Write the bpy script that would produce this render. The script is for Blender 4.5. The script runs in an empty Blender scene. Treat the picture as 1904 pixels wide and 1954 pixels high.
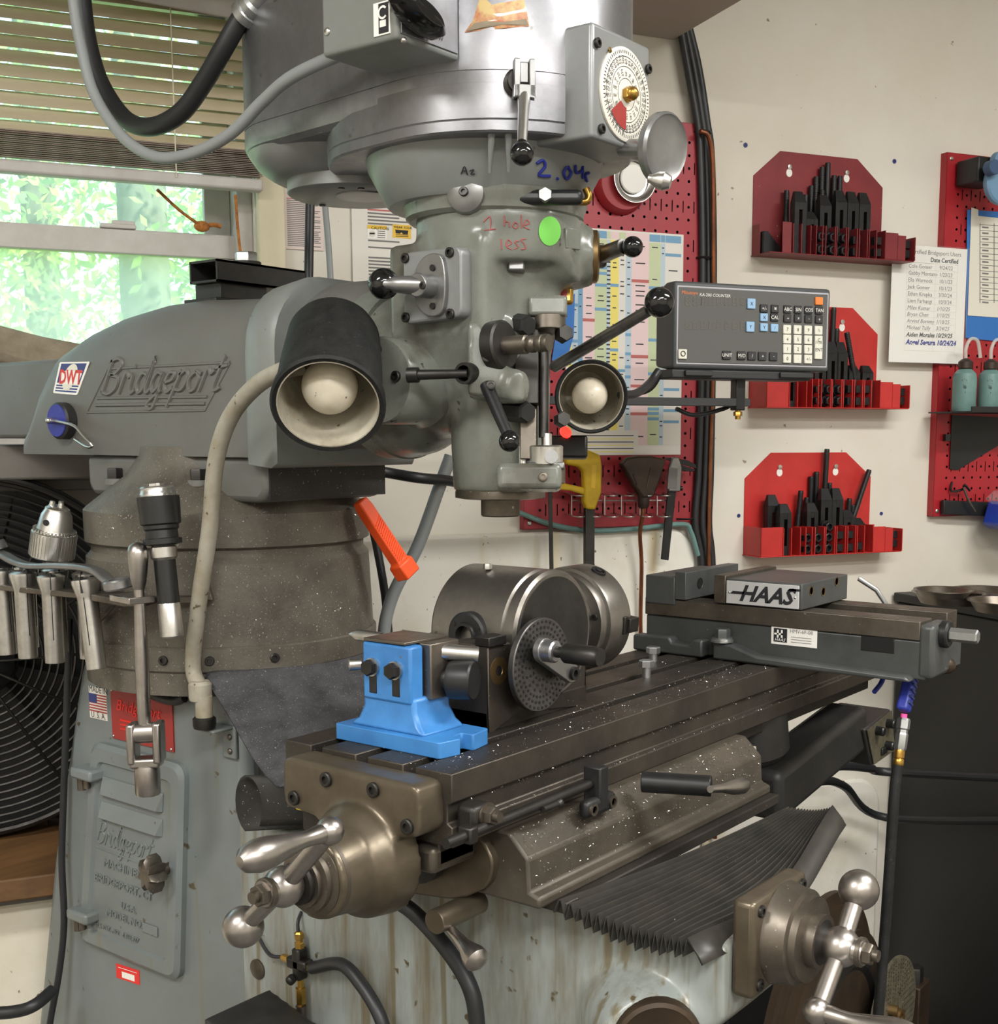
import bpy, bmesh, math, random
from mathutils import Vector, Matrix
random.seed(7)
S = bpy.context.scene
COL = S.collection
V = Vector
# ------------------------------------------------------------------ camera
F_PX, PX0, PY0, IW, IH = 2390.0, 1035.0, 1141.0, 1904.0, 1954.0
CAM = V((-0.86708, -0.74788, 1.31539))
PITCH = math.atan2(311.0, 2390.0)
YAWX = math.atan2(1785.0, 2410.0)          # the mill's X axis lies this far right of the view
FH = V((math.cos(YAWX), math.sin(YAWX), 0)); RT = V((math.sin(YAWX), -math.cos(YAWX), 0))
FW = FH*math.cos(PITCH) - V((0, 0, 1))*math.sin(PITCH)
UP = V((0, 0, 1))*math.cos(PITCH) + FH*math.sin(PITCH)
cd = bpy.data.cameras.new('camera'); cam = bpy.data.objects.new('camera', cd); COL.objects.link(cam)
cam.matrix_world = Matrix(((RT.x, UP.x, -FW.x, CAM.x), (RT.y, UP.y, -FW.y, CAM.y), (RT.z, UP.z, -FW.z, CAM.z), (0, 0, 0, 1)))
cd.sensor_fit = 'VERTICAL'; cd.sensor_height = 36.0; cd.sensor_width = 36.0
cd.lens = F_PX/IH*36.0
cd.shift_x = -(PX0 - IW/2)/IH; cd.shift_y = (PY0 - IH/2)/IH
cd.clip_start = 0.02; cd.clip_end = 200
S.camera = cam
# ------------------------------------------------------------------ world, sun, lamps, exposure
S.view_settings.view_transform = 'Standard'; S.view_settings.look = 'None'
S.view_settings.gamma = 1.0; S.view_settings.use_curve_mapping = False
S.view_settings.exposure = 0.76
wd = bpy.data.worlds.new('sky'); S.world = wd; wd.use_nodes = True
nt = wd.node_tree; bg = nt.nodes['Background']
sky = nt.nodes.new('ShaderNodeTexSky'); sky.sky_type = 'NISHITA'; sky.sun_disc = False
sky.sun_elevation = math.radians(48); sky.sun_rotation = math.radians(120); sky.air_density = 1.2; sky.dust_density = 2.5
nt.links.new(sky.outputs[0], bg.inputs[0]); bg.inputs[1].default_value = 0.42
sl = bpy.data.lights.new('sun', 'SUN'); sl.energy = 6.0; sl.angle = math.radians(1.0); sl.color = (1.0, 0.95, 0.86)
so = bpy.data.objects.new('sun', sl); COL.objects.link(so)
so.rotation_euler = (math.radians(42), math.radians(-18), math.radians(20))
CEIL = 2.62; FLOOR = -0.10
def lamp_light(name, loc, sx, sy, power, rz, col=(1.0, 0.985, 0.95)):
    l = bpy.data.lights.new(name, 'AREA'); l.shape = 'RECTANGLE'; l.size = sx; l.size_y = sy; l.energy = power; l.color = col
    o = bpy.data.objects.new(name, l); COL.objects.link(o); o.location = loc; o.rotation_euler = (0, 0, rz)
    return o
# ------------------------------------------------------------------ pixel -> place helpers (real planes in the room)
def ray(x, y): return FW + RT*((x - PX0)/F_PX) - UP*((y - PY0)/F_PX)
def aX(x, y, X): d = ray(x, y); return CAM + d*((X - CAM.x)/d.x)
def aY(x, y, Y): d = ray(x, y); return CAM + d*((Y - CAM.y)/d.y)
def aZ(x, y, Z): d = ray(x, y); return CAM + d*((Z - CAM.z)/d.z)
def aD(x, y, d): return CAM + ray(x, y)*d
WANG = math.atan2(6600.0 - 1035.0, 2410.0)
WD = FH*math.cos(WANG) + RT*math.sin(WANG)           # along the window wall, to the right
WI = V((-WD.y, WD.x, 0))                             # into the wall
WDIST = 2.32
WROT = math.atan2(WD.y, WD.x)
W0 = V((CAM.x, CAM.y, 0)) + WI*WDIST
WF = Matrix.Translation(W0) @ Matrix.Rotation(WROT, 4, 'Z')   # wall frame: x along, y into the wall, z up
def wp(x, y, off=0.0):
    d = ray(x, y); t = (WDIST - off)/d.dot(WI); P = CAM + d*t
    return V(((P - CAM).dot(WD), -off, P.z))
# ------------------------------------------------------------------ materials
def lin(c): return tuple(((v/255)/12.92 if v/255 <= .04045 else ((v/255 + .055)/1.055)**2.4) for v in c) + (1.0,)
MATS = {}
def M(name, col, rough=.5, metal=0.0, col2=None, scale=12.0, lo=.35, hi=.7, detail=6.0, specks=None, sscale=160.0, sth=.68, bump=0.0, bscale=120.0,
      stretch=(1, 1, 1), coat=0.0, spec=.5, emit=None, estr=0.0, rvar=0.0, streak=None, stscale=(55, 55, 2.2), stth=.56):
    m = bpy.data.materials.new(name); m.use_nodes = True; MATS[name] = m
    n = m.node_tree.nodes; L = m.node_tree.links; b = n['Principled BSDF']
    b.inputs['Base Color'].default_value = lin(col); b.inputs['Roughness'].default_value = rough; b.inputs['Metallic'].default_value = metal
    b.inputs['Specular IOR Level'].default_value = spec; b.inputs['Coat Weight'].default_value = coat
    if emit: b.inputs['Emission Color'].default_value = lin(emit); b.inputs['Emission Strength'].default_value = estr
    if col2 or specks or bump or rvar or streak:
        tc = n.new('ShaderNodeTexCoord'); mp = n.new('ShaderNodeMapping'); L.new(tc.outputs['Object'], mp.inputs[0]); mp.inputs['Scale'].default_value = stretch
        out = None
        if col2:
            nz = n.new('ShaderNodeTexNoise'); nz.inputs['Scale'].default_value = scale; nz.inputs['Detail'].default_value = detail; nz.inputs['Roughness'].default_value = .65
            L.new(mp.outputs[0], nz.inputs[0])
            mr = n.new('ShaderNodeMapRange'); mr.inputs[1].default_value = lo; mr.inputs[2].default_value = hi; L.new(nz.outputs[0], mr.inputs[0])
            mx = n.new('ShaderNodeMix'); mx.data_type = 'RGBA'; L.new(mr.outputs[0], mx.inputs[0]); mx.inputs[6].default_value = lin(col); mx.inputs[7].default_value = lin(col2)
            out = mx.outputs[2]
            if rvar:
                m2 = n.new('ShaderNodeMapRange'); m2.inputs[1].default_value = lo; m2.inputs[2].default_value = hi; m2.inputs[3].default_value = rough; m2.inputs[4].default_value = rough + rvar
                L.new(nz.outputs[0], m2.inputs[0]); L.new(m2.outputs[0], b.inputs['Roughness'])
        if streak:
            m3 = n.new('ShaderNodeMapping'); m3.inputs['Scale'].default_value = stscale; L.new(tc.outputs['Object'], m3.inputs[0])
            k1 = n.new('ShaderNodeTexNoise'); k1.inputs['Scale'].default_value = 1.0; k1.inputs['Detail'].default_value = 3; L.new(m3.outputs[0], k1.inputs[0])
            k2 = n.new('ShaderNodeMapRange'); k2.inputs[1].default_value = stth; k2.inputs[2].default_value = stth + .10; k2.inputs[4].default_value = .8; L.new(k1.outputs[0], k2.inputs[0])
            k3 = n.new('ShaderNodeMix'); k3.data_type = 'RGBA'; L.new(k2.outputs[0], k3.inputs[0]); k3.inputs[6].default_value = lin(col); k3.inputs[7].default_value = lin(streak)
            if out: L.new(out, k3.inputs[6])
            out = k3.outputs[2]
        if specks:
            sn = n.new('ShaderNodeTexNoise'); sn.inputs['Scale'].default_value = sscale; sn.inputs['Detail'].default_value = 3; L.new(tc.outputs['Object'], sn.inputs[0])
            sr = n.new('ShaderNodeMapRange'); sr.inputs[1].default_value = sth; sr.inputs[2].default_value = sth + .04; L.new(sn.outputs[0], sr.inputs[0])
            sx = n.new('ShaderNodeMix'); sx.data_type = 'RGBA'; L.new(sr.outputs[0], sx.inputs[0])
            if out: L.new(out, sx.inputs[6])
            else: sx.inputs[6].default_value = lin(col)
            sx.inputs[7].default_value = lin(specks); out = sx.outputs[2]
        if out: L.new(out, b.inputs['Base Color'])
        if bump:
            bn = n.new('ShaderNodeTexNoise'); bn.inputs['Scale'].default_value = bscale; bn.inputs['Detail'].default_value = 4; L.new(mp.outputs[0], bn.inputs[0])
            bp = n.new('ShaderNodeBump'); bp.inputs['Strength'].default_value = bump; bp.inputs['Distance'].default_value = .002; L.new(bn.outputs[0], bp.inputs['Height'])
            L.new(bp.outputs[0], b.inputs['Normal'])
    return m
M('wall', (222, 217, 206), .75, col2=(212, 204, 188), scale=2.2, lo=.4, hi=.75, specks=(150, 135, 110), sscale=55, sth=.735, bump=.08, bscale=60)
M('wall_low', (226, 220, 206), .7, col2=(206, 196, 172), scale=5, specks=(120, 108, 88), sscale=70, sth=.70, bump=.05)
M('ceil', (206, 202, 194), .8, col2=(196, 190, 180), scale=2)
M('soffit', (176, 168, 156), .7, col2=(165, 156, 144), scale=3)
M('floor', (95, 92, 88), .6, col2=(70, 68, 64), scale=4)
M('trim', (214, 206, 180), .6, col2=(196, 186, 150), scale=8, stretch=(1, 1, .2))
M('winframe', (200, 196, 192), .5, col2=(178, 172, 166), scale=9)
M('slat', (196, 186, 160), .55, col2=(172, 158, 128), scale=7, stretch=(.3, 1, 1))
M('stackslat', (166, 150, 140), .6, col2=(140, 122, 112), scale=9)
M('cordwhite', (215, 208, 190), .8)
M('rope', (190, 120, 50), .8, col2=(120, 70, 40), scale=120)
M('sillwood', (120, 116, 110), .8, col2=(95, 90, 84), scale=9, stretch=(.2, 1, 1))
M('wood', (124, 90, 54), .6, col2=(78, 54, 32), scale=14, stretch=(.15, 1, 1))
M('canvas', (150, 138, 118), .9, col2=(125, 114, 96), scale=30, bump=.3, bscale=90)
M('paint', (128, 132, 130), .38, col2=(112, 114, 108), scale=5, specks=(92, 88, 78), sscale=60, sth=.70, bump=.04, bscale=40, rvar=.15)
M('paint_ram', (108, 109, 106), .46, col2=(94, 91, 85), scale=4, lo=.3, hi=.75, specks=(90, 82, 70), sscale=90, sth=.72, bump=.04, bscale=50)
M('paint_col', (118, 125, 126), .38, streak=(112, 108, 92), stth=.60, stscale=(30, 30, 1.4), col2=(104, 109, 106), scale=3, specks=(82, 74, 58), sscale=45, sth=.69, bump=.03, bscale=40)
M('paint_head', (118, 121, 114), .20, streak=(74, 70, 60), stth=.56, stscale=(13, 13, 9), col2=(92, 92, 82), scale=9, lo=.4, hi=.7, specks=(62, 58, 50), sscale=50, sth=.70, bump=.05, bscale=35, rvar=.22)
M('paint_low', (142, 148, 145), .28, streak=(104, 94, 68), stth=.55, col2=(108, 100, 82), scale=9, lo=.44, hi=.72, specks=(82, 72, 50), sscale=40, sth=.67, bump=.05, bscale=40, stretch=(3, 3, .55), rvar=.15)
M('visepaint', (80, 82, 81), .40, .25, col2=(64, 66, 66), scale=16, specks=(150, 150, 146), sscale=120, sth=.74, bump=.08)
M('blackspeck', (46, 44, 40), .6, col2=(30, 29, 28), scale=20, specks=(150, 146, 138), sscale=300, sth=.68, bump=.2)
M('indexplate', (96, 94, 92), .4, .8, col2=(80, 78, 76), scale=30)
M('paint_dirty', (106, 101, 90), .55, col2=(66, 60, 52), scale=10, lo=.3, hi=.7, specks=(158, 154, 144), sscale=420, sth=.66, bump=.25, bscale=220)
M('plateal', (206, 206, 206), .4, .3)
M('groundsteel', (140, 136, 130), .30, .9, col2=(104, 99, 92), scale=14, rvar=.15, specks=(160, 156, 150), sscale=200, sth=.72)
M('alum', (162, 162, 166), .30, .9, col2=(122, 122, 126), scale=11, lo=.32, hi=.70, rvar=.18, bump=.04, bscale=50, specks=(120, 118, 114), sscale=36, sth=.70)
M('alumdark', (150, 150, 150), .35, .8, col2=(120, 120, 118), scale=12)
M('housing', (146, 148, 148), .34, .35, col2=(124, 126, 124), scale=7, rvar=.12)
M('bowl', (128, 132, 130), .36, col2=(116, 118, 114), scale=8, specks=(90, 86, 78), sscale=60, sth=.72)
M('steel', (214, 213, 210), .27, 1.0, col2=(172, 168, 162), scale=20, rvar=.15)
M('handle', (182, 178, 174), .27, 1.0, col2=(150, 142, 136), scale=18, rvar=.15, bump=.02)
M('steelworn', (122, 115, 106), .36, .9, col2=(88, 80, 70), scale=14, lo=.35, hi=.7, rvar=.2, specks=(170, 164, 154), sscale=200, sth=.70)
M('table', (90, 83, 75), .40, .75, col2=(60, 57, 53), scale=9, lo=.35, hi=.7, rvar=.18, specks=(150, 146, 138), sscale=330, sth=.70, bump=.06)
M('tabledark', (66, 62, 57), .5, .6, col2=(48, 44, 40), scale=10, specks=(140, 136, 128), sscale=300, sth=.70)
M('bracket', (106, 97, 82), .3, .6, col2=(76, 66, 53), scale=10, lo=.35, hi=.7, rvar=.15, bump=.05)
M('saddle', (86, 79, 69), .5, .35, col2=(62, 56, 48), scale=12, specks=(180, 176, 166), sscale=240, sth=.70, bump=.15)
M('darksteel', (72, 70, 68), .38, .85, col2=(54, 52, 50), scale=20, rvar=.15)
M('blackox', (52, 52, 53), .42, .55, col2=(40, 40, 40), scale=30)
M('black', (30, 31, 32), .35, col2=(22, 22, 22), scale=30)
M('blackrub', (34, 34, 34), .5, col2=(46, 44, 42), scale=40, specks=(120, 118, 112), sscale=300, sth=.73)
M('bellows', (44, 43, 41), .45, col2=(58, 55, 50), scale=30, specks=(150, 148, 140), sscale=260, sth=.74)
M('ballblack', (18, 18, 19), .12, spec=.6)
M('cable', (36, 37, 39), .45)
M('cablegrey', (138, 142, 142), .5)
M('conduit', (160, 155, 142), .6, col2=(128, 116, 92), scale=14, lo=.4, hi=.7, specks=(84, 74, 58), sscale=110, sth=.66)
M('lampshade', (17, 18, 18), .65, spec=.3, col2=(34, 34, 33), scale=60, bump=.15, bscale=400, specks=(64, 64, 60), sscale=400, sth=.68)
M('lampin', (186, 180, 164), .6, col2=(128, 116, 94), scale=18, lo=.4, hi=.75, specks=(84, 72, 54), sscale=90, sth=.68)
M('bulb', (222, 214, 196), .3, col2=(196, 184, 160), scale=20, specks=(110, 98, 80), sscale=110, sth=.70, spec=.5)
M('orange', (240, 84, 30), .45)
M('blue', (60, 124, 186), .38, col2=(46, 100, 158), scale=20, lo=.4, hi=.75, specks=(96, 90, 80), sscale=60, sth=.72, bump=.05)
M('bluemag', (44, 48, 140), .5)
M('bluegun', (50, 62, 160), .4)
M('bluebin', (40, 72, 190), .35)
M('bluesheet', (48, 112, 186), .6)
M('redpeg', (168, 52, 62), .4, col2=(154, 42, 52), scale=5)
M('redpeg2', (176, 32, 42), .42, col2=(150, 24, 34), scale=5)
M('redkit', (196, 46, 42), .45, col2=(176, 38, 36), scale=12)
M('redkitold', (132, 40, 44), .5, col2=(112, 32, 36), scale=10, specks=(196, 180, 160), sscale=90, sth=.73)
M('redpaint', (150, 34, 40), .45)
M('redplate', (150, 50, 46), .45, col2=(150, 44, 40), scale=40)
M('redlabel', (222, 40, 36), .4)
M('redglow', (255, 60, 50), .3, emit=(255, 50, 40), estr=1.5)
M('pinkglow', (255, 90, 170), .3)
M('paper', (226, 222, 214), .7)
M('paperpink', (222, 206, 200), .7)
M('print', (120, 118, 116), .8)
M('printdark', (60, 60, 64), .8)
M('printred', (190, 110, 105), .8)
M('inkblue', (34, 44, 140), .7)
M('inkred', (160, 84, 82), .7)
M('ink', (30, 30, 34), .7)
M('green', (118, 204, 86), .6)
M('yellow', (228, 196, 40), .5, col2=(206, 172, 30), scale=20)
M('yellowsaw', (214, 178, 36), .5, col2=(190, 154, 28), scale=20)
M('signyellow', (232, 190, 60), .6)
M('white', (238, 236, 230), .5)
M('offwhite', (216, 212, 200), .5)
M('dro', (74, 76, 78), .5, bump=.1, bscale=500)
M('drodark', (46, 47, 48), .5)
M('dropanel', (92, 92, 90), .35)
M('keydark', (50, 50, 52), .45)
M('keyblue', (150, 186, 220), .45)
M('keywhite', (222, 220, 206), .5)
M('keyorange', (234, 130, 60), .5)
M('ledoff', (112, 108, 98), .3)
M('brass', (196, 158, 80), .3, .9, col2=(150, 112, 52), scale=30)
M('bronze', (136, 112, 74), .4, .8, col2=(110, 88, 56), scale=20)
M('panelbrown', (98, 93, 76), .5, .2, col2=(70, 66, 54), scale=60, specks=(160, 156, 140), sscale=200, sth=.68)
M('rust', (70, 56, 42), .5, .5, col2=(46, 38, 30), scale=12)
M('copper', (150, 92, 60), .4, .8, col2=(96, 62, 46), scale=20)
M('brown', (66, 52, 42), .45, .3, col2=(48, 38, 32), scale=20)
M('galv', (186, 188, 188), .35, .9, col2=(160, 162, 162), scale=30)
M('pan', (140, 132, 122), .35, .85, col2=(104, 94, 82), scale=16)
M('cabinet', (30, 30, 30), .5, col2=(24, 24, 24), scale=6)
M('teal', (112, 146, 142), .45, col2=(88, 120, 114), scale=12, specks=(50, 66, 62), sscale=60, sth=.66)
M('bluecap', (112, 148, 178), .5)
M('bluecapd', (60, 86, 118), .5)
M('chartblue', (120, 164, 196), .7); M('chartpink', (232, 206, 206), .7); M('chartgreen', (200, 210, 170), .7); M('chartyellow', (238, 222, 120), .7); M('chartlblue', (190, 206, 216), .7)
M('navy', (52, 62, 120), .5); M('dwtred', (206, 60, 58), .5); M('flagred', (170, 70, 66), .6); M('cream', (224, 220, 206), .5)
M('sticker', (170, 70, 50), .35, col2=(196, 170, 110), scale=22, lo=.4, hi=.55, coat=.5)
M('swarf', (206, 204, 198), .3, .9)
M('bark', (120, 126, 110), .9, col2=(88, 92, 78), scale=18, stretch=(1, 1, .25), bump=.6, bscale=30)
M('panelwhite', (228, 224, 214), .45, col2=(206, 198, 178), scale=6, lo=.45, hi=.8, specks=(130, 116, 92), sscale=70, sth=.69, streak=(206, 190, 150), stth=.63, stscale=(14, 14, .8))
M('leversteel', (150, 148, 146), .28, 1.0, col2=(110, 106, 102), scale=30, rvar=.1)
M('felt', (74, 74, 76), .75, col2=(44, 44, 46), scale=22, lo=.35, hi=.65, specks=(140, 140, 140), sscale=560, sth=.66, bump=.4, bscale=300)
M('plasticgrey', (176, 176, 182), .4)
M('grass', (120, 160, 80), .9)
def glassmat(name, haze, tint=(.95, 1.0, .96)):
    m = bpy.data.materials.new(name); m.use_nodes = True; MATS[name] = m; n = m.node_tree.nodes; L = m.node_tree.links
    n.remove(n['Principled BSDF']); out = n['Material Output']
    tr = n.new('ShaderNodeBsdfTransparent'); tr.inputs[0].default_value = (*tint, 1)
    tl = n.new('ShaderNodeBsdfTranslucent'); tl.inputs[0].default_value = (.85, .92, .87, 1)
    gl = n.new('ShaderNodeBsdfGlossy'); gl.inputs['Roughness'].default_value = .03
    m1 = n.new('ShaderNodeMixShader'); m1.inputs[0].default_value = haze; L.new(tr.outputs[0], m1.inputs[1]); L.new(tl.outputs[0], m1.inputs[2])
    m2 = n.new('ShaderNodeMixShader'); m2.inputs[0].default_value = .05; L.new(m1.outputs[0], m2.inputs[1]); L.new(gl.outputs[0], m2.inputs[2])
    L.new(m2.outputs[0], out.inputs[0])
glassmat('glass_up', .16); glassmat('glass_low', .30)
def clearmat(name, col, a):
    m = bpy.data.materials.new(name); m.use_nodes = True; MATS[name] = m; n = m.node_tree.nodes; L = m.node_tree.links
    out = n['Material Output']; b = n['Principled BSDF']; b.inputs['Base Color'].default_value = lin(col); b.inputs['Roughness'].default_value = .12
    tr = n.new('ShaderNodeBsdfTransparent'); mx = n.new('ShaderNodeMixShader'); mx.inputs[0].default_value = a
    L.new(tr.outputs[0], mx.inputs[1]); L.new(b.outputs[0], mx.inputs[2]); L.new(mx.outputs[0], out.inputs[0])
clearmat('sleeve', (225, 225, 225), .10); clearmat('cleartube', (220, 222, 215), .45)
def leafmat(name, col):
    m = bpy.data.materials.new(name); m.use_nodes = True; MATS[name] = m; n = m.node_tree.nodes; L = m.node_tree.links
    out = n['Material Output']; n.remove(n['Principled BSDF'])
    d = n.new('ShaderNodeBsdfDiffuse'); t = n.new('ShaderNodeBsdfTranslucent'); d.inputs[0].default_value = lin(col); t.inputs[0].default_value = lin(tuple(min(255, int(c*1.1)) for c in col))
    mx = n.new('ShaderNodeMixShader'); mx.inputs[0].default_value = .5; L.new(d.outputs[0], mx.inputs[1]); L.new(t.outputs[0], mx.inputs[2]); L.new(mx.outputs[0], out.inputs[0])
leafmat('leaf_a', (150, 182, 118)); leafmat('leaf_b', (196, 212, 140)); leafmat('leaf_c', (140, 170, 132))
# ------------------------------------------------------------------ geometry collector
def basis(ax):
    w = V(ax).normalized(); u = V((0, 0, 1)) if abs(w.z) < .9 else V((1, 0, 0)); u = (u - w*u.dot(w)).normalized(); return u, w.cross(u), w
def catmull(P, n=8):
    P = [V(p) for p in P]; Q = [P[0]*2 - P[1]] + P + [P[-1]*2 - P[-2]]; out = []
    for i in range(1, len(Q) - 2):
        a, b, c, d = Q[i-1:i+3]
        for k in range(n):
            t = k/n; out.append(.5*((2*b) + (c - a)*t + (2*a - 5*b + 4*c - d)*t*t + (3*b - a - 3*c + d)*t**3))
    out.append(P[-1]); return out
class G:
    def __init__(s): s.v = []; s.f = []; s.m = []; s.mi = 0
    def face(s, idx): s.f.append(idx); s.m.append(s.mi)
    def mat(s, i): s.mi = i; return s
    def poly(s, pts):
        b = len(s.v); s.v += [V(p) for p in pts]; s.face(list(range(b, b + len(pts)))); return s
    def box(s, a, b):
        x0, y0, z0 = [min(p, q) for p, q in zip(a, b)]; x1, y1, z1 = [max(p, q) for p, q in zip(a, b)]
        return s.hexa([(x0, y0, z0), (x1, y0, z0), (x1, y1, z0), (x0, y1, z0)], [(x0, y0, z1), (x1, y0, z1), (x1, y1, z1), (x0, y1, z1)])
    def obox(s, c, ux, uy, uz, sx, sy, sz):
        c = V(c); ux = V(ux).normalized()*sx/2; uy = V(uy).normalized()*sy/2; uz = V(uz).normalized()*sz/2
        return s.hexa([c-ux-uy-uz, c+ux-uy-uz, c+ux+uy-uz, c-ux+uy-uz], [c-ux-uy+uz, c+ux-uy+uz, c+ux+uy+uz, c-ux+uy+uz])
    def hexa(s, bot, top): return s.loft([bot, top], True)
    def prism(s, pts, vec):
        vec = V(vec); return s.loft([[V(p) for p in pts], [V(p) + vec for p in pts]], True)
    def loft(s, rings, cap=True, closed=True):
        b = len(s.v); n = len(rings[0])
        for r in rings: s.v += [V(p) for p in r]
        for i in range(len(rings) - 1):
            for k in range(n if closed else n - 1):
                k2 = (k + 1) % n
                s.face([b + i*n + k, b + i*n + k2, b + (i+1)*n + k2, b + (i+1)*n + k])
        if cap:
            s.face([b + k for k in range(n)][::-1]); s.face([b + (len(rings)-1)*n + k for k in range(n)])
        return s
    def lathe(s, prof, o=(0, 0, 0), ax=(0, 0, 1), seg=32, cap=True, arc=None):
        u, v, w = basis(ax); o = V(o); rings = []
        for r, h in prof:
            r = max(r, 1e-5); rings.append([o + w*h + (u*math.cos(2*math.pi*k/seg) + v*math.sin(2*math.pi*k/seg))*r for k in range(seg)])
        return s.loft(rings, cap)
    def cyl(s, a, b, r, r2=None, seg=24):
        a, b = V(a), V(b); r2 = r if r2 is None else r2; return s.lathe([(r, 0), (r2, (b - a).length)], a, b - a, seg)
    def hexn(s, o, ax, r, h, seg=6): return s.lathe([(r, 0), (r, h*.85), (r*.9, h)], o, ax, seg)
    def ball(s, c, r, seg=24, sq=(1, 1, 1)):
        n = seg//2; rings = [[V(c) + V((math.sin(math.pi*i/n)*math.cos(2*math.pi*k/seg)*sq[0], math.sin(math.pi*i/n)*math.sin(2*math.pi*k/seg)*sq[1], -math.cos(math.pi*i/n)*sq[2]))*r for k in range(seg)] for i in range(n + 1)]
        rings[0] = [p + V((0, 0, 1e-5)) for p in rings[0]]; return s.loft([[q if i not in (0, n) else V(c) + (q - V(c))*1 for q in rg] for i, rg in enumerate(rings)], True)
    def tube(s, P, r, seg=12, n=8, smooth=True, cap=True):
        Q = catmull(P, n) if smooth else [V(p) for p in P]; N = len(Q); rings = []; u = None
        for i, p in enumerate(Q):
            t = (Q[min(i+1, N-1)] - Q[max(i-1, 0)])
            if t.length < 1e-9: t = V((0, 0, 1))
            t.normalize()
            if u is None: u = basis(t)[0]
            u = (u - t*u.dot(t)); u = u.normalized() if u.length > 1e-6 else basis(t)[0]
            v = t.cross(u); rr = r(i/(N-1)) if callable(r) else r
            rings.append([p + (u*math.cos(2*math.pi*k/seg) + v*math.sin(2*math.pi*k/seg))*rr for k in range(seg)])
        return s.loft(rings, cap)
    def sweep(s, P, w, h, up=(0, 0, 1), n=8, smooth=True):
        Q = catmull(P, n) if smooth else [V(p) for p in P]; N = len(Q); rings = []
        for i, p in enumerate(Q):
            t = (Q[min(i+1, N-1)] - Q[max(i-1, 0)]).normalized(); u = V(up); sd = t.cross(u).normalized(); u = sd.cross(t)
            rings.append([p - sd*w/2 - u*h/2, p + sd*w/2 - u*h/2, p + sd*w/2 + u*h/2, p - sd*w/2 + u*h/2])
        return s.loft(rings, True)
    def ring(s, c, ax, R, r, seg=48, ts=8):
        u, v, w = basis(ax); c = V(c); b = len(s.v)
        for i in range(seg):
            a = 2*math.pi*i/seg; d = u*math.cos(a) + v*math.sin(a)
            for k in range(ts): q = 2*math.pi*k/ts; s.v.append(c + d*(R + r*math.cos(q)) + w*r*math.sin(q))
        for i in range(seg):
            for k in range(ts): s.face([b + i*ts + k, b + ((i+1) % seg)*ts + k, b + ((i+1) % seg)*ts + (k+1) % ts, b + i*ts + (k+1) % ts])
        return s
    def text(s, txt, o, ex, ey, size, align='LEFT', depth=0.0, shear=0.0, sx=1.0, valign='BASE', bold=0.0):
        ex, ey = V(ex).normalized(), V(ey).normalized(); nz = ex.cross(ey)
        c = bpy.data.curves.new('t', 'FONT'); c.body = txt; c.size = size; c.align_x = align; c.shear = shear; c.resolution_u = 2; c.extrude = depth/2; c.offset = bold
        ob = bpy.data.objects.new('t', c); COL.objects.link(ob); dg = bpy.context.evaluated_depsgraph_get(); dg.update()
        me = bpy.data.meshes.new_from_object(ob.evaluated_get(dg)); b = len(s.v); o = V(o)
        zoff = depth/2
        ys = [v.co.y for v in me.vertices] or [0]; dy = 0 if valign == 'BASE' else -(min(ys) + max(ys))/2
        for v in me.vertices: s.v.append(o + ex*(v.co.x*sx) + ey*(v.co.y + dy) + nz*(v.co.z + zoff))
        for p in me.polygons: s.face([b + i for i in p.vertices])
        bpy.data.objects.remove(ob); bpy.data.curves.remove(c); bpy.data.meshes.remove(me); return s
    def build(s, name, parent=None, mats='paint', frame=None, bevel=0.0, seg=2, ang=35, remesh=0.0, smooth_it=8, flat=False, sub=0):
        me = bpy.data.meshes.new(name); fr = frame or Matrix.Identity(4)
        inv = (ROOTM.get(parent.name, Matrix.Identity(4)).inverted() if parent else Matrix.Identity(4)) @ fr
        me.from_pydata([inv @ p for p in s.v], [], s.f); me.validate()
        ms = mats if isinstance(mats, (list, tuple)) else [mats]
        for m in ms: me.materials.append(MATS[m])
        if len(ms) > 1 and len(me.polygons) == len(s.m): me.polygons.foreach_set('material_index', s.m)
        bm = bmesh.new(); bm.from_mesh(me); bmesh.ops.remove_doubles(bm, verts=bm.verts, dist=2e-6); bmesh.ops.recalc_face_normals(bm, faces=bm.faces); bm.to_mesh(me); bm.free()
        if not flat:
            me.polygons.foreach_set('use_smooth', [True]*len(me.polygons))
            if not remesh: me.set_sharp_from_angle(angle=math.radians(ang))
        o = bpy.data.objects.new(name, me); COL.objects.link(o)
        if parent: o.parent = parent; ROOTM[o.name] = ROOTM.get(parent.name, Matrix.Identity(4))
        if remesh:
            r = o.modifiers.new('r', 'REMESH'); r.mode = 'VOXEL'; r.voxel_size = remesh; r.use_smooth_shade = True
            if smooth_it: q = o.modifiers.new('s', 'SMOOTH'); q.factor = .5; q.iterations = smooth_it
        if bevel:
            b = o.modifiers.new('b', 'BEVEL'); b.width = bevel; b.segments = seg; b.limit_method = 'ANGLE'; b.angle_limit = math.radians(ang); b.harden_normals = False
        if sub: q = o.modifiers.new('u', 'SUBSURF'); q.levels = q.render_levels = sub
        return o
ROOTM = {}
def tag(o, label, cat, group=None, kind=None):
    if label: o['label'] = label
    if cat: o['category'] = cat
    if group: o['group'] = group
    if kind: o['kind'] = kind
    return o
def thing(name, label, cat, loc=(0, 0, 0), rot=None, group=None, frame=None):
    o = bpy.data.objects.new(name, None); COL.objects.link(o); o.empty_display_size = .05
    m = Matrix.Translation(V(loc)) @ (rot.to_4x4() if rot else Matrix.Identity(4))
    if frame: m = frame @ m
    o.matrix_world = m; ROOTM[o.name] = m; tag(o, label, cat, group); return o
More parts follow.
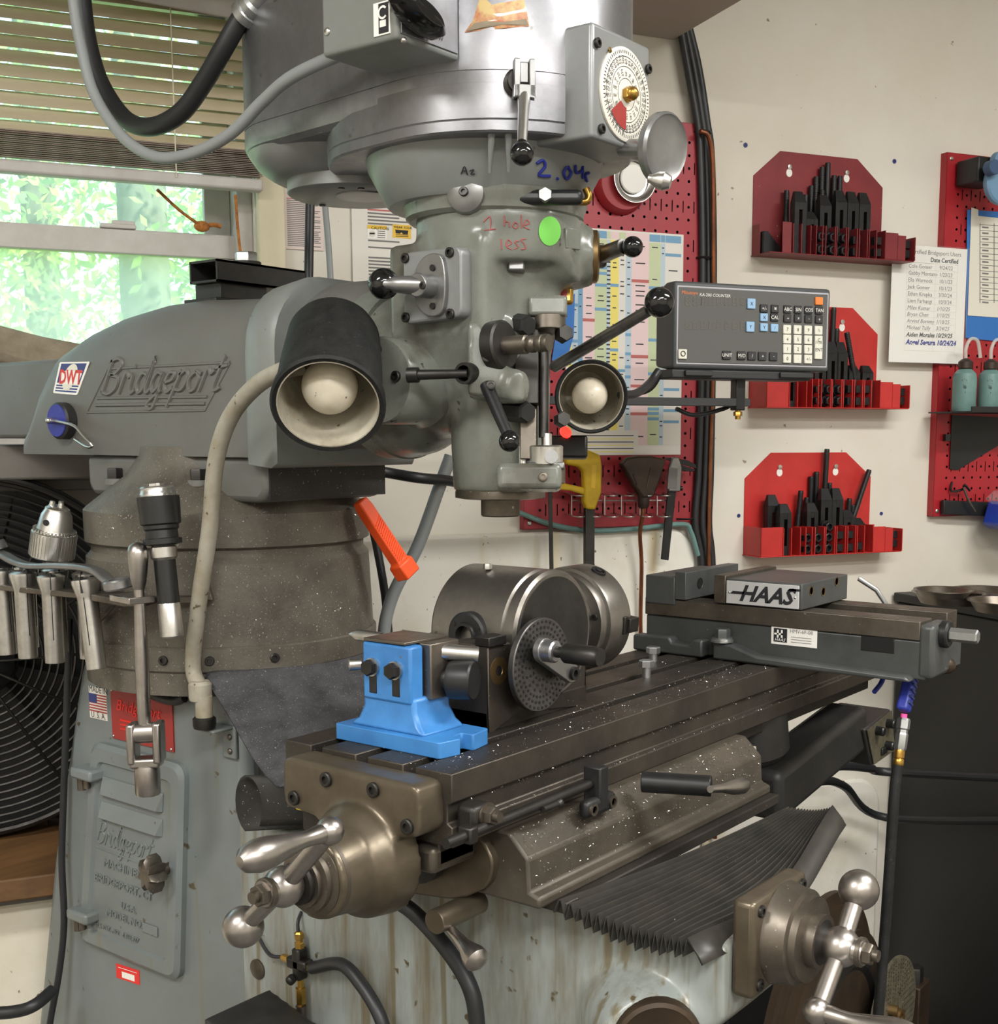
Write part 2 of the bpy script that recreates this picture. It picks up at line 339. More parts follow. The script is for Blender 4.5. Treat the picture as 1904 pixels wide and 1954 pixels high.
def dup(root, mat, label=None, group=None):
    r = root.copy(); COL.objects.link(r); r.matrix_world = mat
    if label: r['label'] = label
    if group: r['group'] = group
    for ch in list(root.children):
        c = ch.copy(); COL.objects.link(c); c.parent = r
        for g in list(ch.children):
            d = g.copy(); COL.objects.link(d); d.parent = c
    return r
def struct(o): o['kind'] = 'structure'; return o
def cap_screw(parent, o, ax, r=.005, h=.004, name='socket_screw', mat='darksteel'):
    g = G().lathe([(r, 0), (r, h*.8), (r*.85, h), (r*.5, h), (r*.5, h*.35), (0, h*.35)], o, ax, 18, cap=False)
    return g.build(name, parent, mat)
def rrect(x0, y0, x1, y1, r, n=5):
    out = []
    for cx, cy, a0 in ((x1-r, y0+r, -90), (x1-r, y1-r, 0), (x0+r, y1-r, 90), (x0+r, y0+r, 180)):
        for k in range(n + 1): a = math.radians(a0 + 90*k/n); out.append((cx + r*math.cos(a), cy + r*math.sin(a)))
    return out
def rpoly(P, r, n=4):
    out = []; N = len(P)
    for i in range(N):
        p, a, b = V(P[i]), V(P[i-1]), V(P[(i+1) % N]); d1 = (a - p).normalized(); d2 = (b - p).normalized(); rr = min(r, (a-p).length*.45, (b-p).length*.45)
        A = p + d1*rr; B = p + d2*rr
        for k in range(n + 1): t = k/n; out.append(A*(1-t)**2 + p*2*t*(1-t) + B*t*t)
    return out
X3, Y3, Z3 = V((1, 0, 0)), V((0, 1, 0)), V((0, 0, 1))
# ================================================================== the room
UL, UR, YB = -2.6, 3.9, -5.6
WU0, WU1, WZ0, WZ1 = -1.35, .445, 1.30, 2.10
def wbox(name, a, b, m, parent=None, bevel=0): return G().box(a, b).build(name, parent, m, WF, bevel)
g = G()
g.box((UL, 0, FLOOR), (WU0, .16, CEIL)).box((WU1, 0, FLOOR), (UR, .16, CEIL)).box((WU0, 0, FLOOR), (WU1, .16, WZ0)).box((WU0, 0, WZ1), (WU1, .16, CEIL))
struct(g.build('wall_back', None, 'wall', WF))
struct(wbox('wall_left', (UL - .1, YB, FLOOR), (UL, .16, CEIL), 'wall'))
struct(wbox('wall_right', (UR, YB, FLOOR), (UR + .1, .16, CEIL), 'wall'))
struct(wbox('wall_front', (UL, YB - .1, FLOOR), (UR, YB, CEIL), 'wall'))
struct(wbox('floor', (UL, YB, FLOOR - .1), (UR, .16, FLOOR), 'floor'))
struct(wbox('ceiling', (UL, YB, CEIL), (UR, .16, CEIL + .1), 'ceil'))
struct(wbox('trim_1', (WU1 + .002, -.022, .9), (WU1 + .05, 0, 2.102), 'trim', None, .003))
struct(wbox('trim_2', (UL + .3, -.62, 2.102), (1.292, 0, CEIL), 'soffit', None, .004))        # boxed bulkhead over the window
# white moulded splash panels on the wall behind the mill
pz = wp(1200, 1008, 0).z
def panel(u0, z0, u1, z1, r, lab):
    pts = [V((a, 0, b)) for a, b in rrect(u0, z0, u1, z1, r, 6)]; o = G().prism(pts, (0, -.016, 0)).build('splash_panel', None, 'panelwhite', WF @ Matrix.Translation((0, -.001, 0)), .012, 4); tag(o, lab, 'wall panel')
panel(.50, .10, 1.352, pz, .07, 'white moulded wall panel below the faded pegboard, stained and speckled')
panel(1.385, -.05, 1.862, wp(1560, 1492, 0).z, .07, 'white moulded wall panel low behind the knee, beside the black cabinet')
# window: frame, sashes, panes
wr = struct(thing('window_1', 'white double-hung window behind the mill, lower sash hazy', 'window', (0, 0, WZ0), frame=WF))
wr['kind'] = 'structure'
g = G().box((WU0, .03, WZ0), (WU0 + .05, .12, WZ1)).box((WU1 - .028, .02, WZ0), (WU1, .12, WZ1)).box((WU0, .02, WZ0), (WU1, .12, WZ0 + .035)).box((WU0, .03, WZ1 - .04), (WU1, .12, WZ1))
g.build('window_frame', wr, 'winframe', WF, .003)
g = G().box((WU0 + .05, .05, 1.632), (WU1 - .012, .078, 1.674)).box((WU1 - .06, .052, WZ0 + .035), (WU1 - .028, .078, 1.632)).box((WU0 + .05, .052, WZ0 + .035), (WU0 + .09, .078, 1.632)).box((WU0 + .05, .052, WZ0 + .035), (WU1 - .028, .078, WZ0 + .075))
g.build('lower_sash', wr, 'winframe', WF, .002)
g = G().box((WU1 - .075, .085, 1.65), (WU1 - .028, .108, WZ1 - .04)).box((WU0 + .05, .085, 1.65), (WU0 + .09, .108, WZ1 - .04)).box((WU0 + .05, .085, 1.64), (WU1 - .028, .108, 1.662))
g.build('upper_sash', wr, 'winframe', WF, .002)
G().box((WU0 + .09, .063, WZ0 + .075), (WU1 - .06, .066, 1.634)).build('lower_pane', wr, 'glass_low', WF)
G().box((WU0 + .09, .096, 1.66), (WU1 - .075, .099, WZ1 - .04)).build('upper_pane', wr, 'glass_up', WF)
p = wp(225, 424, -.05); G().box((p.x - .03, .045, 1.674), (p.x + .03, .07, 1.682)).box((p.x - .01, .045, 1.68), (p.x + .028, .06, 1.688)).build('sash_lock', wr, 'winframe', WF, .002)
# sill board
sr = G().box((UL + .2, -.17, 1.245), (.36, .0, 1.30)).box((UL + .2, -.12, 1.225), (.33, 0, 1.245)).build('window_sill', None, 'sillwood', WF, .004)
struct(sr); sr.name = 'trim_3'
# orange/brown cord tied to the sash
a = wp(300, 362, .0); b = wp(385, 432, -.04)
cr = thing('sash_rope', 'frayed orange-brown rope stretched down to the window sash', 'rope', (b.x, b.y, b.z), frame=WF)
G().tube([a, (a + b)/2 + V((0, 0, -.004)), b], .0028, 8).build('rope', cr, 'rope', WF)
G().ball(b, .011, 12, (1.3, .8, .9)).tube([b, b + V((.02, 0, .004)), b + V((.034, 0, .002))], .004, 8).build('knot', cr, 'rope', WF)
a = wp(449, 372, .045); b = wp(468, 556, .045)
tag(G().tube([a, wp(455, 450, .045), b], .0026, 8).build('pull_cord', None, 'rope', WF), 'thin orange cord hanging straight down beside the blind end', 'cord')
# venetian blind
BL0, BL1, BOFF = -1.25, .452, .035
br = thing('venetian_blind', 'dusty beige venetian blind half lowered over the window', 'blind', (BL0, -BOFF, 1.74), frame=WF)
def slatgeo(z, tilt, w=.0254):
    g = G(); rings = []
    for u in (BL0, BL1):
        rg = []
        for k in range(7):
            t = k/6 - .5; bow = .0026*(1 - 4*t*t); q = V((0, t*w*math.cos(tilt) - bow*math.sin(tilt), t*w*math.sin(tilt) + bow*math.cos(tilt))); rg.append(V((u, -BOFF + q.y, z + q.z)))
        for k in range(6, -1, -1):
            t = k/6 - .5; bow = .0026*(1 - 4*t*t) - .0006; q = V((0, t*w*math.cos(tilt) - bow*math.sin(tilt), t*w*math.sin(tilt) + bow*math.cos(tilt))); rg.append(V((u, -BOFF + q.y, z + q.z)))
        rings.append(rg)
    g.loft(rings, True); return g
z0 = 1.812; s0 = slatgeo(z0, math.radians(63)).build('slat', br, 'slat', WF)
for k in range(1, 14):
    o = s0.copy(); COL.objects.link(o); o.parent = br; o.location = (0, 0, .0222*k); o.rotation_euler = (random.uniform(-.03, .03), random.uniform(-.0012, .0012), 0)
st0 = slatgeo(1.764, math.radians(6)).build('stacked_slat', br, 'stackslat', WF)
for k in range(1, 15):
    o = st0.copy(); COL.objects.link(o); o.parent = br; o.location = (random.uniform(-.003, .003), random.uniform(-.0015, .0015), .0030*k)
G().box((BL0, -BOFF - .013, 1.738), (BL1, -BOFF + .013, 1.759)).build('bottom_rail', br, 'winframe', WF, .005, 3)
G().box((BL0, -BOFF - .02, 2.072), (BL1, -BOFF + .02, 2.1)).build('head_rail', br, 'offwhite', WF, .003)
vl = [wp(-300, -100, .07), wp(482, 44, .07), wp(484, -90, .07), wp(-300, -260, .07)]; G().prism(vl, (0, -.008, 0)).build('valance', br, 'winframe', WF, .002)
for u in (.305, -.12, -.6, -1.1):
    G().tube([(u, -BOFF - .014, 2.08), (u, -BOFF - .0145, 1.9), (u, -BOFF - .015, 1.75)], .0012, 6).build('ladder_cord', br, 'cordwhite', WF)
# outside: ground and trees
gr = G().box((-12, .6, -.6), (12, 22, -.5)).build('ground_outside', None, 'grass', WF); struct(gr)
def tree(name, label, base, h, r, leaves, cz, spread, mats, lsize=.09, seedv=1, trunk=True, bend=.0):
    rnd = random.Random(seedv); t = thing(name, label, 'tree', base, frame=WF, group='trees outside the window'); b = V(base)
    if trunk:
        G().tube([b, b + V((bend*.3, 0, h*.35)), b + V((bend, .05, h*.7)), b + V((bend*1.6, .1, h))], lambda q: r*(1 - .3*q), 16).build('trunk', t, 'bark', WF)
        g = G()
        for k in range(5):
            a = rnd.uniform(0, 6.28); z = h*rnd.uniform(.4, .8); s = b + V((bend*z/h, 0, z)); e = s + V((math.cos(a)*spread[0]*.6, math.sin(a)*spread[1]*.6, h*.2)); g.tube([s, (s + e)/2 + V((0, 0, .1)), e], lambda q: r*.25*(1 - .7*q), 8, 4)
        g.build('branches', t, 'bark', WF)
    for mi, mn in enumerate(mats):
        g = G(); cl = [V((rnd.gauss(0, spread[0]*.5), rnd.gauss(0, spread[1]*.5), rnd.gauss(0, spread[2]*.5))) for _ in range(26)]
        for k in range(leaves//len(mats)):
            c = b + V((0, 0, cz)) + rnd.choice(cl) + V((rnd.gauss(0, .28), rnd.gauss(0, .28), rnd.gauss(0, .24)))
            u = V((rnd.uniform(-1, 1), rnd.uniform(-1, 1), rnd.uniform(-1, 1))).normalized(); v = u.cross(V((rnd.uniform(-1, 1), rnd.uniform(-1, 1), rnd.uniform(-1, 1)))).normalized(); s = lsize*rnd.uniform(.6, 1.4)
            g.poly([c - u*s*.5, c + v*s*.26, c + u*s*.6, c - v*s*.26])
        o = g.build('foliage' if mi == 0 else 'foliage', t, mn, WF, flat=True); o['kind'] = 'stuff'
tree('shade_tree', 'thick grey trunk tree standing close outside the window', (.535, 2.6, -.5), 6.5, .10, 2500, 3.0, (1.3, .9, 1.0), ['leaf_a', 'leaf_b'], .045, 3)
tree('leafy_tree', 'leafy bright green tree right of the grey trunk outside', (1.9, 4.2, -.5), 5.5, .10, 7000, 2.6, (1.2, .9, 1.3), ['leaf_b', 'leaf_a'], .05, 5)
tree('leafy_tree', 'pale green leafy tree left of the grey trunk outside', (-1.2, 3.6, -.5), 5.5, .11, 7000, 2.3, (1.3, 1.0, 1.2), ['leaf_c', 'leaf_a'], .05, 9)
tree('leafy_tree', 'distant pale trees filling the view beyond the window', (.4, 8.5, -.5), 8, .15, 9000, 2.6, (4.4, 1.0, 1.7), ['leaf_c', 'leaf_b'], .10, 12)
# ceiling lights (fixtures with their tubes behind a diffuser)
LN = 0
for (u, y, L, pw, rz) in ((.15, -3.3, 1.2, 46, 0), (1.75, -2.0, 1.2, 33, 0), (-1.3, -1.9, 1.2, 30, 0), (1.7, -4.2, 1.2, 30, 0), (-1.4, -4.2, 1.2, 24, 0)):
    nm = ('above and behind the camera', 'in front of the red clamp racks', 'near the window', 'at the far right of the shop', 'at the far left of the shop')[LN]; LN += 1
    t = thing('ceiling_light', 'long fluorescent ceiling fixture ' + nm, 'ceiling light', (u, y, CEIL), frame=WF, group='fluorescent ceiling fixtures')
    G().box((u - L/2 - .03, y - .16, CEIL - .05), (u + L/2 + .03, y + .16, CEIL)).build('housing', t, 'white', WF, .004)
    c = WF @ V((u, y, CEIL - .062))
    lamp_light('fluorescent_tubes', c, L, .24, pw, WROT)
# ================================================================== the milling machine
XM, YS = .27, .155          # spindle axis
MILL = thing('milling_machine', 'large grey vertical milling machine with silver belt housing and long T-slot table', 'milling machine', (.27, .7, FLOOR))
NX, EYm = V((-1, 0, 0)), V((0, -1, 0))    # left side faces -X; reading direction on it is -Y
def hpt(x, y, r): # point on the front drum of the housing
    d = ray(x, y); ox, oy = CAM.x - XM, CAM.y - YS; A = d.x*d.x + d.y*d.y; B = 2*(ox*d.x + oy*d.y); Cc = ox*ox + oy*oy - r*r; D = max(B*B - 4*A*Cc, 0); t = (-B - math.sqrt(D))/(2*A); return CAM + d*t
def patch(pix, r, n=6):
    cx = sum(p[0] for p in pix)/len(pix); cy = sum(p[1] for p in pix)/len(pix); g = G(); c = hpt(cx, cy, r); K = len(pix)
    for i in range(K):
        a, b = pix[i], pix[(i+1) % K]; prev = None
        for k in range(1, n + 1):
            pa = hpt(cx + (a[0]-cx)*k/n, cy + (a[1]-cy)*k/n, r); pb = hpt(cx + (b[0]-cx)*k/n, cy + (b[1]-cy)*k/n, r)
            g.poly([c, pa, pb] if prev is None else [prev[0], pa, pb, prev[1]]); prev = (pa, pb)
    return g
def yz(X, pts): return [V((X, y, z)) for y, z in pts]
# --- column
cpts = [(.45, FLOOR), (.45, .985), (.50, 1.02), (.78, 1.02), (.796, .989), (.886, .698), (.952, .423), (1.06, FLOOR)]
column = G().prism(yz(.13, cpts), (.28, 0, 0)).build('column', MILL, 'paint_col', None, .014, 3)
G().prism(yz(.06, [(.40, FLOOR), (1.12, FLOOR), (1.12, .05), (.40, .05)]), (.42, 0, 0)).build('base', MILL, 'paint_col', None, .02, 3)
# way edge strip at the column front
G().box((.15, .435, .3), (.39, .452, .93)).build('dovetail_way', MILL, 'tabledark', None, .004)
# --- door on the column's left side
def lerp2(c, s, t): # bilinear on door corners TL,TR,BR,BL in (Y,z)
    TL, TR, BR, BL = [V((a, b)) for a, b in c]; p = (TL*(1-s) + TR*s)*(1-t) + (BL*(1-s) + BR*s)*t; return p
DC = [(.76, .896), (.558, .893), (.586, .592), (.815, .594)]
def dq(s, t, X): p = lerp2(DC, s, t); return V((X, p.x, p.y))
def dpoly(s0, t0, s1, t1, X, r): return rpoly([dq(s0, t0, X), dq(s1, t0, X), dq(s1, t1, X), dq(s0, t1, X)], r, 5)
door = G().loft([dpoly(0, 0, 1, 1, .131, .022), dpoly(.0, 0, 1, 1, .122, .022), dpoly(.03, .02, .97, .98, .117, .02), dpoly(.10, .08, .90, .925, .117, .014), dpoly(.115, .09, .885, .915, .1215, .012)], True).build('door', MILL, 'paint_col', None, 0, ang=30)
# steps pressed into the door top
G().loft([[dq(.16, .15, .1215), dq(.80, .15, .1215), dq(.80, .24, .1215), dq(.16, .24, .1215)], [dq(.16, .15, .119), dq(.80, .15, .119), dq(.77, .235, .114), dq(.17, .235, .114)]], True).build('louvre', door, 'paint_col', None, .002)
G().loft([[dq(.16, .27, .1215), dq(.80, .27, .1215), dq(.80, .35, .1215), dq(.16, .35, .1215)], [dq(.16, .27, .1205), dq(.80, .27, .1205), dq(.77, .345, .114), dq(.17, .345, .114)]], True).build('louvre', door, 'paint_col', None, .002)
def dtext(txt, s, t, size, depth=.0016, **k):
    p = dq(s, t, .1212); ex = (dq(s + .1, t, .1212) - p); ey = dq(s, t - .1, .1212) - p; return G().text(txt, p, ex, ey, size, depth=depth, **k)
# --- a small stroke alphabet for script lettering (x right, y up, unit x-height)
STK = {'B': [[(0, 0), (.25, 1.7)], [(.1, 1.6), (.6, 1.75), (.85, 1.4), (.55, 1.0), (.25, .95)], [(.3, .95), (.75, .8), (.75, .3), (.4, 0), (-.05, .1)]],
 'r': [[(0, 0), (.18, .95), (.3, 1.0), (.42, .8), (.6, .95)]], 'i': [[(0, .9), (-.02, .2), (.1, 0), (.3, .15)], [(.08, 1.3), (.1, 1.35)]],
 'd': [[(.5, .85), (.2, .95), (0, .5), (.15, .02), (.45, .3), (.75, 1.7), (.55, .3), (.65, 0), (.85, .2)]],
 'g': [[(.5, .85), (.2, .95), (0, .5), (.15, .02), (.45, .4), (.55, .95), (.4, -.6), (.1, -.8), (0, -.5), (.6, .1)]],
 'e': [[(0, .45), (.4, .6), (.4, .9), (.15, .9), (0, .4), (.2, 0), (.5, .2)]],
 'p': [[(-.15, -.7), (.25, 1.0)], [(.2, .8), (.5, 1.0), (.65, .6), (.45, .1), (.1, .1)]],
 'b': [[(.3, 1.7), (.05, .5), (.1, .05), (.4, .1), (.55, .6), (.3, .8)]],
 'o': [[(.3, .95), (0, .6), (.1, .05), (.4, .1), (.5, .6), (.3, .95), (.6, .8)]], 't': [[(.35, 1.6), (.1, .3), (.2, 0), (.45, .15)], [(.0, 1.05), (.6, 1.15)]]}
ADV = {'B': 1.0, 'r': .62, 'i': .35, 'd': .85, 'g': .72, 'e': .55, 'p': .75, 'b': .7, 'o': .65, 't': .5}
def script(word, o, ex, ey, size, r, shear=.3):
    g = G(); x = 0; ex, ey = V(ex), V(ey); nn = ex.cross(ey).normalized()
    for ch in word:
        for st in STK[ch]:
            P = [V(o) + ex*((x + a + shear*b)*size) + ey*(b*size) for a, b in st]
            if len(P) == 2: g.tube([P[0], (P[0] + P[1])/2, P[1]], r, 6, 3)
            else: g.tube(P, r, 6, 4)
        x += ADV[ch]
    return g
p = dq(.13, .475, .1212); exd = (dq(.23, .475, .1212) - p).normalized(); eyd = V((0, 0, 1))
sg = script('Bridgeport', p, exd, eyd, .0185, .0016); sg.tube([dq(.12, .50, .121), dq(.5, .505, .121), dq(.9, .51, .121)], .0012, 6, 3); sg.build('raised_script', door, 'paint_col')
dt = dtext('MACHINES INC.', .22, .58, .017); dt.f and dt.build('raised_lettering', door, 'paint_col')
dtext('BRIDGEPORT, CT', .13, .665, .017).build('raised_lettering', door, 'paint_col')
dtext('U.S.A.', .42, .755, .014).build('raised_lettering', door, 'paint_col')
dtext('MODEL NO.', .28, .815, .015).build('raised_lettering', door, 'paint_col')
dtext('U.S. PAT. NO.  2,361,327', .17, .89, .0095).build('raised_lettering', door, 'paint_col')
pa = dq(.7, .8, .1212); G().box((.1195, pa.y - .02, pa.z - .008), (.1212, pa.y + .013, pa.z + .006)).build('number_plate', door, 'paint_col', None, .001)
# star knob
kc = aX(297, 1665, .10); g = G(); ring = []
for X, sc in ((.108, .75), (.102, 1), (.088, 1), (.082, .7)):
    ring.append([V((X, kc.y + math.sin(2*math.pi*k/28)*.0165*sc*(1 + .28*math.cos(7*2*math.pi*k/28)), kc.z + math.cos(2*math.pi*k/28)*.0205*sc*(1 + .28*math.cos(7*2*math.pi*k/28)))) for k in range(28)])
g.loft(ring, True); g.cyl((.122, kc.y, kc.z), (.1, kc.y, kc.z), .008); g.build('star_knob', door, 'steelworn')
for (hx, hy) in ((168, 1474), (160, 1744)):
    c = aX(hx, hy, .115); hg = G().box((.100, c.y - .026, c.z - .008), (.131, c.y + .022, c.z + .008)).build('hinge', door, 'paint_col', None, .004, 2)
    G().cyl((.112, c.y + .012, c.z - .008), (.112, c.y + .012, c.z - .026), .006).cyl((.112, c.y, c.z - .008), (.112, c.y, c.z - .022), .0045).build('hinge_pin', door, 'steelworn')
# plates and stickers on the column
a = aX(213, 1310, .13); b = aX(334, 1427, .13)
def onface(X, x0, y0, x1, y1): return aX(x0, y0, X), aX(x1, y1, X)
plate = G().box((.1275, a.y, a.z), (.1301, b.y, b.z - .006)).build('name_plate', MILL, 'redplate', None, .0005); plate['label'] = 'red metal maker plate'
g = G(); ey = (0, 0, 1)
g.text('Bridgeport', (.1272, a.y - .012, a.z - .03), EYm, ey, .022, shear=.3, depth=.0006)
for k in range(3): g.box((.1268, a.y - .02, a.z - .042 - .006*k), (.1275, b.y + .02 + .01*k, a.z - .044 - .006*k))
g.build('plate_lettering', plate, 'redlabel')
for (yy, zz) in ((a.y - .004, a.z - .004), (b.y + .004, a.z - .004), (a.y - .004, b.z - .002), (b.y + .004, b.z - .002)): G().ball((.1272, yy, zz), .002, 10).build('rivet', plate, 'steel')
a = aX(170, 1308, .13); b = aX(206, 1376, .13); fl = G(); H = a.z - b.z; Wd_ = a.y - b.y
fl.mat(0).box((.1291, a.y, a.z), (.1301, b.y, b.z)); fz0 = a.z - H*.22; fz1 = b.z + H*.22
for k in range(7): fl.mat(1).box((.1288, a.y, fz0 + (fz1 - fz0)*(2*k)/13), (.1292, b.y, fz0 + (fz1 - fz0)*min(1, (2*k + 1)/13)))
fl.mat(2).box((.1285, a.y, fz0), (.1291, a.y - Wd_*.45, fz0 + (fz1 - fz0)*.5))
fl.mat(3).text('MADE IN', (.1288, a.y - .001, a.z - H*.17), EYm, ey, .0125, sx=.85).text('U. S. A.', (.1288, a.y - .003, b.z + H*.03), EYm, ey, .0125, sx=.9)
fs = fl.build('flag_sticker', MILL, ['paper', 'flagred', 'navy', 'ink']); fs['label'] = 'small flag sticker'
a = aX(222, 1838, .13); ex = (aX(266, 1852, .13) - a); ex.x = 0; eyv = V((0, 0, 1)); c = a
g = G().mat(0).loft([[c, c + ex, c + ex - eyv*.021, c - eyv*.021], [q + V((-.0008, 0, 0)) for q in (c, c + ex, c + ex - eyv*.021, c - eyv*.021)]])
q = c + ex*.25 - eyv*.009 + V((-.001, 0, 0)); g.mat(1).poly([q, q + ex*.55, q + ex*.55 - eyv*.009, q - eyv*.009]); q = c + ex*.1 - eyv*.004 + V((-.001, 0, 0)); g.poly([q, q + ex*.8, q + ex*.8 - eyv*.0008, q - eyv*.0008])
g.build('service_label', MILL, ['redlabel', 'white'])['label'] = 'small red and white label'
# --- turret, ram ways, ram
TY = .634
G().lathe([(.195, .99), (.195, 1.05), (.19, 1.155), (.183, 1.163), (.183, 1.172), (.191, 1.176), (.191, 1.217), (.186, 1.222), (.135, 1.262), (.12, 1.285), (.118, 1.30)], (XM, TY, 0), Z3, 72).build('turret', MILL, 'paint_dirty')
G().lathe([(.197, 1.02), (.199, 1.022), (.199, 1.05), (.197, 1.052)], (XM, TY, 0), Z3, 72).build('clamp_band', MILL, 'paint_dirty')
for th in (205, 222, 245):
    a = math.radians(th); d = V((math.cos(a), math.sin(a), 0)); c = V((XM, TY, 1.036)) + d*.198; cap_screw(MILL, c, d, .006, .004)
ra = [(.807, 1.288), (.807, 1.245), (.795, 1.232), (.45, 1.232), (.436, 1.244), (.436, 1.288)]
G().prism(yz(.165, ra), (.21, 0, 0)).build('ram_ways', MILL, 'paint_ram', None, .008, 2)
for (bx, by) in ((218, 905), (377, 908)):
    c = aX(bx, by + 8, .158); G().cyl((c.x + .004, c.y, c.z - .008), (c.x + .004, c.y, c.z), .017, .016).build('bolt_boss', MILL, 'paint_ram'); G().hexn((c.x + .002, c.y, c.z), Z3, .0115, .014).build('ram_bolt', MILL, 'darksteel')
def ramsec(Y, zt, hw=.11, zb=1.288, rr=.075):
    pts = [(XM - hw, zb), (XM - hw, zt - rr)]
    for k in range(1, 8): a = math.pi/2*k/7; pts.append((XM - hw + rr*(1 - math.cos(a)), zt - rr + rr*math.sin(a)*1.0))
    pts += [(2*XM - x, z) for x, z in pts[::-1]]
    return [V((x, Y, z)) for x, z in pts]
rs = [(.954, 1.332, .04), (.948, 1.345, .05), (.930, 1.372, .05), (.915, 1.405, .06), (.885, 1.440, .065), (.83, 1.462, .07), (.76, 1.480, .075), (.68, 1.490, .075), (.60, 1.492, .075), (.52, 1.488, .075), (.455, 1.486, .075)]
ram = G().loft([ramsec(Y, zt, .11, 1.288, min(rr, (zt - 1.29)*.9)) for Y, zt, rr in rs], True).build('ram', MILL, 'paint_ram', None, 0, ang=50)
G().box((.20, .90, 1.31), (.34, 1.12, 1.425)).build('ram_tail', MILL, 'paint_ram', None, .006)
c = aX(12, 712, .2); G().box((.19, 1.10, c.z - .008), (.21, 1.125, c.z + .010)).build('tail_lug', MILL, 'paint_ram', None, .002)
fl = [ramsec(.46, 1.489, .112), ramsec(.448, 1.500, .121, 1.280, .08), ramsec(.405, 1.507, .124, 1.276, .085), ramsec(.398, 1.500, .120, 1.282, .08)]
G().loft(fl, True).build('ram_flange', MILL, 'paint', None, 0, ang=50)
# raised script panel on the ram
def rp(x, y, X=.16): return aX(x, y, X)
P4 = [rp(206, 704), rp(440, 691), rp(391, 783), rp(166, 787)]
cen = sum(P4, V((0, 0, 0)))/4; inn = [cen + (q - cen)*.955 for q in P4]
g = G()
def strip(A, B, r): g.tube([A, (A + B)/2, B], r, 6, 2)
for A, B in zip(P4, P4[1:] + P4[:1]): strip(A + V((.0005, 0, 0)), B + V((.0005, 0, 0)), .0022)
strip(rp(186, 760), rp(396, 757), .0022); strip(rp(184, 773), rp(392, 770), .0026)
g.build('script_panel', ram, 'paint_ram')
o = rp(196, 752); script('Bridgeport', o + V((-.0005, 0, 0)), (0, -1.42, 0), (0, 0, 1), .0262, .0030, .30).build('raised_script', ram, 'paint_ram')
# sticker on the ram
T = [rp(115, 691), rp(172, 690), rp(148, 754), rp(102, 750)]; nx = V((-.0012, 0, 0))
def st(s, t, d=0): return (T[0]*(1-s) + T[1]*s)*(1-t) + (T[3]*(1-s) + T[2]*s)*t + V((-d, 0, 0))
def stq(s0, t0, s1, t1, d): return [st(s0, t0, d), st(s1, t0, d), st(s1, t1, d), st(s0, t1, d)]
g = G(); g.mat(0).loft([rpoly(stq(0, 0, 1, 1, 0), .003), rpoly(stq(0, 0, 1, 1, .0008), .003)]); g.mat(1).poly(stq(.07, .05, .93, .66, .001)); 
for k in range(3): g.mat(1).poly(stq(.07, .72 + .085*k, .93, .765 + .085*k, .001))
g.mat(2).poly([st(.5 + .24*math.cos(6.283*k/24), .48 + .42*math.sin(6.283*k/24), .0012) for k in range(24)]); g.mat(0).poly(stq(.16, .28, .9, .70, .0014))
g.mat(3).text('DWT', st(.16, .67, .0016), st(1, .67) - st(0, .67), V((0, -.02, 1)), .0265, shear=.25, sx=.84, bold=.0009)
g.build('maker_sticker', MILL, ['white', 'navy', 'cream', 'dwtred'])['label'] = 'blue white and red DWT sticker'
G().box((.17, .4345, 1.236), (.372, .437, 1.286)).build('ways_front', MILL, 'blackspeck')  # thin dark speckled plate over the front end of the ram ways
# --- knuckle between ram and head
KZ = 1.40
G().lathe([(.098, 0), (.102, .012), (.102, .07), (.095, .085), (.088, .1)], (XM, .40, KZ), (0, -1, 0), 48).build('knuckle', MILL, 'paint_ram')
G().lathe([(.098, 0), (.104, .006), (.104, .03), (.098, .036)], (XM, .325, KZ - .01), (0, -1, 0), 56).build('tilt_ring', MILL, 'paint_head')
bc = aX(722, 726, .15); boss = G().lathe([(.002, -.004), (.046, -.004), (.048, -.001), (.048, .05), (.052, .062)], (.155, bc.y, bc.z), X3, 48).build('worm_boss', MILL, 'paint_head')
for (sx_, sy_) in ((721, 667), (757, 718)): c = aX(sx_, sy_, .151); cap_screw(MILL, c, NX, .006, .004)
# --- head casting (cast body, smoothed)
SP = V((XM, YS, 0)); front = V((.12, -.99, 0)).normalized()
g = G()
g.lathe([(.090, 1.500), (.093, 1.510), (.093, 1.556)], SP, Z3, 40)                      # gearbox drum
g.lathe([(.054, 1.252), (.056, 1.30), (.058, 1.40), (.064, 1.44), (.066, 1.50)], SP, Z3, 40)   # quill tube
g.box((.182, .105, 1.425), (.285, .245, 1.525)).hexa([V((.222, .125, 1.335)), V((.30, .125, 1.335)), V((.30, .24, 1.335)), V((.222, .24, 1.335))], [V((.182, .105, 1.43)), V((.285, .105, 1.43)), V((.285, .245, 1.43)), V((.182, .245, 1.43))])
g.lathe([(.08, 0), (.062, .12)], (XM, .285, 1.385), (0, -1, 0), 36)                     # flare to the ram
g.lathe([(.100, -.02), (.092, .02), (.06, .07)], (XM, .285, 1.385), (0, -1, 0), 36)
cd_ = V((.60, -.80, 0)); ctr = V((XM, YS, 1.515))
g.lathe([(.046, .02), (.041, .07), (.032, .106)], ctr, cd_, 32)                         # boss for the right-hand lever
g.lathe([(.043, .0), (.040, .06), (.030, .095)], ctr + V((0, 0, -.002)), V((.30, -.95, 0)), 32)
fx = aD(1030, 575, 1.40); g.lathe([(.026, 1.425), (.022, 1.455), (.024, 1.50)], (fx.x, fx.y, 0), Z3, 20)
head = g.build('head_casting', MILL, 'paint_head', remesh=.0042, smooth_it=8)
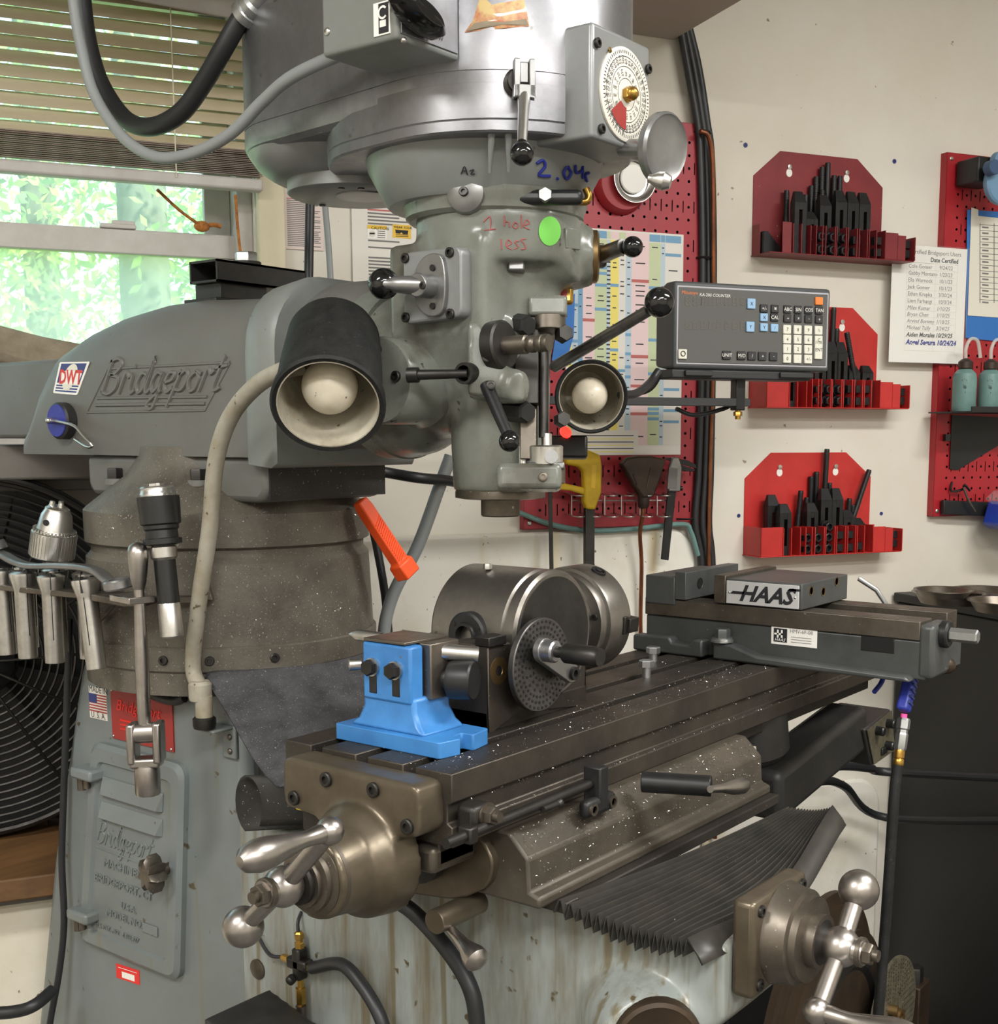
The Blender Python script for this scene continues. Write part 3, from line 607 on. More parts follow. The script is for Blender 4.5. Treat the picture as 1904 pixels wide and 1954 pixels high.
def caster(obj):
    bpy.context.view_layer.update(); dg = bpy.context.evaluated_depsgraph_get(); ev = obj.evaluated_get(dg); mw = obj.matrix_world.copy(); mi = mw.inverted()
    def f(x, y, lift=0.0):
        d = ray(x, y); ok, p, n, i = ev.ray_cast(mi @ CAM, (mi.to_3x3() @ d).normalized())
        if not ok: return aD(x, y, 1.36)
        p = mw @ p; n = (mw.to_3x3() @ n).normalized(); return p + n*lift
    return f
onhead = caster(head)
# left feed gearbox plate (faces -X)
FX = .166
c4 = [aX(768, 482, FX), aX(880, 468, FX), aX(881, 604, FX), aX(769, 619, FX)]
pl = rpoly(c4, .010, 4); fp = G().loft([[q + V((.02, 0, 0)) for q in pl], [q + V((.003, 0, 0)) for q in pl], [c4[0]*0 + q + (sum(c4, V())/4 - q)*.03 for q in pl]], True).build('feed_plate', MILL, 'housing', None, .0015)
for (sx_, sy_) in ((775, 493), (860, 482), (861, 599), (776, 606)): c = aX(sx_, sy_, FX + .001); cap_screw(fp, c, NX, .0055, .004)
cc = aX(824, 545, FX - .002); disc = []
for k in range(36):
    a = 6.283*k/36; yy = math.cos(a)*.0285; zz = math.sin(a)*.033
    if yy < -.012: yy = -.012 + (yy + .012)*.35
    disc.append(V((FX - .006, cc.y - .004 - yy*-1, cc.z + zz)))
G().loft([[q + V((.008, 0, 0)) for q in disc], disc], True).build('shift_disc', fp, 'alumdark', None, .001)
for (sx_, sy_) in ((825, 511), (825, 584)): c = aX(sx_, sy_, FX - .007); G().lathe([(.0035, -.001), (.0035, .001)], c, NX, 12).build('pin_hole', fp, 'black')
hc = aX(812, 546, FX - .012); hd = (aX(745, 543, FX - .03) - hc).normalized()
G().lathe([(.0125, 0), (.0125, .022)], (FX - .004, hc.y, hc.z), NX, 24).build('shift_hub', fp, 'alumdark', None, .001)
G().lathe([(.010, -.004), (.0095, .018), (.0085, .030), (.0065, .034), (.0062, .046)], hc + V((-.006, 0, 0)), hd, 20).build('shift_lever', fp, 'alumdark')
cap_screw(fp, aX(807, 545, FX - .027), NX, .004, .002)
G().ball(aX(732, 542, FX - .03), .0168, 28).build('lever_ball', fp, 'ballblack')
# right-hand lever
e0 = ctr + cd_*.103; G().lathe([(.026, 0), (.029, .002), (.029, .007), (.026, .009)], e0, cd_, 36).build('lever_cap', MILL, 'bronze')
l0 = e0 + cd_*.008; l1 = aD(1190, 470, 1.375); ld = (l1 - l0); lv = G().cyl(l0, l1, .0098, .0086).lathe([(.013, -.002), (.013, .006), (.010, .010)], l0, cd_, 20).build('quick_lever', MILL, 'leversteel')
G().ball(aD(1207, 471, 1.372), .0115, 24).build('lever_ball', MILL, 'ballblack')
# top casting between belt housing and head
G().lathe([(.095, 1.550), (.100, 1.554), (.101, 1.562), (.104, 1.568), (.104, 1.575)], SP + V((0, .006, 0)), Z3, 56).build('neck_ring', MILL, 'paint_head')
c = hpt(885, 366, .105); G().lathe([(.002, 0), (.012, 0), (.020, .004), (.024, .018)], c, FW*.6 + RT*.15 + V((0, 0, .1)), 24).build('lock_pad', MILL, 'alumdark'); cap_screw(MILL, c, -(FW*.6 + RT*.15), .005, .003)
c = hpt(1040, 377, .100); G().obox(c, RT, FW, UP, .080, .014, .016).build('neck_window', MILL, 'black', None, .006, 3); G().hexn(c - FW*.006, -FW, .008, .006).build('neck_bolt', MILL, 'alumdark')
c = aD(1118, 374, 1.36); G().tube([c - RT*.012 + UP*-.006, c - RT*.0 - UP*.006, c + RT*.003, c + UP*.008], .0042, 12, 4).build('oil_elbow', MILL, 'brass')
# --- belt housing
def hull2(z, ra, rb, ya=YS, yb=.40, n=18):
    pts = []; d = yb - ya; be = math.asin((ra - rb)/d)
    for k in range(n + 1): t = math.pi - be + (math.pi + 2*be)*k/n; pts.append(V((XM + ra*math.cos(t), ya + ra*math.sin(t), z)))
    for k in range(n + 1): t = be + (math.pi - 2*be)*k/n; pts.append(V((XM + rb*math.cos(t), yb + rb*math.sin(t), z)))
    return pts
RA, RB = .148, .117
hz = [(1.648, RA - .012, RB - .008), (1.653, RA - .003, RB - .002), (1.658, RA, RB), (1.6752, RA, RB), (1.6752, RA - .0012, RB - .0012), (1.6764, RA - .0012, RB - .0012), (1.6764, RA, RB), (1.800, RA, RB), (1.815, RA - .006, RB - .006), (1.84, RA - .02, RB - .02)]
hs = G().loft([hull2(z, a, b) for z, a, b in hz], True).build('belt_housing', MILL, 'alum', None, 0, ang=28)
G().loft([hull2(z, a, a - .010, YS, .228) for z, a in ((1.6165, RA - .012), (1.6165, RA - .002), (1.6185, RA), (1.628, RA), (1.629, RA - .0008), (1.630, RA + .0003), (1.664, RA + .0003), (1.667, RA - .004))], True).build('housing_lip', MILL, 'alum', ang=20)
G().lathe([(.100, 1.566), (.108, 1.567), (.112, 1.571), (.131, 1.606), (.134, 1.618)], (XM, YS + .020, 0), Z3, 64).build('housing_bowl', MILL, 'bowl')
for (xa, ya, xb, yb) in ((938, 254, 934, 330), (970, 252, 970, 328)):
    pa_, pb_ = hpt(xa, ya, .136), hpt(xb, yb, .122); G().cyl(pa_, pb_, .004, .0015).build('bowl_rib', MILL, 'bowl')
G().lathe([(.080, 1.622), (.088, 1.626), (.103, 1.636), (.113, 1.650), (.1165, 1.664)], (XM, .40, 0), Z3, 56).build('rear_bowl', MILL, 'housing')
G().lathe([(.079, 1.606), (.082, 1.608), (.082, 1.624), (.078, 1.626)], (XM + .008, .388, 0), Z3, 56).build('rear_plate', MILL, 'housing')
G().lathe([(.030, 1.604), (.034, 1.6045), (.034, 1.6065), (.02, 1.607)], (XM + .008, .372, 0), Z3, 32).build('plate_recess', MILL, 'alumdark')
for dx, dy in ((-.045, -.03), (-.03, -.048), (.02, .07)): G().lathe([(.004, 1.6045), (.004, 1.607)], (XM + dx, .388 + dy, 0), Z3, 12).build('plate_hole', MILL, 'black')
c = aX(617, 232, .153); G().lathe([(.004, -.006), (.010, -.004), (.013, .004)], c, NX, 20).build('oil_cup', MILL, 'alumdark')
# torn sticker + nameplate traces on the housing
patch([(886, 62), (902, 40), (914, 0), (1000, 0), (1006, 26), (1010, 50), (960, 54)], RA + .0006).build('torn_sticker', hs, 'sticker')
patch([(905, 44), (925, 40), (1004, 36), (1008, 48), (890, 60)], RA + .0009).build('sticker_base', hs, 'canvas')
# back gear lever on the housing front-left
lc = hpt(994, 160, RA); ln = V((lc.x - XM, lc.y - YS, 0)).normalized(); ls = Z3.cross(ln)
G().lathe([(.014, 0), (.014, .004), (.011, .006), (.011, .012)], lc + ls*-.004, ln, 24).build('lever_base', hs, 'darksteel')
b0 = lc + ln*.018; G().obox(b0 - ls*.0075, ls, ln, Z3, .006, .012, .036).obox(b0 + ls*.0075, ls, ln, Z3, .006, .012, .036).obox(b0 - Z3*.012, ls, ln, Z3, .021, .012, .012).obox(b0 + V((0, 0, .006)) - ln*.002, ls, ln, Z3, .009, .006, .02).build('lever_clevis', hs, 'alumdark', None, .001)
e = aD(996, 272, 1.205); s_ = b0 - Z3*.016; G().lathe([(.0068, 0), (.0055, .02), (.0048, (e - s_).length)], s_, e - s_, 16).build('lever_rod', hs, 'steel')
G().ball(aD(996, 293, 1.204), .0115, 28).build('lever_ball', hs, 'ballblack')
# speed dial box
dY = -.012
D4 = [aY(1133, 46, dY), aY(1243, 92, dY), aY(1232, 297, dY), aY(1139, 263, dY)]
x0, x1 = .209, .318; z0, z1 = 1.611, 1.722
db = G().box((x0, dY, z0), (x1, .06, z1)).build('speed_box', MILL, 'housing', None, .004, 3)
for (sx_, sy_) in ((1139, 82), (1236, 132), (1147, 246), (1226, 283)): c = aY(sx_, sy_, dY - .001); cap_screw(db, c, (0, -1, 0), .005, .003)
dc = V(((x0 + x1)/2 + .004, dY, (z0 + z1)/2 - .003)); dr = .0445
dial = G().lathe([(dr + .002, 0), (dr + .002, .002), (dr, .003), (.001, .003)], dc, (0, -1, 0), 56).build('speed_dial', db, 'offwhite')
g = G(); fy = dY - .0034
def dpt(a, r): return V((dc.x + math.sin(a)*r, fy, dc.z + math.cos(a)*r))
nums = ['60', '65', '70', '75', '80', '90', '100', '110', '125', '150', '175', '200', '225', '250', '300', '350', '400', '450', '500', '4200', '3750', '3250', '2750', '2250', '2000', '1750', '1500', '1250', '1000', '900', '800', '700', '650', '600', '550', '500']
for k in range(72):
    a = 6.283*k/72; q = .0004; t = V((math.cos(a), 0, -math.sin(a)))*q; g.poly([dpt(a, dr*.97) - t, dpt(a, dr*.97) + t, dpt(a, dr*.90) + t, dpt(a, dr*.90) - t])
for k in range(36):
    a = 6.283*k/36; rad = V((math.sin(a), 0, math.cos(a))); g.text(nums[k], dpt(a + .03, dr*.66), rad, V((-math.cos(a), 0, math.sin(a))), .0058)
for k in range(18):
    a = 6.283*k/18; rad = V((math.sin(a), 0, math.cos(a))); g.text(str(60 + 10*k), dpt(a + .04, dr*.40), rad, V((-math.cos(a), 0, math.sin(a))), .0048)
for R in (.62, .36, .84):
    for k in range(60): a, b = 6.283*k/60, 6.283*(k+1)/60; g.poly([dpt(a, dr*R), dpt(b, dr*R), dpt(b, dr*(R - .012)), dpt(a, dr*(R - .012))])
g.build('dial_numbers', dial, 'printdark')
g = G()
for k in range(10): a, b = math.radians(182 + 5.2*k), math.radians(182 + 5.2*(k+1)); q = V((0, -.0004, 0)); g.poly([dpt(a, dr*.80) + q, dpt(b, dr*.80) + q, dpt(b, dr*.30) + q, dpt(a, dr*.30) + q])
g.build('dial_red_sector', dial, 'redplate')
G().hexn(dc + V((0, -.003, 0)), (0, -1, 0), .008, .006).ball(dc + V((0, -.010, 0)), .0072, 18).build('dial_nut', db, 'brass')
G().cyl(aY(1163, 92, dY), aY(1165, 98, dY - .004), .0015).build('dial_pointer', db, 'brass')
# speed handwheel (axis leaning out of the box side)
hx = aY(1257, 283, -.052); ha = V((-.12, -1, -.16)).normalized()
hwo = G().lathe([(.009, -.05), (.009, -.020), (.013, -.016), (.016, -.006), (.031, -.003), (.035, .001), (.0355, .008), (.033, .011), (.030, .009), (.012, .007), (.002, .007)], hx, ha, 56).build('speed_handwheel', MILL, 'alumdark')
e = aY(1262, 345, -.072); s_ = aY(1237, 340, -.06); G().lathe([(.004, 0), (.005, .004), (.0085, .010), (.0095, .016), (.006, .023), (.001, .024)], s_, e - s_, 18).build('wheel_knob', hwo, 'steel')
# motor base and motor on top (cut off by the frame)
mt = G().lathe([(.098, 1.80), (.102, 1.805), (.102, 1.822), (.094, 1.826), (.092, 1.90), (.090, 2.06), (.08, 2.09), (.04, 2.1)], (XM, .40, 0), Z3, 48).build('motor', MILL, 'bowl')
G().lathe([(.070, 1.80), (.074, 1.83), (.078, 1.84), (.078, 1.88), (.07, 1.9)], (XM + .055, YS - .06, 0), Z3, 48).build('brake_housing', MILL, 'bowl')
c = aD(503, 45, 1.50); G().obox(c, (0, 1, 0), X3, Z3, .03, .06, .008).cyl(c + V((0, 0, .004)), c + V((0, 0, .012)), .004).build('motor_foot', MILL, 'alum', None, .001)
# --- switch box on the housing side
A = aX(612, 0, .045); Bq = aX(757, 74, .045); bz = aX(614, 112, .045).z
SBY0, SBY1, SBZ = A.y, Bq.y, min(bz, Bq.z) + .001
sb = G().box((.045, SBY0, SBZ), (.138, SBY1, SBZ + .15)).build('switch_box', MILL, 'paint', None, .004, 3)
for (sx_, sy_) in ((624, 60),): c = aX(sx_, sy_, .0445); G().ball(c, .004, 12, (.5, 1, 1)).build('box_screw', sb, 'steel')
G().box((.050, SBY1 - .0015, SBZ + .006), (.132, SBY1 - .0002, SBZ + .145)).build('switch_plate', sb, 'alum', None, .0005)
c = aY(765, 75, SBY1 - .002); G().ball(c + V((.004, 0, 0)), .0032, 12).build('box_screw', sb, 'steel')
G().text('HIGH  LOW', (.072, SBY1 - .002, SBZ + .012), X3, Z3, .007).build('switch_words', sb, 'printdark')
kc = aY(796, 28, SBY1 - .014); kn = []
for q, sc in ((0.012, .8), (0.006, 1.0), (-.008, .95), (-.016, .6)):
    kn.append([kc + V((math.cos(6.283*k/28)*.034*sc, q, math.sin(6.283*k/28)*.013*sc - math.cos(6.283*k/28)*.010*sc)) for k in range(28)])
G().loft(kn, True).build('switch_knob', sb, 'ballblack', None, .001, sub=1)
T0 = aX(713, 8, .0445); T1 = aX(744, 2, .0445); Tz = .030
g = G().mat(0).box((.0438, T0.y, T0.z), (.0451, T1.y, T0.z - Tz)); g.mat(1).box((.0433, T0.y - .007, T0.z - .0015), (.0439, T1.y + .0015, T0.z - Tz + .0015))
cx_, cz_ = T1.y + .0085, T0.z - .010
for k in range(20):
    a, b = math.radians(-140 + 14*k), math.radians(-126 + 14*k); g.mat(0).poly([V((.0431, cx_ + math.cos(t)*r, cz_ + math.sin(t)*r)) for t, r in ((a, .0062), (b, .0062), (b, .0042), (a, .0042))])
g.box((.0431, cx_ - .004, cz_ - .007), (.0434, cx_ + .004, cz_ - .013)).build('switch_sticker', sb, ['white', 'ink'])
# cables to motor and switch box
g = aX(600, 112, .085); gl = G().lathe([(.007, -.004), (.0125, 0), (.0125, .006), (.0105, .007), (.0105, .013), (.007, .016)], (.095, SBY0 + .016, SBZ + .022), (0, -1, 0), 20).build('cable_gland', sb, 'steel')
tag(G().tube([V((.095, SBY0 + .005, SBZ + .022)), aX(560, 145, .095), aX(500, 195, .1), aX(440, 255, .1), aX(370, 292, .1), aX(300, 300, .1), aX(235, 262, .1), aX(180, 180, .1), aX(155, 90, .1), aX(140, 0, .1), aX(132, -120, .1), V((.1, aX(130, -120, .1).y, 2.103))], .0068, 14, 8).build('power_cable', None, 'cablegrey'), 'thin grey cable drooping from the switch box up to the ceiling', 'cable')
tag(G().tube([aX(520, -12, .17), aX(470, 22, .16), aX(425, 95, .15), aX(390, 155, .15), aX(345, 215, .15), aX(290, 242, .15), aX(240, 228, .15), aX(195, 165, .15), aX(170, 90, .15), aX(157, 0, .15), aX(150, -120, .15), V((.15, aX(148, -120, .15).y, 2.103))], .0115, 16, 8).build('power_cable', None, 'cable'), 'thick black motor cable drooping in a loop before the blind', 'cable')
gc = aX(478, 18, .16); G().lathe([(.012, -.016), (.0185, -.012), (.0185, -.002), (.0165, 0), (.0185, .002), (.0185, .010), (.015, .014), (.0145, .05)], gc, V((.0, -.72, .40)), 24).build('motor_gland', MILL, 'galv')
# ================================================================== quill side of the head
# quill feed / stop mechanism stands in front of the head on the right
nose = G().lathe([(.050, 1.256), (.052, 1.250), (.052, 1.244), (.044, 1.2425), (.0225, 1.2425), (.0225, 1.2235), (.021, 1.222), (.001, 1.222)], SP, Z3, 44, cap=False).build('spindle_nose', MILL, 'steelworn')
def qd(x, y, d=1.40): return aD(x, y, d)
QD = 1.375
# vertical stop rod with micrometer screw
r0, r1 = qd(1037, 640, QD), qd(1037, 835, QD)
G().cyl(r0, r1, .0056).build('stop_rod', MILL, 'darksteel')
G().cyl(qd(1021, 640, QD + .01), qd(1021, 850, QD + .01), .0028).cyl(qd(1012, 640, QD + .012), qd(1012, 850, QD + .012), .0028).build('guide_rod', MILL, 'darksteel')
G().cyl(qd(1043, 828, QD), qd(1043, 858, QD), .0058).build('rod_sleeve', MILL, 'steel')
c = qd(1042, 868, QD - .004); G().lathe([(.0185, 0), (.0185, .020), (.0165, .0215), (.001, .0215)], c - UP*.011, Z3, 40).build('micrometer_nut', MILL, 'steel')
G().obox(c - UP*.013, RT, FW, UP, .040, .030, .008).build('nut_foot', MILL, 'alumdark', None, .002)
G().lathe([(.0074, -.002), (.0074, .003), (.001, .003)], qd(1052, 872, QD - .026), -FW, 24).build('nut_button', MILL, 'alumdark')
G().cyl(qd(998, 852, QD), qd(998, 893, QD), .0048).build('stop_pin', MILL, 'steel')
# lower bracket of the stop (grey cast arm)
c = qd(1010, 912, QD); G().obox(c, RT, FW, UP, .070, .05, .028).build('stop_bracket', MILL, 'paint_head', None, .006, 3)
G().cyl(qd(1062, 892, QD - .004), qd(1062, 922, QD - .004), .0095).build('stop_bush', MILL, 'steelworn')
cap_screw(MILL, qd(1036, 910, QD - .026), -FW, .005, .002, 'slot_screw', 'steelworn')
# upper bosses
G().obox(qd(1045, 588, QD), RT, FW, UP, .042, .03, .022).build('rod_boss', MILL, 'paint_head', None, .004, 3)
G().cyl(qd(1064, 568, QD + .005), qd(1064, 604, QD + .005), .0105).build('rod_bush', MILL, 'steelworn')
G().cyl(qd(1047, 604, QD), qd(1047, 632, QD), .0185).build('rod_collar', MILL, 'steelworn', None, .001)
G().hexn(qd(1072, 640, QD), -FW + RT*.3, .0095, .016).build('collar_bolt', MILL, 'darksteel')
G().hexn(qd(1069, 802, QD), -FW + RT*.3, .0085, .014).build('collar_bolt', MILL, 'darksteel')
def hexbar(x0, y0, x1, y1, r, d0, d1, nm='hex_stud'):
    a, b = qd(x0, y0, d0), qd(x1, y1, d1); G().lathe([(r, 0), (r, (b-a).length - .003), (r*.85, (b-a).length)], a, b - a, 6).build(nm, MILL, 'blackox', ang=20)
hexbar(940, 613, 1010, 622, .0118, QD + .02, QD - .025); hexbar(955, 782, 1008, 787, .0118, QD + .02, QD - .025)
G().obox(qd(1005, 690, QD), RT, FW, UP, .026, .02, .095).build('slide_block', MILL, 'darksteel', None, .001)
G().obox(qd(1014, 640, QD), RT, FW, UP, .018, .016, .03).build('slide_head', MILL, 'darksteel', None, .001)
G().obox(qd(1008, 830, QD), RT, FW, UP, .018, .02, .055).build('slide_foot', MILL, 'steelworn', None, .001)
c = qd(1072, 548, QD + .04); G().obox(c, RT, FW, UP, .026, .012, .04).build('gauge_block', MILL, 'brass', None, .004); G().obox(c - FW*.007, RT, FW, UP, .011, .004, .03).build('gauge_tube', MILL, 'redplate')
# feed trip housing
g = G(); QE = QD; QD = QE - .02; t0 = qd(930, 680, QD); g.obox(t0, RT, FW, UP, .040, .05, .065).lathe([(.032, 0), (.03, .02)], qd(940, 650, QD + .01), -FW + RT*.55, 28).obox(qd(948, 735, QD), RT + UP*-.15, FW, UP, .062, .045, .034).cyl(qd(955, 735, QD), qd(992, 738, QD - .02), .020, .018)
g.build('feed_trip_housing', MILL, 'paint_head', remesh=.003, smooth_it=14)
ta = -FW*.55 + RT*.85; G().lathe([(.0265, -.006), (.0265, .008), (.024, .010), (.012, .010)], qd(950, 660, QD - .018), ta, 36).build('trip_flange', MILL, 'darksteel')
c0 = qd(962, 660, QD - .022); c1 = qd(1048, 654, QD - .05); L_ = (c1 - c0).length
G().lathe([(.0100, 0), (.0100, L_*.50), (.0078, L_*.52), (.0078, L_*.56), (.0092, L_*.60), (.0092, L_*.68), (.0078, L_*.72), (.0092, L_*.78), (.0092, L_*.86), (.0082, L_*.88), (.0092, L_*.92), (.0088, L_), (.001, L_)], c0, c1 - c0, 28).build('feed_shaft', MILL, 'steelworn')
c0 = qd(893, 712, QD - .02); G().lathe([(.0115, 0), (.0115, .022), (.0085, .022), (.0085, .004)], qd(905, 713, QD - .012), c0 - qd(925, 713, QD + .01), 24).build('trip_socket', MILL, 'darksteel')
a, b = qd(778, 716, 1.34), qd(892, 713, QD - .028); G().cyl(a, b, .0058, .0045).cyl(a, a + (b - a)*.18, .0082).build('trip_rod', MILL, 'darksteel')
a, b = qd(928, 735, QD - .02), qd(968, 828, QD - .05); G().cyl(a, b, .0075, .006).build('feed_lever', MILL, 'blackox'); G().ball(qd(972, 842, QD - .052), .0112, 28).build('lever_ball', MILL, 'ballblack')
QD = QE
for (sx_, sy_) in ((929, 682), (937, 735)): cap_screw(MILL, qd(sx_, sy_, QD - .052), -FW, .005, .002)
c = onhead(985, 508); G().obox(c, RT, FW, UP, .018, .02, .014).build('trip_plunger', MILL, 'alumdark', None, .002)
c = onhead(1092, 456); n_ = (-FW + RT*.75).normalized(); s_ = Z3.cross(n_).normalized()
G().obox(c, s_, n_, Z3, .020, .004, .022).build('cast_badge', MILL, 'paint_head', None, .001)
# quill lever with the big black ball
a, b = qd(1058, 700, 1.42), qd(1238, 592, 1.30); G().cyl(a, b, .0066, .0062).build('quill_lever', MILL, 'leversteel'); G().ball(qd(1258, 577, 1.285), .0155, 32).build('lever_ball', MILL, 'ballblack')
# --- pen marks on the castings
def penmark(strokes, depthf, r, mat, name):
    g = G()
    for s_ in strokes:
        P = [depthf(x, y) for x, y in s_]
        g.tube(P if len(P) > 2 else [P[0], (P[0] + P[1])/2, P[1]], r, 6, 4)
    return g.build(name, MILL, mat)
hd = lambda x, y: onhead(x, y, .0004)
def bowlpt(x, y): # on the bowl cone
    P = None
    for i in range(400):
        t = 1.0 + i*.0015; q = CAM + ray(x, y)*t; r = math.hypot(q.x - XM, q.y - YS - .020); z = q.z
        prof = [(.108, 1.567), (.112, 1.571), (.131, 1.606), (.134, 1.618)]
        rr = prof[-1][0]
        for (r0_, z0_), (r1_, z1_) in zip(prof, prof[1:]):
            if z0_ <= z <= z1_: rr = r0_ + (r1_ - r0_)*(z - z0_)/(z1_ - z0_)
        if r <= rr + .001: return q - ray(x, y)*.0012
    return q
penmark([[(922, 424), (935, 414), (936, 440)], [(924, 440), (946, 437)], [(962, 412), (962, 432), (963, 424), (970, 424), (972, 434)], [(982, 424), (978, 432), (985, 436), (988, 428), (982, 424)], [(994, 410), (995, 436)], [(1000, 430), (1010, 426), (1004, 420), (999, 432), (1010, 438)],
         [(956, 456), (957, 476)], [(966, 470), (976, 464), (969, 458), (966, 470), (976, 476)], [(990, 460), (982, 462), (988, 470), (981, 476)], [(1003, 456), (994, 458), (1000, 466), (1002, 474), (994, 476)]], hd, .0007, 'inkred', 'red_pen_note')
penmark([[(1024, 312), (1036, 306), (1040, 318), (1028, 334), (1050, 336)], [(1063, 340), (1065, 342)], [(1082, 318), (1076, 330), (1082, 342), (1090, 330), (1084, 318)], [(1098, 316), (1100, 330), (1112, 326)], [(1112, 318), (1112, 340)], [(1124, 330), (1117, 334), (1120, 346)]], bowlpt, .0016, 'inkblue', 'blue_pen_note')
penmark([[(880, 332), (886, 318), (892, 334)], [(882, 326), (890, 326)], [(896, 326), (904, 324), (898, 332), (906, 332)]], bowlpt, .0006, 'ink', 'black_pen_note')
gn = G()
for k in range(24):
    for j in range(4):
        q4 = [onhead(1048 + 21*rr*math.cos(a), 441 + 28*rr*math.sin(a), .0009) for rr, a in ((j/4, 6.283*k/24), ((j + 1)/4, 6.283*k/24), ((j + 1)/4, 6.283*(k + 1)/24), (j/4, 6.283*(k + 1)/24))]
        gn.poly(q4 if j else [q4[0], q4[1], q4[2]])
gn.build('green_dot_sticker', MILL, 'green')
# ================================================================== table, knee, saddle
TL = 1.067; slots = [(.174, .190), (.110, .126), (.046, .062)]
prof = [(0, .928), (0, .948), (.006, .951), (.006, .969), (0, .972), (0, 1.0)]
ys = 0
for (a, b) in slots[::-1]:
    prof += [(a, 1.0), (a, .984), (a - .008, .984), (a - .008, .974), (b + .008, .974), (b + .008, .984), (b, .984), (b, 1.0)]
prof += [(.229, 1.0), (.229, .928)]
table = G().prism([V((0, y, z)) for y, z in prof], (TL, 0, 0)).build('work_table', MILL, 'table', None, .0012, 2)
G().box((.004, .02, .905), (TL - .004, .21, .93)).build('table_way', MILL, 'tabledark', None, .002)
# left end bracket with screw boss
g = G(); bo = rpoly([V((0, .196, .995)), V((0, .012, .994)), V((0, .010, .945)), V((0, .045, .938)), V((0, .05, .9)), V((0, .13, .895)), V((0, .145, .94)), V((0, .196, .943))], .012, 4)
g.loft([[q + V((.002, 0, 0)) for q in bo], [q + V((-.034, 0, 0)) for q in bo]], True)
g.lathe([(.060, 0), (.056, .03), (.044, .048), (.040, .085)], (-.01, .09, .908), NX, 40)
G_end = g.build('end_bracket', MILL, 'bracket', remesh=.0028, smooth_it=4)
for (sx_, sy_) in ((563, 1522), (624, 1487), (714, 1507), (779, 1577)): cap_screw(MILL, aX(sx_, sy_, -.0335), NX, .0075, .004)
CZ = .908; CY = .09
G().lathe([(.041, .083), (.041, .089), (.036, .091), (.036, .096), (.030, .098), (.030, .104), (.024, .105), (.024, .110)], (0, CY, CZ), NX, 56).build('table_dial', MILL, 'steelworn')
G().lathe([(.020, .108), (.020, .116), (.013, .117), (.013, .124)], (0, CY, CZ), NX, 40).build('dial_lock', MILL, 'darksteel')
def ballcrank(hub, ax, ballv, hv, hlen, nm):
    hub, ax = V(hub), V(ax).normalized(); o = G().ball(hub, .019, 32).lathe([(.013, -.012), (.012, .024)], hub, ax, 28).build(nm, MILL, 'handle')
    G().lathe([(.014, .018), (.014, .022), (.011, .0225)], hub, ax, 24).hexn(hub + ax*.0215, ax, .0105, .010).cyl(hub + ax*.03, hub + ax*.037, .0055).build('crank_nut', o, 'steelworn')
    G().cyl(hub, hub + ballv, .0088, .0088).ball(hub + ballv*1.04, .0195, 32).build('counterweight', o, 'handle')
    G().cyl(hub, hub + hv, .0088, .0088).ball(hub + hv, .0128, 28).build('crank_arm', o, 'handle')
    h0 = hub + hv; G().lathe([(.0068, .004), (.0085, .012), (.0072, .022), (.0072, .032), (.0105, .052), (.0138, .070), (.0142, .082), (.011, .094), (.005, .100), (.0005, .1005)], h0, ax, 28).build('crank_handle', o, 'handle'); return o
hub = V((-.130, CY, CZ + .002)); ballcrank(hub, NX, V((0, .055, -.050)), V((0, -.062, .064)), .09, 'table_crank')
# rods and stops on the table front
G().cyl(aY(850, 1610, -.028), aY(1135, 1492, -.028), .0052).build('stop_rod', MILL, 'darksteel')
c = aY(905, 1560, -.012); G().obox(c, X3, Y3, Z3, .028, .024, .03).build('rod_bracket', MILL, 'darksteel', None, .006, 3); G().lathe([(.012, 0), (.012, .002)], c + V((.004, -.012, .004)), (0, -1, 0), 20).hexn(c + V((.004, -.014, .004)), (0, -1, 0), .009, .008).cyl(c + V((.004, -.022, .004)), c + V((.004, -.028, .004)), .005).build('bracket_nut', MILL, 'steelworn')
c = aY(893, 1592, -.028); G().obox(c, X3, Y3, Z3, .012, .016, .016).build('rod_clip', MILL, 'darksteel', None, .002)
c = aY(1137, 1500, -.03); G().obox(c + V((0, 0, .0)), X3, Y3, Z3, .016, .022, .045).build('stop_post', MILL, 'blackox', None, .002)
c2 = aY(1140, 1535, -.034); G().obox(c2, X3, Y3, Z3, .055, .014, .020).build('stop_plate', MILL, 'blackox', None, .006, 3)
for dx in (-.018, .018): G().lathe([(.0065, -.001), (.0065, .002), (.004, .002), (.004, .0)], c2 + V((dx, -.007, 0)), (0, -1, 0), 18).build('plate_screw', MILL, 'steelworn')
c = aY(1058, 1536, -.034); G().cyl(c - V((.02, 0, 0)), c + V((.006, 0, 0)), .0035).ball(c + V((.008, 0, 0)), .0052, 14).build('stop_lever', MILL, 'darksteel')
# saddle
sd = G().prism([V((.07, y, z)) for y, z in ((-.012, .928), (-.036, .905), (-.038, .872), (-.05, .868), (-.05, .857), (.27, .857), (.27, .928))], (.50, 0, 0)).build('saddle', MILL, 'saddle', None, .003)
G().box((.10, -.062, .845), (.57, -.02, .858)).build('saddle_way', MILL, 'tabledark', None, .002)
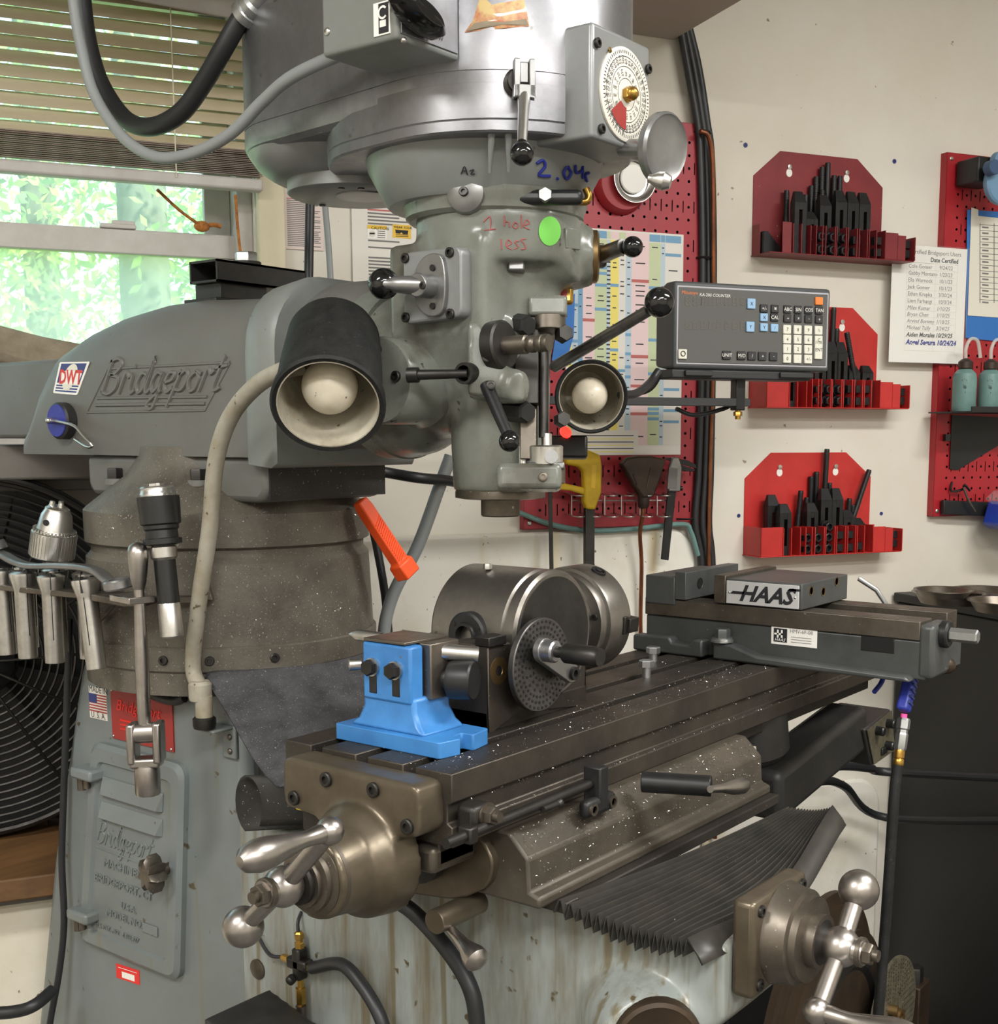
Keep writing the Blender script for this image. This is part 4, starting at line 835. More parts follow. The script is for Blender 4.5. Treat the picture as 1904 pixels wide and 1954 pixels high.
# rounded ear on the saddle's left
ear = rpoly([V((.06, .225, .925)), V((.06, .02, .925)), V((.06, -.002, .90)), V((.06, .005, .872)), V((.06, .045, .848)), V((.06, .16, .835)), V((.06, .23, .85))], .02, 5)
G().prism(ear, (.018, 0, 0)).build('saddle_ear', MILL, 'bracket', None, .002)
G().lathe([(.03, 0), (.034, .002), (.034, .012)], (.058, .09, .895), NX, 40).build('screw_nut', MILL, 'black')
G().box((-.005, .02, .898), (.06, .06, .925)).build('way_oil_lip', MILL, 'steelworn', None, .006, 3)
c = aX(860, 1745, .045); G().cyl((.09, c.y, c.z), (.02, c.y, c.z), .0125).build('lock_boss', MILL, 'bracket', None, .001)
e = aX(915, 1838, .02); s_ = V((.035, c.y - .006, c.z - .008)); L_ = (e - s_).length; G().lathe([(.0045, 0), (.0055, L_*.3), (.0075, L_*.55), (.0125, L_*.8), (.0128, L_*.92), (.009, L_*.99), (.003, L_*1.04)], s_, e - s_, 24).build('lock_handle', MILL, 'handle')
# saddle lock lever on the right
a, b = aY(1225, 1492, -.04), aY(1357, 1500, -.11); G().cyl(a, b, .0115).build('saddle_lock_bar', MILL, 'black', None, .001)
a2, b2 = aY(1355, 1506, -.12), aY(1425, 1498, -.12); L_ = (b2 - a2).length; G().lathe([(.004, 0), (.005, L_*.3), (.009, L_*.6), (.0095, L_*.85), (.006, L_*.97), (.001, L_)], a2, b2 - a2, 22).build('saddle_lock_knob', MILL, 'handle')
# knee
g = G(); g.prism(yz(.13, [(-.222, .770), (-.19, .735), (-.06, .62), (.15, .42), (.47, .20), (.47, .835), (.19, .845), (-.05, .85), (-.222, .842)]), (.135, 0, 0)); g.prism(yz(.26, [(.05, .55), (.47, .20), (.47, .835), (.05, .845)]), (.13, 0, 0))
g.lathe([(.062, -.06), (.056, .0), (.050, .025)], aX(1240, 1975, .118), V((-.75, -.66, 0)), 36)
knee = g.build('knee', MILL, 'paint_low', remesh=.005, smooth_it=9)
c = aX(1256, 1996, .095); ax_ = V((-.75, -.66, 0)); G().lathe([(.040, -.03), (.044, -.028), (.044, -.006), (.042, -.002), (.038, 0), (.036, -.001), (.001, -.001)], c, ax_, 48).build('elevating_cap', MILL, 'rust')
c = aX(490, 1850, .128); G().lathe([(.013, 0), (.013, .003), (.011, .004)], (.131, c.y, c.z), NX, 24).build('knee_plug', MILL, 'steelworn')
# crossfeed bracket, dial and ball crank
BX, BZ = .20, .84
br_ = G().box((.139, -.246, .792), (.252, -.222, .887)).build('crossfeed_bracket', MILL, 'bracket', None, .006, 3)
for dx in (-.044, .044):
    for dz in (-.036, .036): cap_screw(br_, (BX - .004 + dx, -.246, BZ + dz), (0, -1, 0), .006, .003)
G().lathe([(.050, 0), (.047, .012), (.046, .022), (.041, .024), (.041, .031), (.026, .032), (.026, .042)], (BX, -.246, BZ), (0, -1, 0), 52).build('crossfeed_dial', MILL, 'steelworn')
G().lathe([(.0215, .042), (.0215, .050), (.018, .051), (.012, .056), (.012, .064)], (BX, -.238, BZ), (0, -1, 0), 48).build('dial_lock', MILL, 'darksteel')
ballcrank((BX, -.305, BZ), (0, -1, 0), V((.038, 0, .042)), V((-.050, 0, -.044)), .09, 'crossfeed_crank')
# front bellows (way cover)
bl0, bl1, fl0, fr0 = aZ(1055, 1712, .862), aZ(1500, 1538, .868), aZ(1318, 1812, .846), aZ(1590, 1553, .878)
NP = 16; rings = []
for i in range(NP):
    for (dt, up) in ((0.0, 0), (.40, 1), (.62, 1)):
        t = (i + dt)/NP; tt = t**.85; amp = .015 + .006*math.sin(t*3.1) + .002*math.sin(i*2.3); A = bl0.lerp(fl0, tt); B = bl1.lerp(fr0, tt); row = []
        for k in range(13):
            s_ = k/12; sag = -.006*math.sin(math.pi*s_) + .010*math.sin(s_*6.283 + t*2)*t**3; P = A.lerp(B, s_) + V((0, -.012*math.sin(math.pi*s_)*t, sag + (0 if up else -amp))); row.append(P)
        rings.append(row)
bg_ = G(); bg_.loft(rings, False, False)
bo = bg_.build('way_bellows', MILL, 'bellows', flat=True); sm = bo.modifiers.new('t', 'SOLIDIFY'); sm.thickness = .0016
row = rings[-1]; fg = G(); fg.loft([[q + V((0, 0, .002)) for q in row], [q + V((-.004, -.014, -.010)) for q in row], [q + V((-.006, -.020, -.017)) for q in row]], False, False); o = fg.build('bellows_flap', MILL, 'bellows'); sm = o.modifiers.new('t', 'SOLIDIFY'); sm.thickness = .0025
# rear way cover: heavy felt-like sheet from the turret down behind the table, with a rolled end
T = [aX(385, 1248, .10), aX(470, 1236, .075), aX(570, 1215, .08), aX(660, 1190, .12), aX(735, 1170, .2)]
T = [V((XM + .200*math.cos(a), TY + .200*math.sin(a), 1.024)) for a in [math.radians(q) for q in (219, 230, 243, 258, 280, 305)]]
Bm = [aX(535, 1506, .06), aX(600, 1470, .10), aX(680, 1440, .16), V((.26, .30, .93)), V((.36, .29, .93)), V((.46, .28, .93))]
rings = []
for i in range(13):
    t = i/12; rings.append([T[k].lerp(Bm[k], t) + V((0, 0, -.012*math.sin(math.pi*t) + .008*math.sin(k*2.1 + t*5)*math.sin(math.pi*t))) for k in range(6)])
fe = G(); fe.loft(rings, False, False); o = fe.build('rear_way_cover', MILL, 'felt', sub=2); sm = o.modifiers.new('t', 'SOLIDIFY'); sm.thickness = .003
rl = []
for i in range(17):
    a = math.radians(-70 + 290*i/16); rl.append((math.cos(a)*.024, math.sin(a)*.036))
rc = aX(487, 1532, .09); g = G(); R0 = [V((rc.x - .01, rc.y + a, rc.z + b)) for a, b in rl]; g.loft([R0, [q + V((.06, -.04, -.004)) for q in R0], [q + V((.14, -.09, -.008)) for q in R0]], False, False); o = g.build('rolled_cover_end', MILL, 'blackspeck'); sm = o.modifiers.new('t', 'SOLIDIFY'); sm.thickness = .003
G().box((.02, .225, .918), (.05, .238, .950)).build('way_wiper', MILL, 'yellow', None, .001)
# oil line fittings and hoses on the knee
mc = aX(572, 1838, .118); mf = G().obox(mc, Y3, X3, Z3, .034, .016, .014).obox(mc, Y3, X3, Z3, .013, .016, .04).cyl(mc + V((-.006, .004, -.016)), mc + V((-.016, .004, -.02)), .006).build('oil_manifold', MILL, 'darksteel', None, .003)
G().lathe([(.006, 0), (.006, .008), (.0045, .009), (.0045, .012), (.006, .013), (.006, .02), (.004, .022)], mc + V((0, 0, .018)), Z3, 6).build('oil_fitting', mf, 'brass'); G().lathe([(.005, 0), (.005, .012), (.003, .016)], mc + V((0, .016, 0)), Y3, 8).build('oil_fitting', mf, 'brass')
G().lathe([(.006, 0), (.006, .008), (.005, .012)], mc + V((0, -.016, 0)), (0, -1, 0), 6).build('oil_fitting', mf, 'brass'); G().lathe([(.0045, 0), (.0045, .01), (.0065, .011), (.0065, .03), (.004, .034)], mc + V((0, 0, -.02)), (0, 0, -1), 6).build('oil_fitting', mf, 'brass')
G().cyl(mc + V((0, 0, -.054)), mc + V((0, 0, -.075)), .0065).cyl(mc + V((0, 0, -.07)), mc + V((0, 0, -.14)), .006).build('oil_valve', mf, 'steelworn')
G().tube([mc + V((0, .03, 0)), aX(515, 1822, .118), aX(497, 1795, .12), aX(485, 1770, .125)], .0024, 8, 6).build('oil_tube', mf, 'cable'); G().tube([mc + V((0, 0, .03)), aX(568, 1762, .12), aX(575, 1740, .13)], .0022, 8, 6).build('oil_tube', mf, 'cable')
G().tube([mc + V((0, -.022, 0)), aX(650, 1840, .11), aX(690, 1880, .105), aX(725, 1940, .10), aX(745, 2010, .10)], .0078, 14, 8).build('oil_hose', mf, 'cable')
tag(G().tube([aX(735, 1706, .10), aX(790, 1742, .10), aX(850, 1808, .095), aX(895, 1880, .09), aX(910, 1954, .09), aX(912, 2080, .09)], .0088, 14, 8).build('hose', None, 'cable'), 'black hose curving down below the table crank across the knee', 'hose')
# ================================================================== things on and around the mill
# --- blue tailstock
t = thing('tailstock', 'blue painted tailstock with steel centre block on the near end of the table', 'tailstock', (.075, .12, 1.0))
base = rpoly([V((.034, .19, 1.0)), V((.034, .045, 1.0)), V((.062, .040, 1.0)), V((.062, .052, 1.0)), V((.080, .056, 1.0)), V((.080, .040, 1.0)), V((.112, .046, 1.0)), V((.115, .19, 1.0))], .004, 3)
G().prism(base, (0, 0, .0165)).build('base', t, 'blue', None, .0025, 2)
def rc4(x0, y0, x1, y1, z): return [V((x0, y0, z)), V((x1, y0, z)), V((x1, y1, z)), V((x0, y1, z))]
G().loft([rc4(.042, .072, .108, .178, 1.016), rc4(.046, .083, .106, .168, 1.024), rc4(.048, .090, .104, .162, 1.038), rc4(.048, .090, .104, .162, 1.052)], True).build('pedestal', t, 'blue', None, .004, 2)
G().box((.046, .093, 1.045), (.066, .160, 1.105)).build('upright', t, 'blue', None, .003, 2)
G().box((.068, .085, 1.048), (.112, .158, 1.106)).build('slide_block', t, 'steelworn', None, .0015)
G().box((.046, .100, 1.1055), (.108, .158, 1.109)).build('slide_cap', t, 'steelworn', None, .001)
for yy in (.145, .113):
    G().box((.0455, yy - .0055, 1.052), (.0475, yy + .0055, 1.078)).build('slot', t, 'black', None, .0008)
    G().lathe([(.0095, 0), (.0095, .003)], (.046, yy, 1.0795), NX, 24).build('washer', t, 'steel'); G().hexn((.043, yy, 1.0795), NX, .0085, .0075).build('bolt', t, 'darksteel')
G().lathe([(.0075, 0), (.0075, .03), (.006, .032)], (.09, .150, 1.098), V((-.25, .97, 0)), 20).lathe([(.006, .0), (.0065, .03), (.001, .042)], (.085, .17, 1.102), V((-.15, .98, .03)), 18).build('centre', t, 'steel')
G().lathe([(.0062, 0), (.0062, .012), (.0045, .013), (.0035, .013), (.0035, .008)], (.052, .168, 1.079), V((-.6, .5, 0)), 18).build('socket_bolt', t, 'steel')
G().cyl((.09, .09, 1.095), (.115, .062, 1.091), .0085).build('quill_shaft', t, 'steel')
G().lathe([(.010, -.006), (.012, 0), (.012, .004), (.0195, .006), (.0205, .010), (.0205, .030), (.019, .032), (.001, .032)], (.093, .088, 1.066), V((.35, -.94, 0)), 36).build('thumb_wheel', t, 'blackox')
# --- dividing head with chuck
t = thing('dividing_head', 'steel dividing head with index plate, crank and chuck on the table', 'dividing head', (.22, .12, 1.0))
bx0, bx1, by0, by1 = .150, .335, .078, .205
g = G().prism([V((bx0, by0, 1.0)), V((bx1, by0, 1.0)), V((bx1, by0, 1.055)), V((bx1 - .02, by0, 1.092)), V((bx0 + .055, by0, 1.092)), V((bx0 + .0, by0, 1.094))], (0, .055, 0))
g.box((bx0, by0, 1.0), (bx1, by1, 1.022)).box((bx0 + .02, by1 - .03, 1.0), (bx1, by1, 1.09)); g.build('base', t, 'table', None, .002)
G().box((bx0 - .002, by0 - .004, 1.0925), (bx0 + .028, by0 + .016, 1.103)).build('clamp_block', t, 'darksteel', None, .0012)
cx, cz = .262, 1.092; R = .0735
bd = G().lathe([(.070, 0), (R, .003), (R, .012), (R - .003, .014), (R - .003, .018), (R, .020), (R, .118), (R - .003, .122)], (cx, .072, cz), Y3, 72).build('swivel_body', t, 'groundsteel')
G().lathe([(.066, -.001), (.066, .001)], (cx, .072, cz), Y3, 64).build('end_disc', t, 'darksteel')
sx0 = aX(890, 1213, cx - R - .004); sc = V((cx - R - .004, sx0.y, sx0.z))
G().lathe([(.026, -.05), (.0265, .000), (.024, .002), (.0155, .002), (.0145, .006), (.0115, .006), (.0115, -.04)], sc, NX, 44, cap=False).build('spindle_tail', t, 'blackox')
for a in (35, 150, 265): q = math.radians(a); G().lathe([(.0028, 0), (.0028, .0008)], sc + V((-.002, math.cos(q)*.0205, math.sin(q)*.0205)), NX, 10).build('tail_screw', t, 'darksteel')
G().hexn((.24, .15, cz + R - .002), Z3, .005, .006).build('oil_screw', t, 'steel')
G().cyl(aX(848, 1160, .2), aX(856, 1153, .22), .006).build('lock_pin', t, 'darksteel'); G().cyl(aX(836, 1212, .19), aX(846, 1185, .22), .005).build('lock_stub', t, 'groundsteel')
# index plate and crank
ic = aY(1043, 1270, .045); ir = .0515
pl = G().lathe([(ir, 0), (ir, .006), (ir - .001, .007), (.001, .007)], (ic.x, .058, ic.z), (0, -1, 0), 72).build('index_plate', t, 'indexplate')
g = G(); py = .0503
for j, n in enumerate((20, 19, 18, 17, 16, 15)):
    rr = ir*(.92 - .12*j)
    for k in range(n*2 if j < 3 else n):
        a = 6.283*k/(n*2 if j < 3 else n) + j*.3; c = V((ic.x + math.cos(a)*rr, py, ic.z + math.sin(a)*rr)); g.poly([c + V((math.cos(b)*.0017, 0, math.sin(b)*.0017)) for b in (0, 1.047, 2.094, 3.1416, 4.19, 5.236)])
g.build('index_holes', pl, 'black')
a0 = aY(1030, 1240, .04); a1 = aY(1082, 1283, .04); d = (a1 - a0).normalized(); s_ = V((d.z, 0, -d.x)); arm = []
for k in range(13): q = math.pi/2 + math.pi*k/12; arm.append(a0 + d*math.cos(q)*.0135 + s_*math.sin(q)*.0135)
for k in range(13): q = -math.pi/2 + math.pi*k/12; arm.append(a1 + d*math.cos(q)*.011 + s_*math.sin(q)*.011)
G().prism(arm, (0, -.008, 0)).build('index_arm', t, 'alumdark', None, .0008)
G().lathe([(.012, 0), (.012, .014), (.010, .016)], a0 + V((0, -.006, 0)), (0, -1, 0), 28).build('arm_hub', t, 'alum')
G().lathe([(.006, 0), (.006, .010), (.0095, .011), (.0108, .013), (.0108, .050), (.0095, .053), (.0095, .056), (.001, .056)], a0 + V((.0, -.022, 0)), (0, -1, 0), 32).build('crank_knob', t, 'darksteel')
G().lathe([(.0075, 0), (.0075, .006), (.004, .006), (.004, .002)], a1 + V((0, -.006, 0)), (0, -1, 0), 20).build('arm_bolt', t, 'blackox')
c = aY(951, 1280, by0); G().lathe([(.015, 0), (.015, .001), (.006, .0012), (.005, .0)], c, (0, -1, 0), 32).build('brass_plug', t, 'bronze'); G().box((c.x - .0015, by0 - .002, c.z - .005), (c.x + .0015, by0 - .0008, c.z + .005)).build('plug_slot', t, 'black')
# chuck on the far side
ck = G().lathe([(.045, -.03), (.045, 0), (.058, .001), (.060, .004), (.060, .012), (.064, .013), (.0655, .016), (.0655, .055), (.063, .058), (.02, .058)], (cx + R + .028, .135, cz - .002), X3, 64).build('chuck', t, 'groundsteel')
c = aX(1108, 1117, cx + R + .07); kd = V((0, -.45, .89)).normalized(); kp = V((cx + R + .066, .135, cz)) + kd*.0655
G().lathe([(.0095, -.004), (.0095, .0005), (.007, .0008), (.006, -.002)], kp, kd, 24).obox(kp, X3, kd.cross(X3), kd, .006, .006, .002).build('chuck_key_socket', ck, 'blackox')
jd = V((0, -.96, -.10)).normalized(); jp = V((cx + R + .082, .135, cz)) + jd*.064; G().obox(jp, jd, X3, jd.cross(X3), .016, .020, .018).obox(jp + V((-.012, 0, 0)), jd, X3, jd.cross(X3), .008, .008, .022).build('chuck_jaw', ck, 'darksteel', None, .001)
for k in range(4): q = math.radians(100 + 70*k); G().lathe([(.004, 0), (.004, .003), (.0025, .003), (.0025, .001)], (cx + R + .0285, .135 + math.cos(q)*.05, cz - .002 + math.sin(q)*.05), NX, 14).build('chuck_bolt', ck, 'darksteel')
# --- machine vise
t = thing('machine_vise', 'large grey steel machine vise with printed side plate on the far end of the table', 'vise', (.77, .0, 1.0)); vx0, vx1 = .70, .80
bs = [(.231, 1.0), (.231, 1.026), (.205, 1.028), (.16, 1.020), (.14, 1.018), (.12, 1.018), (.118, 1.024), (.06, 1.024), (.04, 1.018), (-.17, 1.016), (-.186, 1.012), (-.190, 1.002)]
G().prism([V((vx0 - .022, y, z)) for y, z in [(.231, 1.001), (.231, 1.024), (.17, 1.026), (.165, 1.018), (.135, 1.016), (.13, 1.026), (.115, 1.026), (.115, 1.001)]], (.024, 0, 0)).prism([V((vx0 - .022, y, z)) for y, z in [(.098, 1.001), (.098, 1.026), (.07, 1.024), (.03, 1.012), (-.18, 1.008), (-.188, 1.001)]], (.024, 0, 0)).build('base_flange', t, 'visepaint', None, .003, 2)
G().box((vx0, -.20, 1.001), (vx1 + .04, .222, 1.053)).build('body', t, 'visepaint', None, .003, 2)
G().box((vx0 - .003, -.192, 1.053), (vx0 + .040, .222, 1.078)).box((vx1, -.192, 1.053), (vx1 + .04, .222, 1.078)).build('rail', t, 'steelworn', None, .0012)
G().box((vx0 + .04, -.192, 1.045), (vx1, .222, 1.062)).build('rail_bed', t, 'tabledark')
G().box((vx0 - .006, .170, 1.070), (vx1 + .055, .220, 1.112)).build('fixed_jaw', t, 'visepaint', None, .002); G().box((vx0 - .006, .152, 1.079), (vx1 + .055, .170, 1.119)).build('jaw_plate', t, 'visepaint', None, .001)
for xx in (.73,): G().lathe([(.008, 0), (.008, .0005), (.004, -.004)], (xx + .005, .1515, 1.10), (0, -1, 0), 18).build('jaw_screw', t, 'blackox')
G().box((vx0 - .006, .088, 1.079), (vx1 + .055, .106, 1.119)).build('jaw_plate', t, 'steelworn', None, .001)
mj = G().box((vx0 - .004, -.028, 1.079), (vx1 + .05, .088, 1.115)).build('moving_jaw', t, 'visepaint', None, .0015)
for (xx, zz) in ((.725, 1.103), (.765, 1.098), (.81, 1.108)): G().lathe([(.0065, 0), (.0065, .0008), (.005, .0005), (.0045, -.004)], (xx, -.028, zz), (0, -1, 0), 16).build('jaw_hole', mj, 'bronze')
hp = G().box((vx0 - .0062, -.024, 1.0805), (vx0 - .004, .086, 1.1125)).build('brand_plate', mj, 'plateal', None, .0003)
g = G(); pyy = .086
def hq(pts): g.poly([V((vx0 - .0066, .074 - x*.094, 1.0855 + z*.0225)) for x, z in pts])
g.text('HAAS', V((vx0 - .0066, .066, 1.0862)), EYm, Z3, .0305, shear=.38, sx=1.04, bold=.0010)
hq([(-.06, .40), (.16, .40), (.18, .58), (-.02, .58)]); hq([(.86, .86), (1.06, .86), (1.08, 1.0), (.90, 1.0)])
g.build('brand_lettering', hp, 'ink')
for yy in (.081, -.019): G().ball((vx0 - .0064, yy, 1.096), .0018, 10).build('plate_rivet', hp, 'steel')
mp = G().box((vx0 - .0008, -.050, 1.0285), (vx0 + .001, .018, 1.0535)).build('model_plate', t, 'white', None, .0003)
g = G(); g.mat(0).box((vx0 - .0012, .014, 1.032), (vx0 - .0007, -.006, 1.051)); g.mat(1).box((vx0 - .0015, .009, 1.038), (vx0 - .0012, .0065, 1.049)).box((vx0 - .0015, .003, 1.038), (vx0 - .0012, .0005, 1.049)).box((vx0 - .0015, .013, 1.042), (vx0 - .0012, .0005, 1.0445)).text('HAAS', (vx0 - .0014, .0125, 1.0332), EYm, Z3, .0062, shear=.3)
g.mat(2).text('HMV-6F-08', (vx0 - .0012, -.010, 1.0465), EYm, Z3, .0072)
for k in range(3): g.box((vx0 - .0012, -.012, 1.0405 - .0035*k), (vx0 - .0008, -.042, 1.0412 - .0035*k))
g.build('plate_print', mp, ['ink', 'white', 'print'])
G().box((vx0 - .0006, -.158, 1.032), (vx0 + .004, -.112, 1.053)).build('side_recess', t, 'black', None, .001)
G().box((vx0 - .001, -.210, 1.003), (vx0 + .062, -.188, 1.074)).build('screw_end', t, 'visepaint', None, .006, 3)
vs = V((vx0 + .030, -.210, 1.060)); vh = G().lathe([(.018, 0), (.018, .008), (.016, .010), (.010, .010), (.010, .011)], vs, (0, -1, 0), 32).build('screw_collar', t, 'blackox')
G().lathe([(.0092, 0), (.0092, .034), (.008, .036)], vs + V((0, -.010, 0)), (0, -1, 0), 6).build('hex_drive', t, 'galv', ang=20)
c = aX(1378, 1200, vx0 - .014); G().cyl((c.x, c.y, 1.0), (c.x, c.y, 1.04), .006).build('clamp_stud', t, 'blackox'); G().lathe([(.016, 0), (.016, .003), (.0145, .0035), (.0145, .006)], (c.x, c.y, 1.0262), Z3, 28).build('clamp_washer', t, 'galv'); G().hexn((c.x, c.y, 1.032), Z3, .0115, .013).build('clamp_nut', t, 'visepaint')
G().lathe([(.012, 0), (.0125, .004), (.0095, .012), (.004, .016)], aY(1800, 1268, -.19), (.3, -.9, -.2), 20).build('vise_foot', t, 'rust')
# loose bolts on the table
def tbolt(px, py, h, lab):
    c = aZ(px, py, 1.0); b = thing('hex_bolt', lab, 'bolt', c, group='loose bolts in the table slot'); G().cyl(c + V((0, 0, -.012)), c + V((0, 0, h)), .0058).build('shank', b, 'galv'); G().lathe([(.010, 0), (.010, .0075), (.009, .009)], c + V((0, 0, h)), Z3, 6).build('head', b, 'galv', ang=20)
tbolt(1233, 1292, .014, 'silver hex bolt standing in the slot, nearer to the camera'); tbolt(1246, 1262, .012, 'silver hex bolt standing in the slot, nearer to the vise')
# --- power feed under the far end of the table
t = thing('power_feed', 'black table power feed motor hung below the vise end of the table', 'power feed', (.95, .03, .85))
pa, pb = aY(1606, 1392, .03), aY(1462, 1506, .03); d = (pb - pa).normalized(); sd_ = d.cross(Y3)
G().obox((pa + pb)/2, d, Y3, sd_, (pb - pa).length + .05, .07, .075).build('motor_case', t, 'blackrub', None, .012, 3)
c = aY(1430, 1390, .06); G().lathe([(.05, -.05), (.055, -.02), (.055, .03), (.045, .042)], c, Z3*-1 + X3*.2, 32).build('gear_case', t, 'blackrub')
P = [aY(1650, 1392, -.012), aY(1700, 1352, -.012), aY(1706, 1432, -.012), aY(1664, 1462, -.012)]; G().prism(P, (0, .09, 0)).build('control_box', t, 'blackrub', None, .004); pp = [q + V((0, -.001, 0)) for q in P]; cq = sum(pp, V())/4
cpn = G().prism([cq + (q - cq)*.94 for q in pp], (0, -.0015, 0)).build('control_panel', t, 'panelbrown')
for (kx, ky) in ((1672, 1394), (1692, 1380), (1690, 1422)): c = aY(kx, ky, -.014); G().lathe([(.0075, 0), (.0075, .012), (.006, .014)], c, (0, -1, 0), 18).build('control_knob', t, 'black')
c = aY(1684, 1432, -.014); G().obox(c, X3, Y3, Z3, .02, .008, .012).build('rocker_switch', t, 'black', None, .002)
G().tube([aY(1437, 1425, .02), aY(1437, 1450, .015), aY(1425, 1475, .01), aY(1412, 1500, .0), aY(1400, 1540, .02)], .0042, 10, 6).build('feed_cable', t, 'conduit')
for (x0_, y0_, x1_, y1_, r_) in ((1560, 1490, 1640, 1468, .008), (1480, 1512, 1660, 1482, .006), (1480, 1545, 1665, 1500, .006)):
    pass
tag(G().tube([aY(1385, 1500, .3), aY(1470, 1520, .28), aY(1560, 1492, .26), aY(1610, 1500, .26), aY(1690, 1560, .26), WF @ V((1.905, -.50, .55))], .009, 10, 8).build('cable_bundle', None, 'cable'), 'black cables arching behind the power feed to the cabinet', 'cable')
tag(G().tube([aY(1560, 1478, .22), aY(1600, 1462, .2), aY(1660, 1466, .2), aY(1706, 1474, .2), WF @ V((1.905, -.62, .66))], .009, 10, 8).build('air_line', None, 'cable'), 'short black hose behind the power feed control panel', 'hose')
# --- air gun hanging with its hose
t = thing('air_gun', 'blue air blow gun hanging from the table end with a grey hose', 'air gun', aY(1722, 1360, -.16)); yA = -.16
h0, h1 = aY(1742, 1268, yA), aY(1722, 1356, yA); d = (h1 - h0); s_ = d.cross(Y3).normalized()
g = G().loft([[h0 + s_*-.006 + Y3*.008, h0 + s_*.012 + Y3*.008, h0 + s_*.012 - Y3*.008, h0 - s_*.006 - Y3*.008], [h1 + s_*-.008 + Y3*.008, h1 + s_*.012 + Y3*.008, h1 + s_*.012 - Y3*.008, h1 - s_*.008 - Y3*.008]], True); hb = g.build('grip', t, 'bluegun', None, .004, 3)
for k in range(6): c = h0.lerp(h1, .18 + .13*k); G().obox(c - Y3*.008, s_, Y3, d, .014, .004, .003).build('grip_rib', hb, 'navy')
G().tube([aY(1694, 1262, -.11), aY(1686, 1290, -.11), aY(1680, 1305, -.11), aY(1668, 1320, -.11)], .0035, 10, 5).build('trigger', t, 'bluegun')
c = aY(1725, 1362, yA); G().cyl(c, aY(1724, 1372, yA), .0042).build('plug_ring', t, 'pinkglow')
G().lathe([(.0075, 0), (.009, .003), (.009, .014), (.0075, .016), (.0075, .020), (.0085, .022), (.0085, .040), (.006, .046)], aY(1725, 1370, yA), aY(1717, 1430, yA) - aY(1725, 1370, yA), 6).build('air_coupler', t, 'galv', ang=20)
G().lathe([(.0062, 0), (.0072, .004), (.0072, .012), (.006, .013), (.0072, .015), (.0072, .022), (.006, .024)], aY(1717, 1428, yA), aY(1713, 1465, yA) - aY(1717, 1428, yA), 12).build('hose_ferrule', t, 'brass')
G().tube([aY(1713, 1460, yA), aY(1706, 1520, yA), aY(1698, 1640, yA), aY(1688, 1780, yA), aY(1674, 1954, yA), aY(1664, 2080, yA)], .0072, 16, 8).build('air_hose', t, 'lampshade')
# --- rusty rotary table parked low on the right
t = thing('rotary_table', 'rusty old dividing head with perforated plate below the air hose', 'dividing head', aY(1640, 1954, .02))
def rq(x, y, Y=.05): return aY(x, y, Y)
c = rq(1556, 1985, .05); G().lathe([(.245, 0), (.245, .012), (.225, .014), (.225, .022), (.190, .026), (.190, .05)], c, (.05, -1, .0), 64).build('body_ring', t, 'rust')
G().lathe([(.15, .03), (.15, .052), (.135, .056), (.125, .05)], c, (.05, -1, 0), 56, cap=False).build('graduated_ring', t, 'darksteel')
c2 = rq(1700, 1935, -.02); ip = G().lathe([(.100, 0), (.100, .006), (.001, .006)], c2, (0, -1, 0), 64).build('index_plate', t, 'panelbrown')
g = G()
for j in range(9):
    n = 52 - 4*j
    for k in range(n): a = 6.283*k/n; q = c2 + V((math.cos(a)*(.094 - .007*j), -.0064, math.sin(a)*(.094 - .007*j))); g.poly([q + V((math.cos(b)*.0014, 0, math.sin(b)*.0014)) for b in (0, 1.26, 2.5, 3.77, 5.0)])
g.build('index_holes', ip, 'black')
G().lathe([(.014, 0), (.014, .012), (.006, .012), (.006, .008)], rq(1708, 1938, -.03), (0, -1, 0), 24).lathe([(.009, 0), (.009, .02)], rq(1690, 1925, -.02), (.2, -1, 0), 18).build('plate_hub', t, 'bronze')
c3 = rq(1742, 1862, .06); G().obox(c3 + V((0, 0, -.06)), X3, Y3, Z3, .06, .05, .10).build('clamp_foot', t, 'rust', None, .003); G().hexn(c3 + V((0, 0, -.01)), Z3, .02, .03).cyl(c3 + V((0, 0, -.02)), c3 + V((0, 0, 0)), .012).build('clamp_bolt', t, 'darksteel')
cab2 = thing('low_stand', 'low stand under the rusty dividing head, with an added dark box behind the knee', 'stand', aY(1640, 1954, .1))
c = rq(1640, 2040, .1); x0_ = aY(1390, 1900, .3).x; x1_ = aY(1600, 1900, .3).x; z_ = aY(1480, 1850, .3).z; G().box((x0_, .30, FLOOR), (x1_, .55, z_)).build('dark_fill_box', cab2, 'cabinet', None, .004); G().box((c.x - .35, .10, FLOOR), (c.x + .25, .28, c.z - .11)).build('stand_shelf', cab2, 'cabinet', None, .004)  # dark box added to darken the gap below the knee
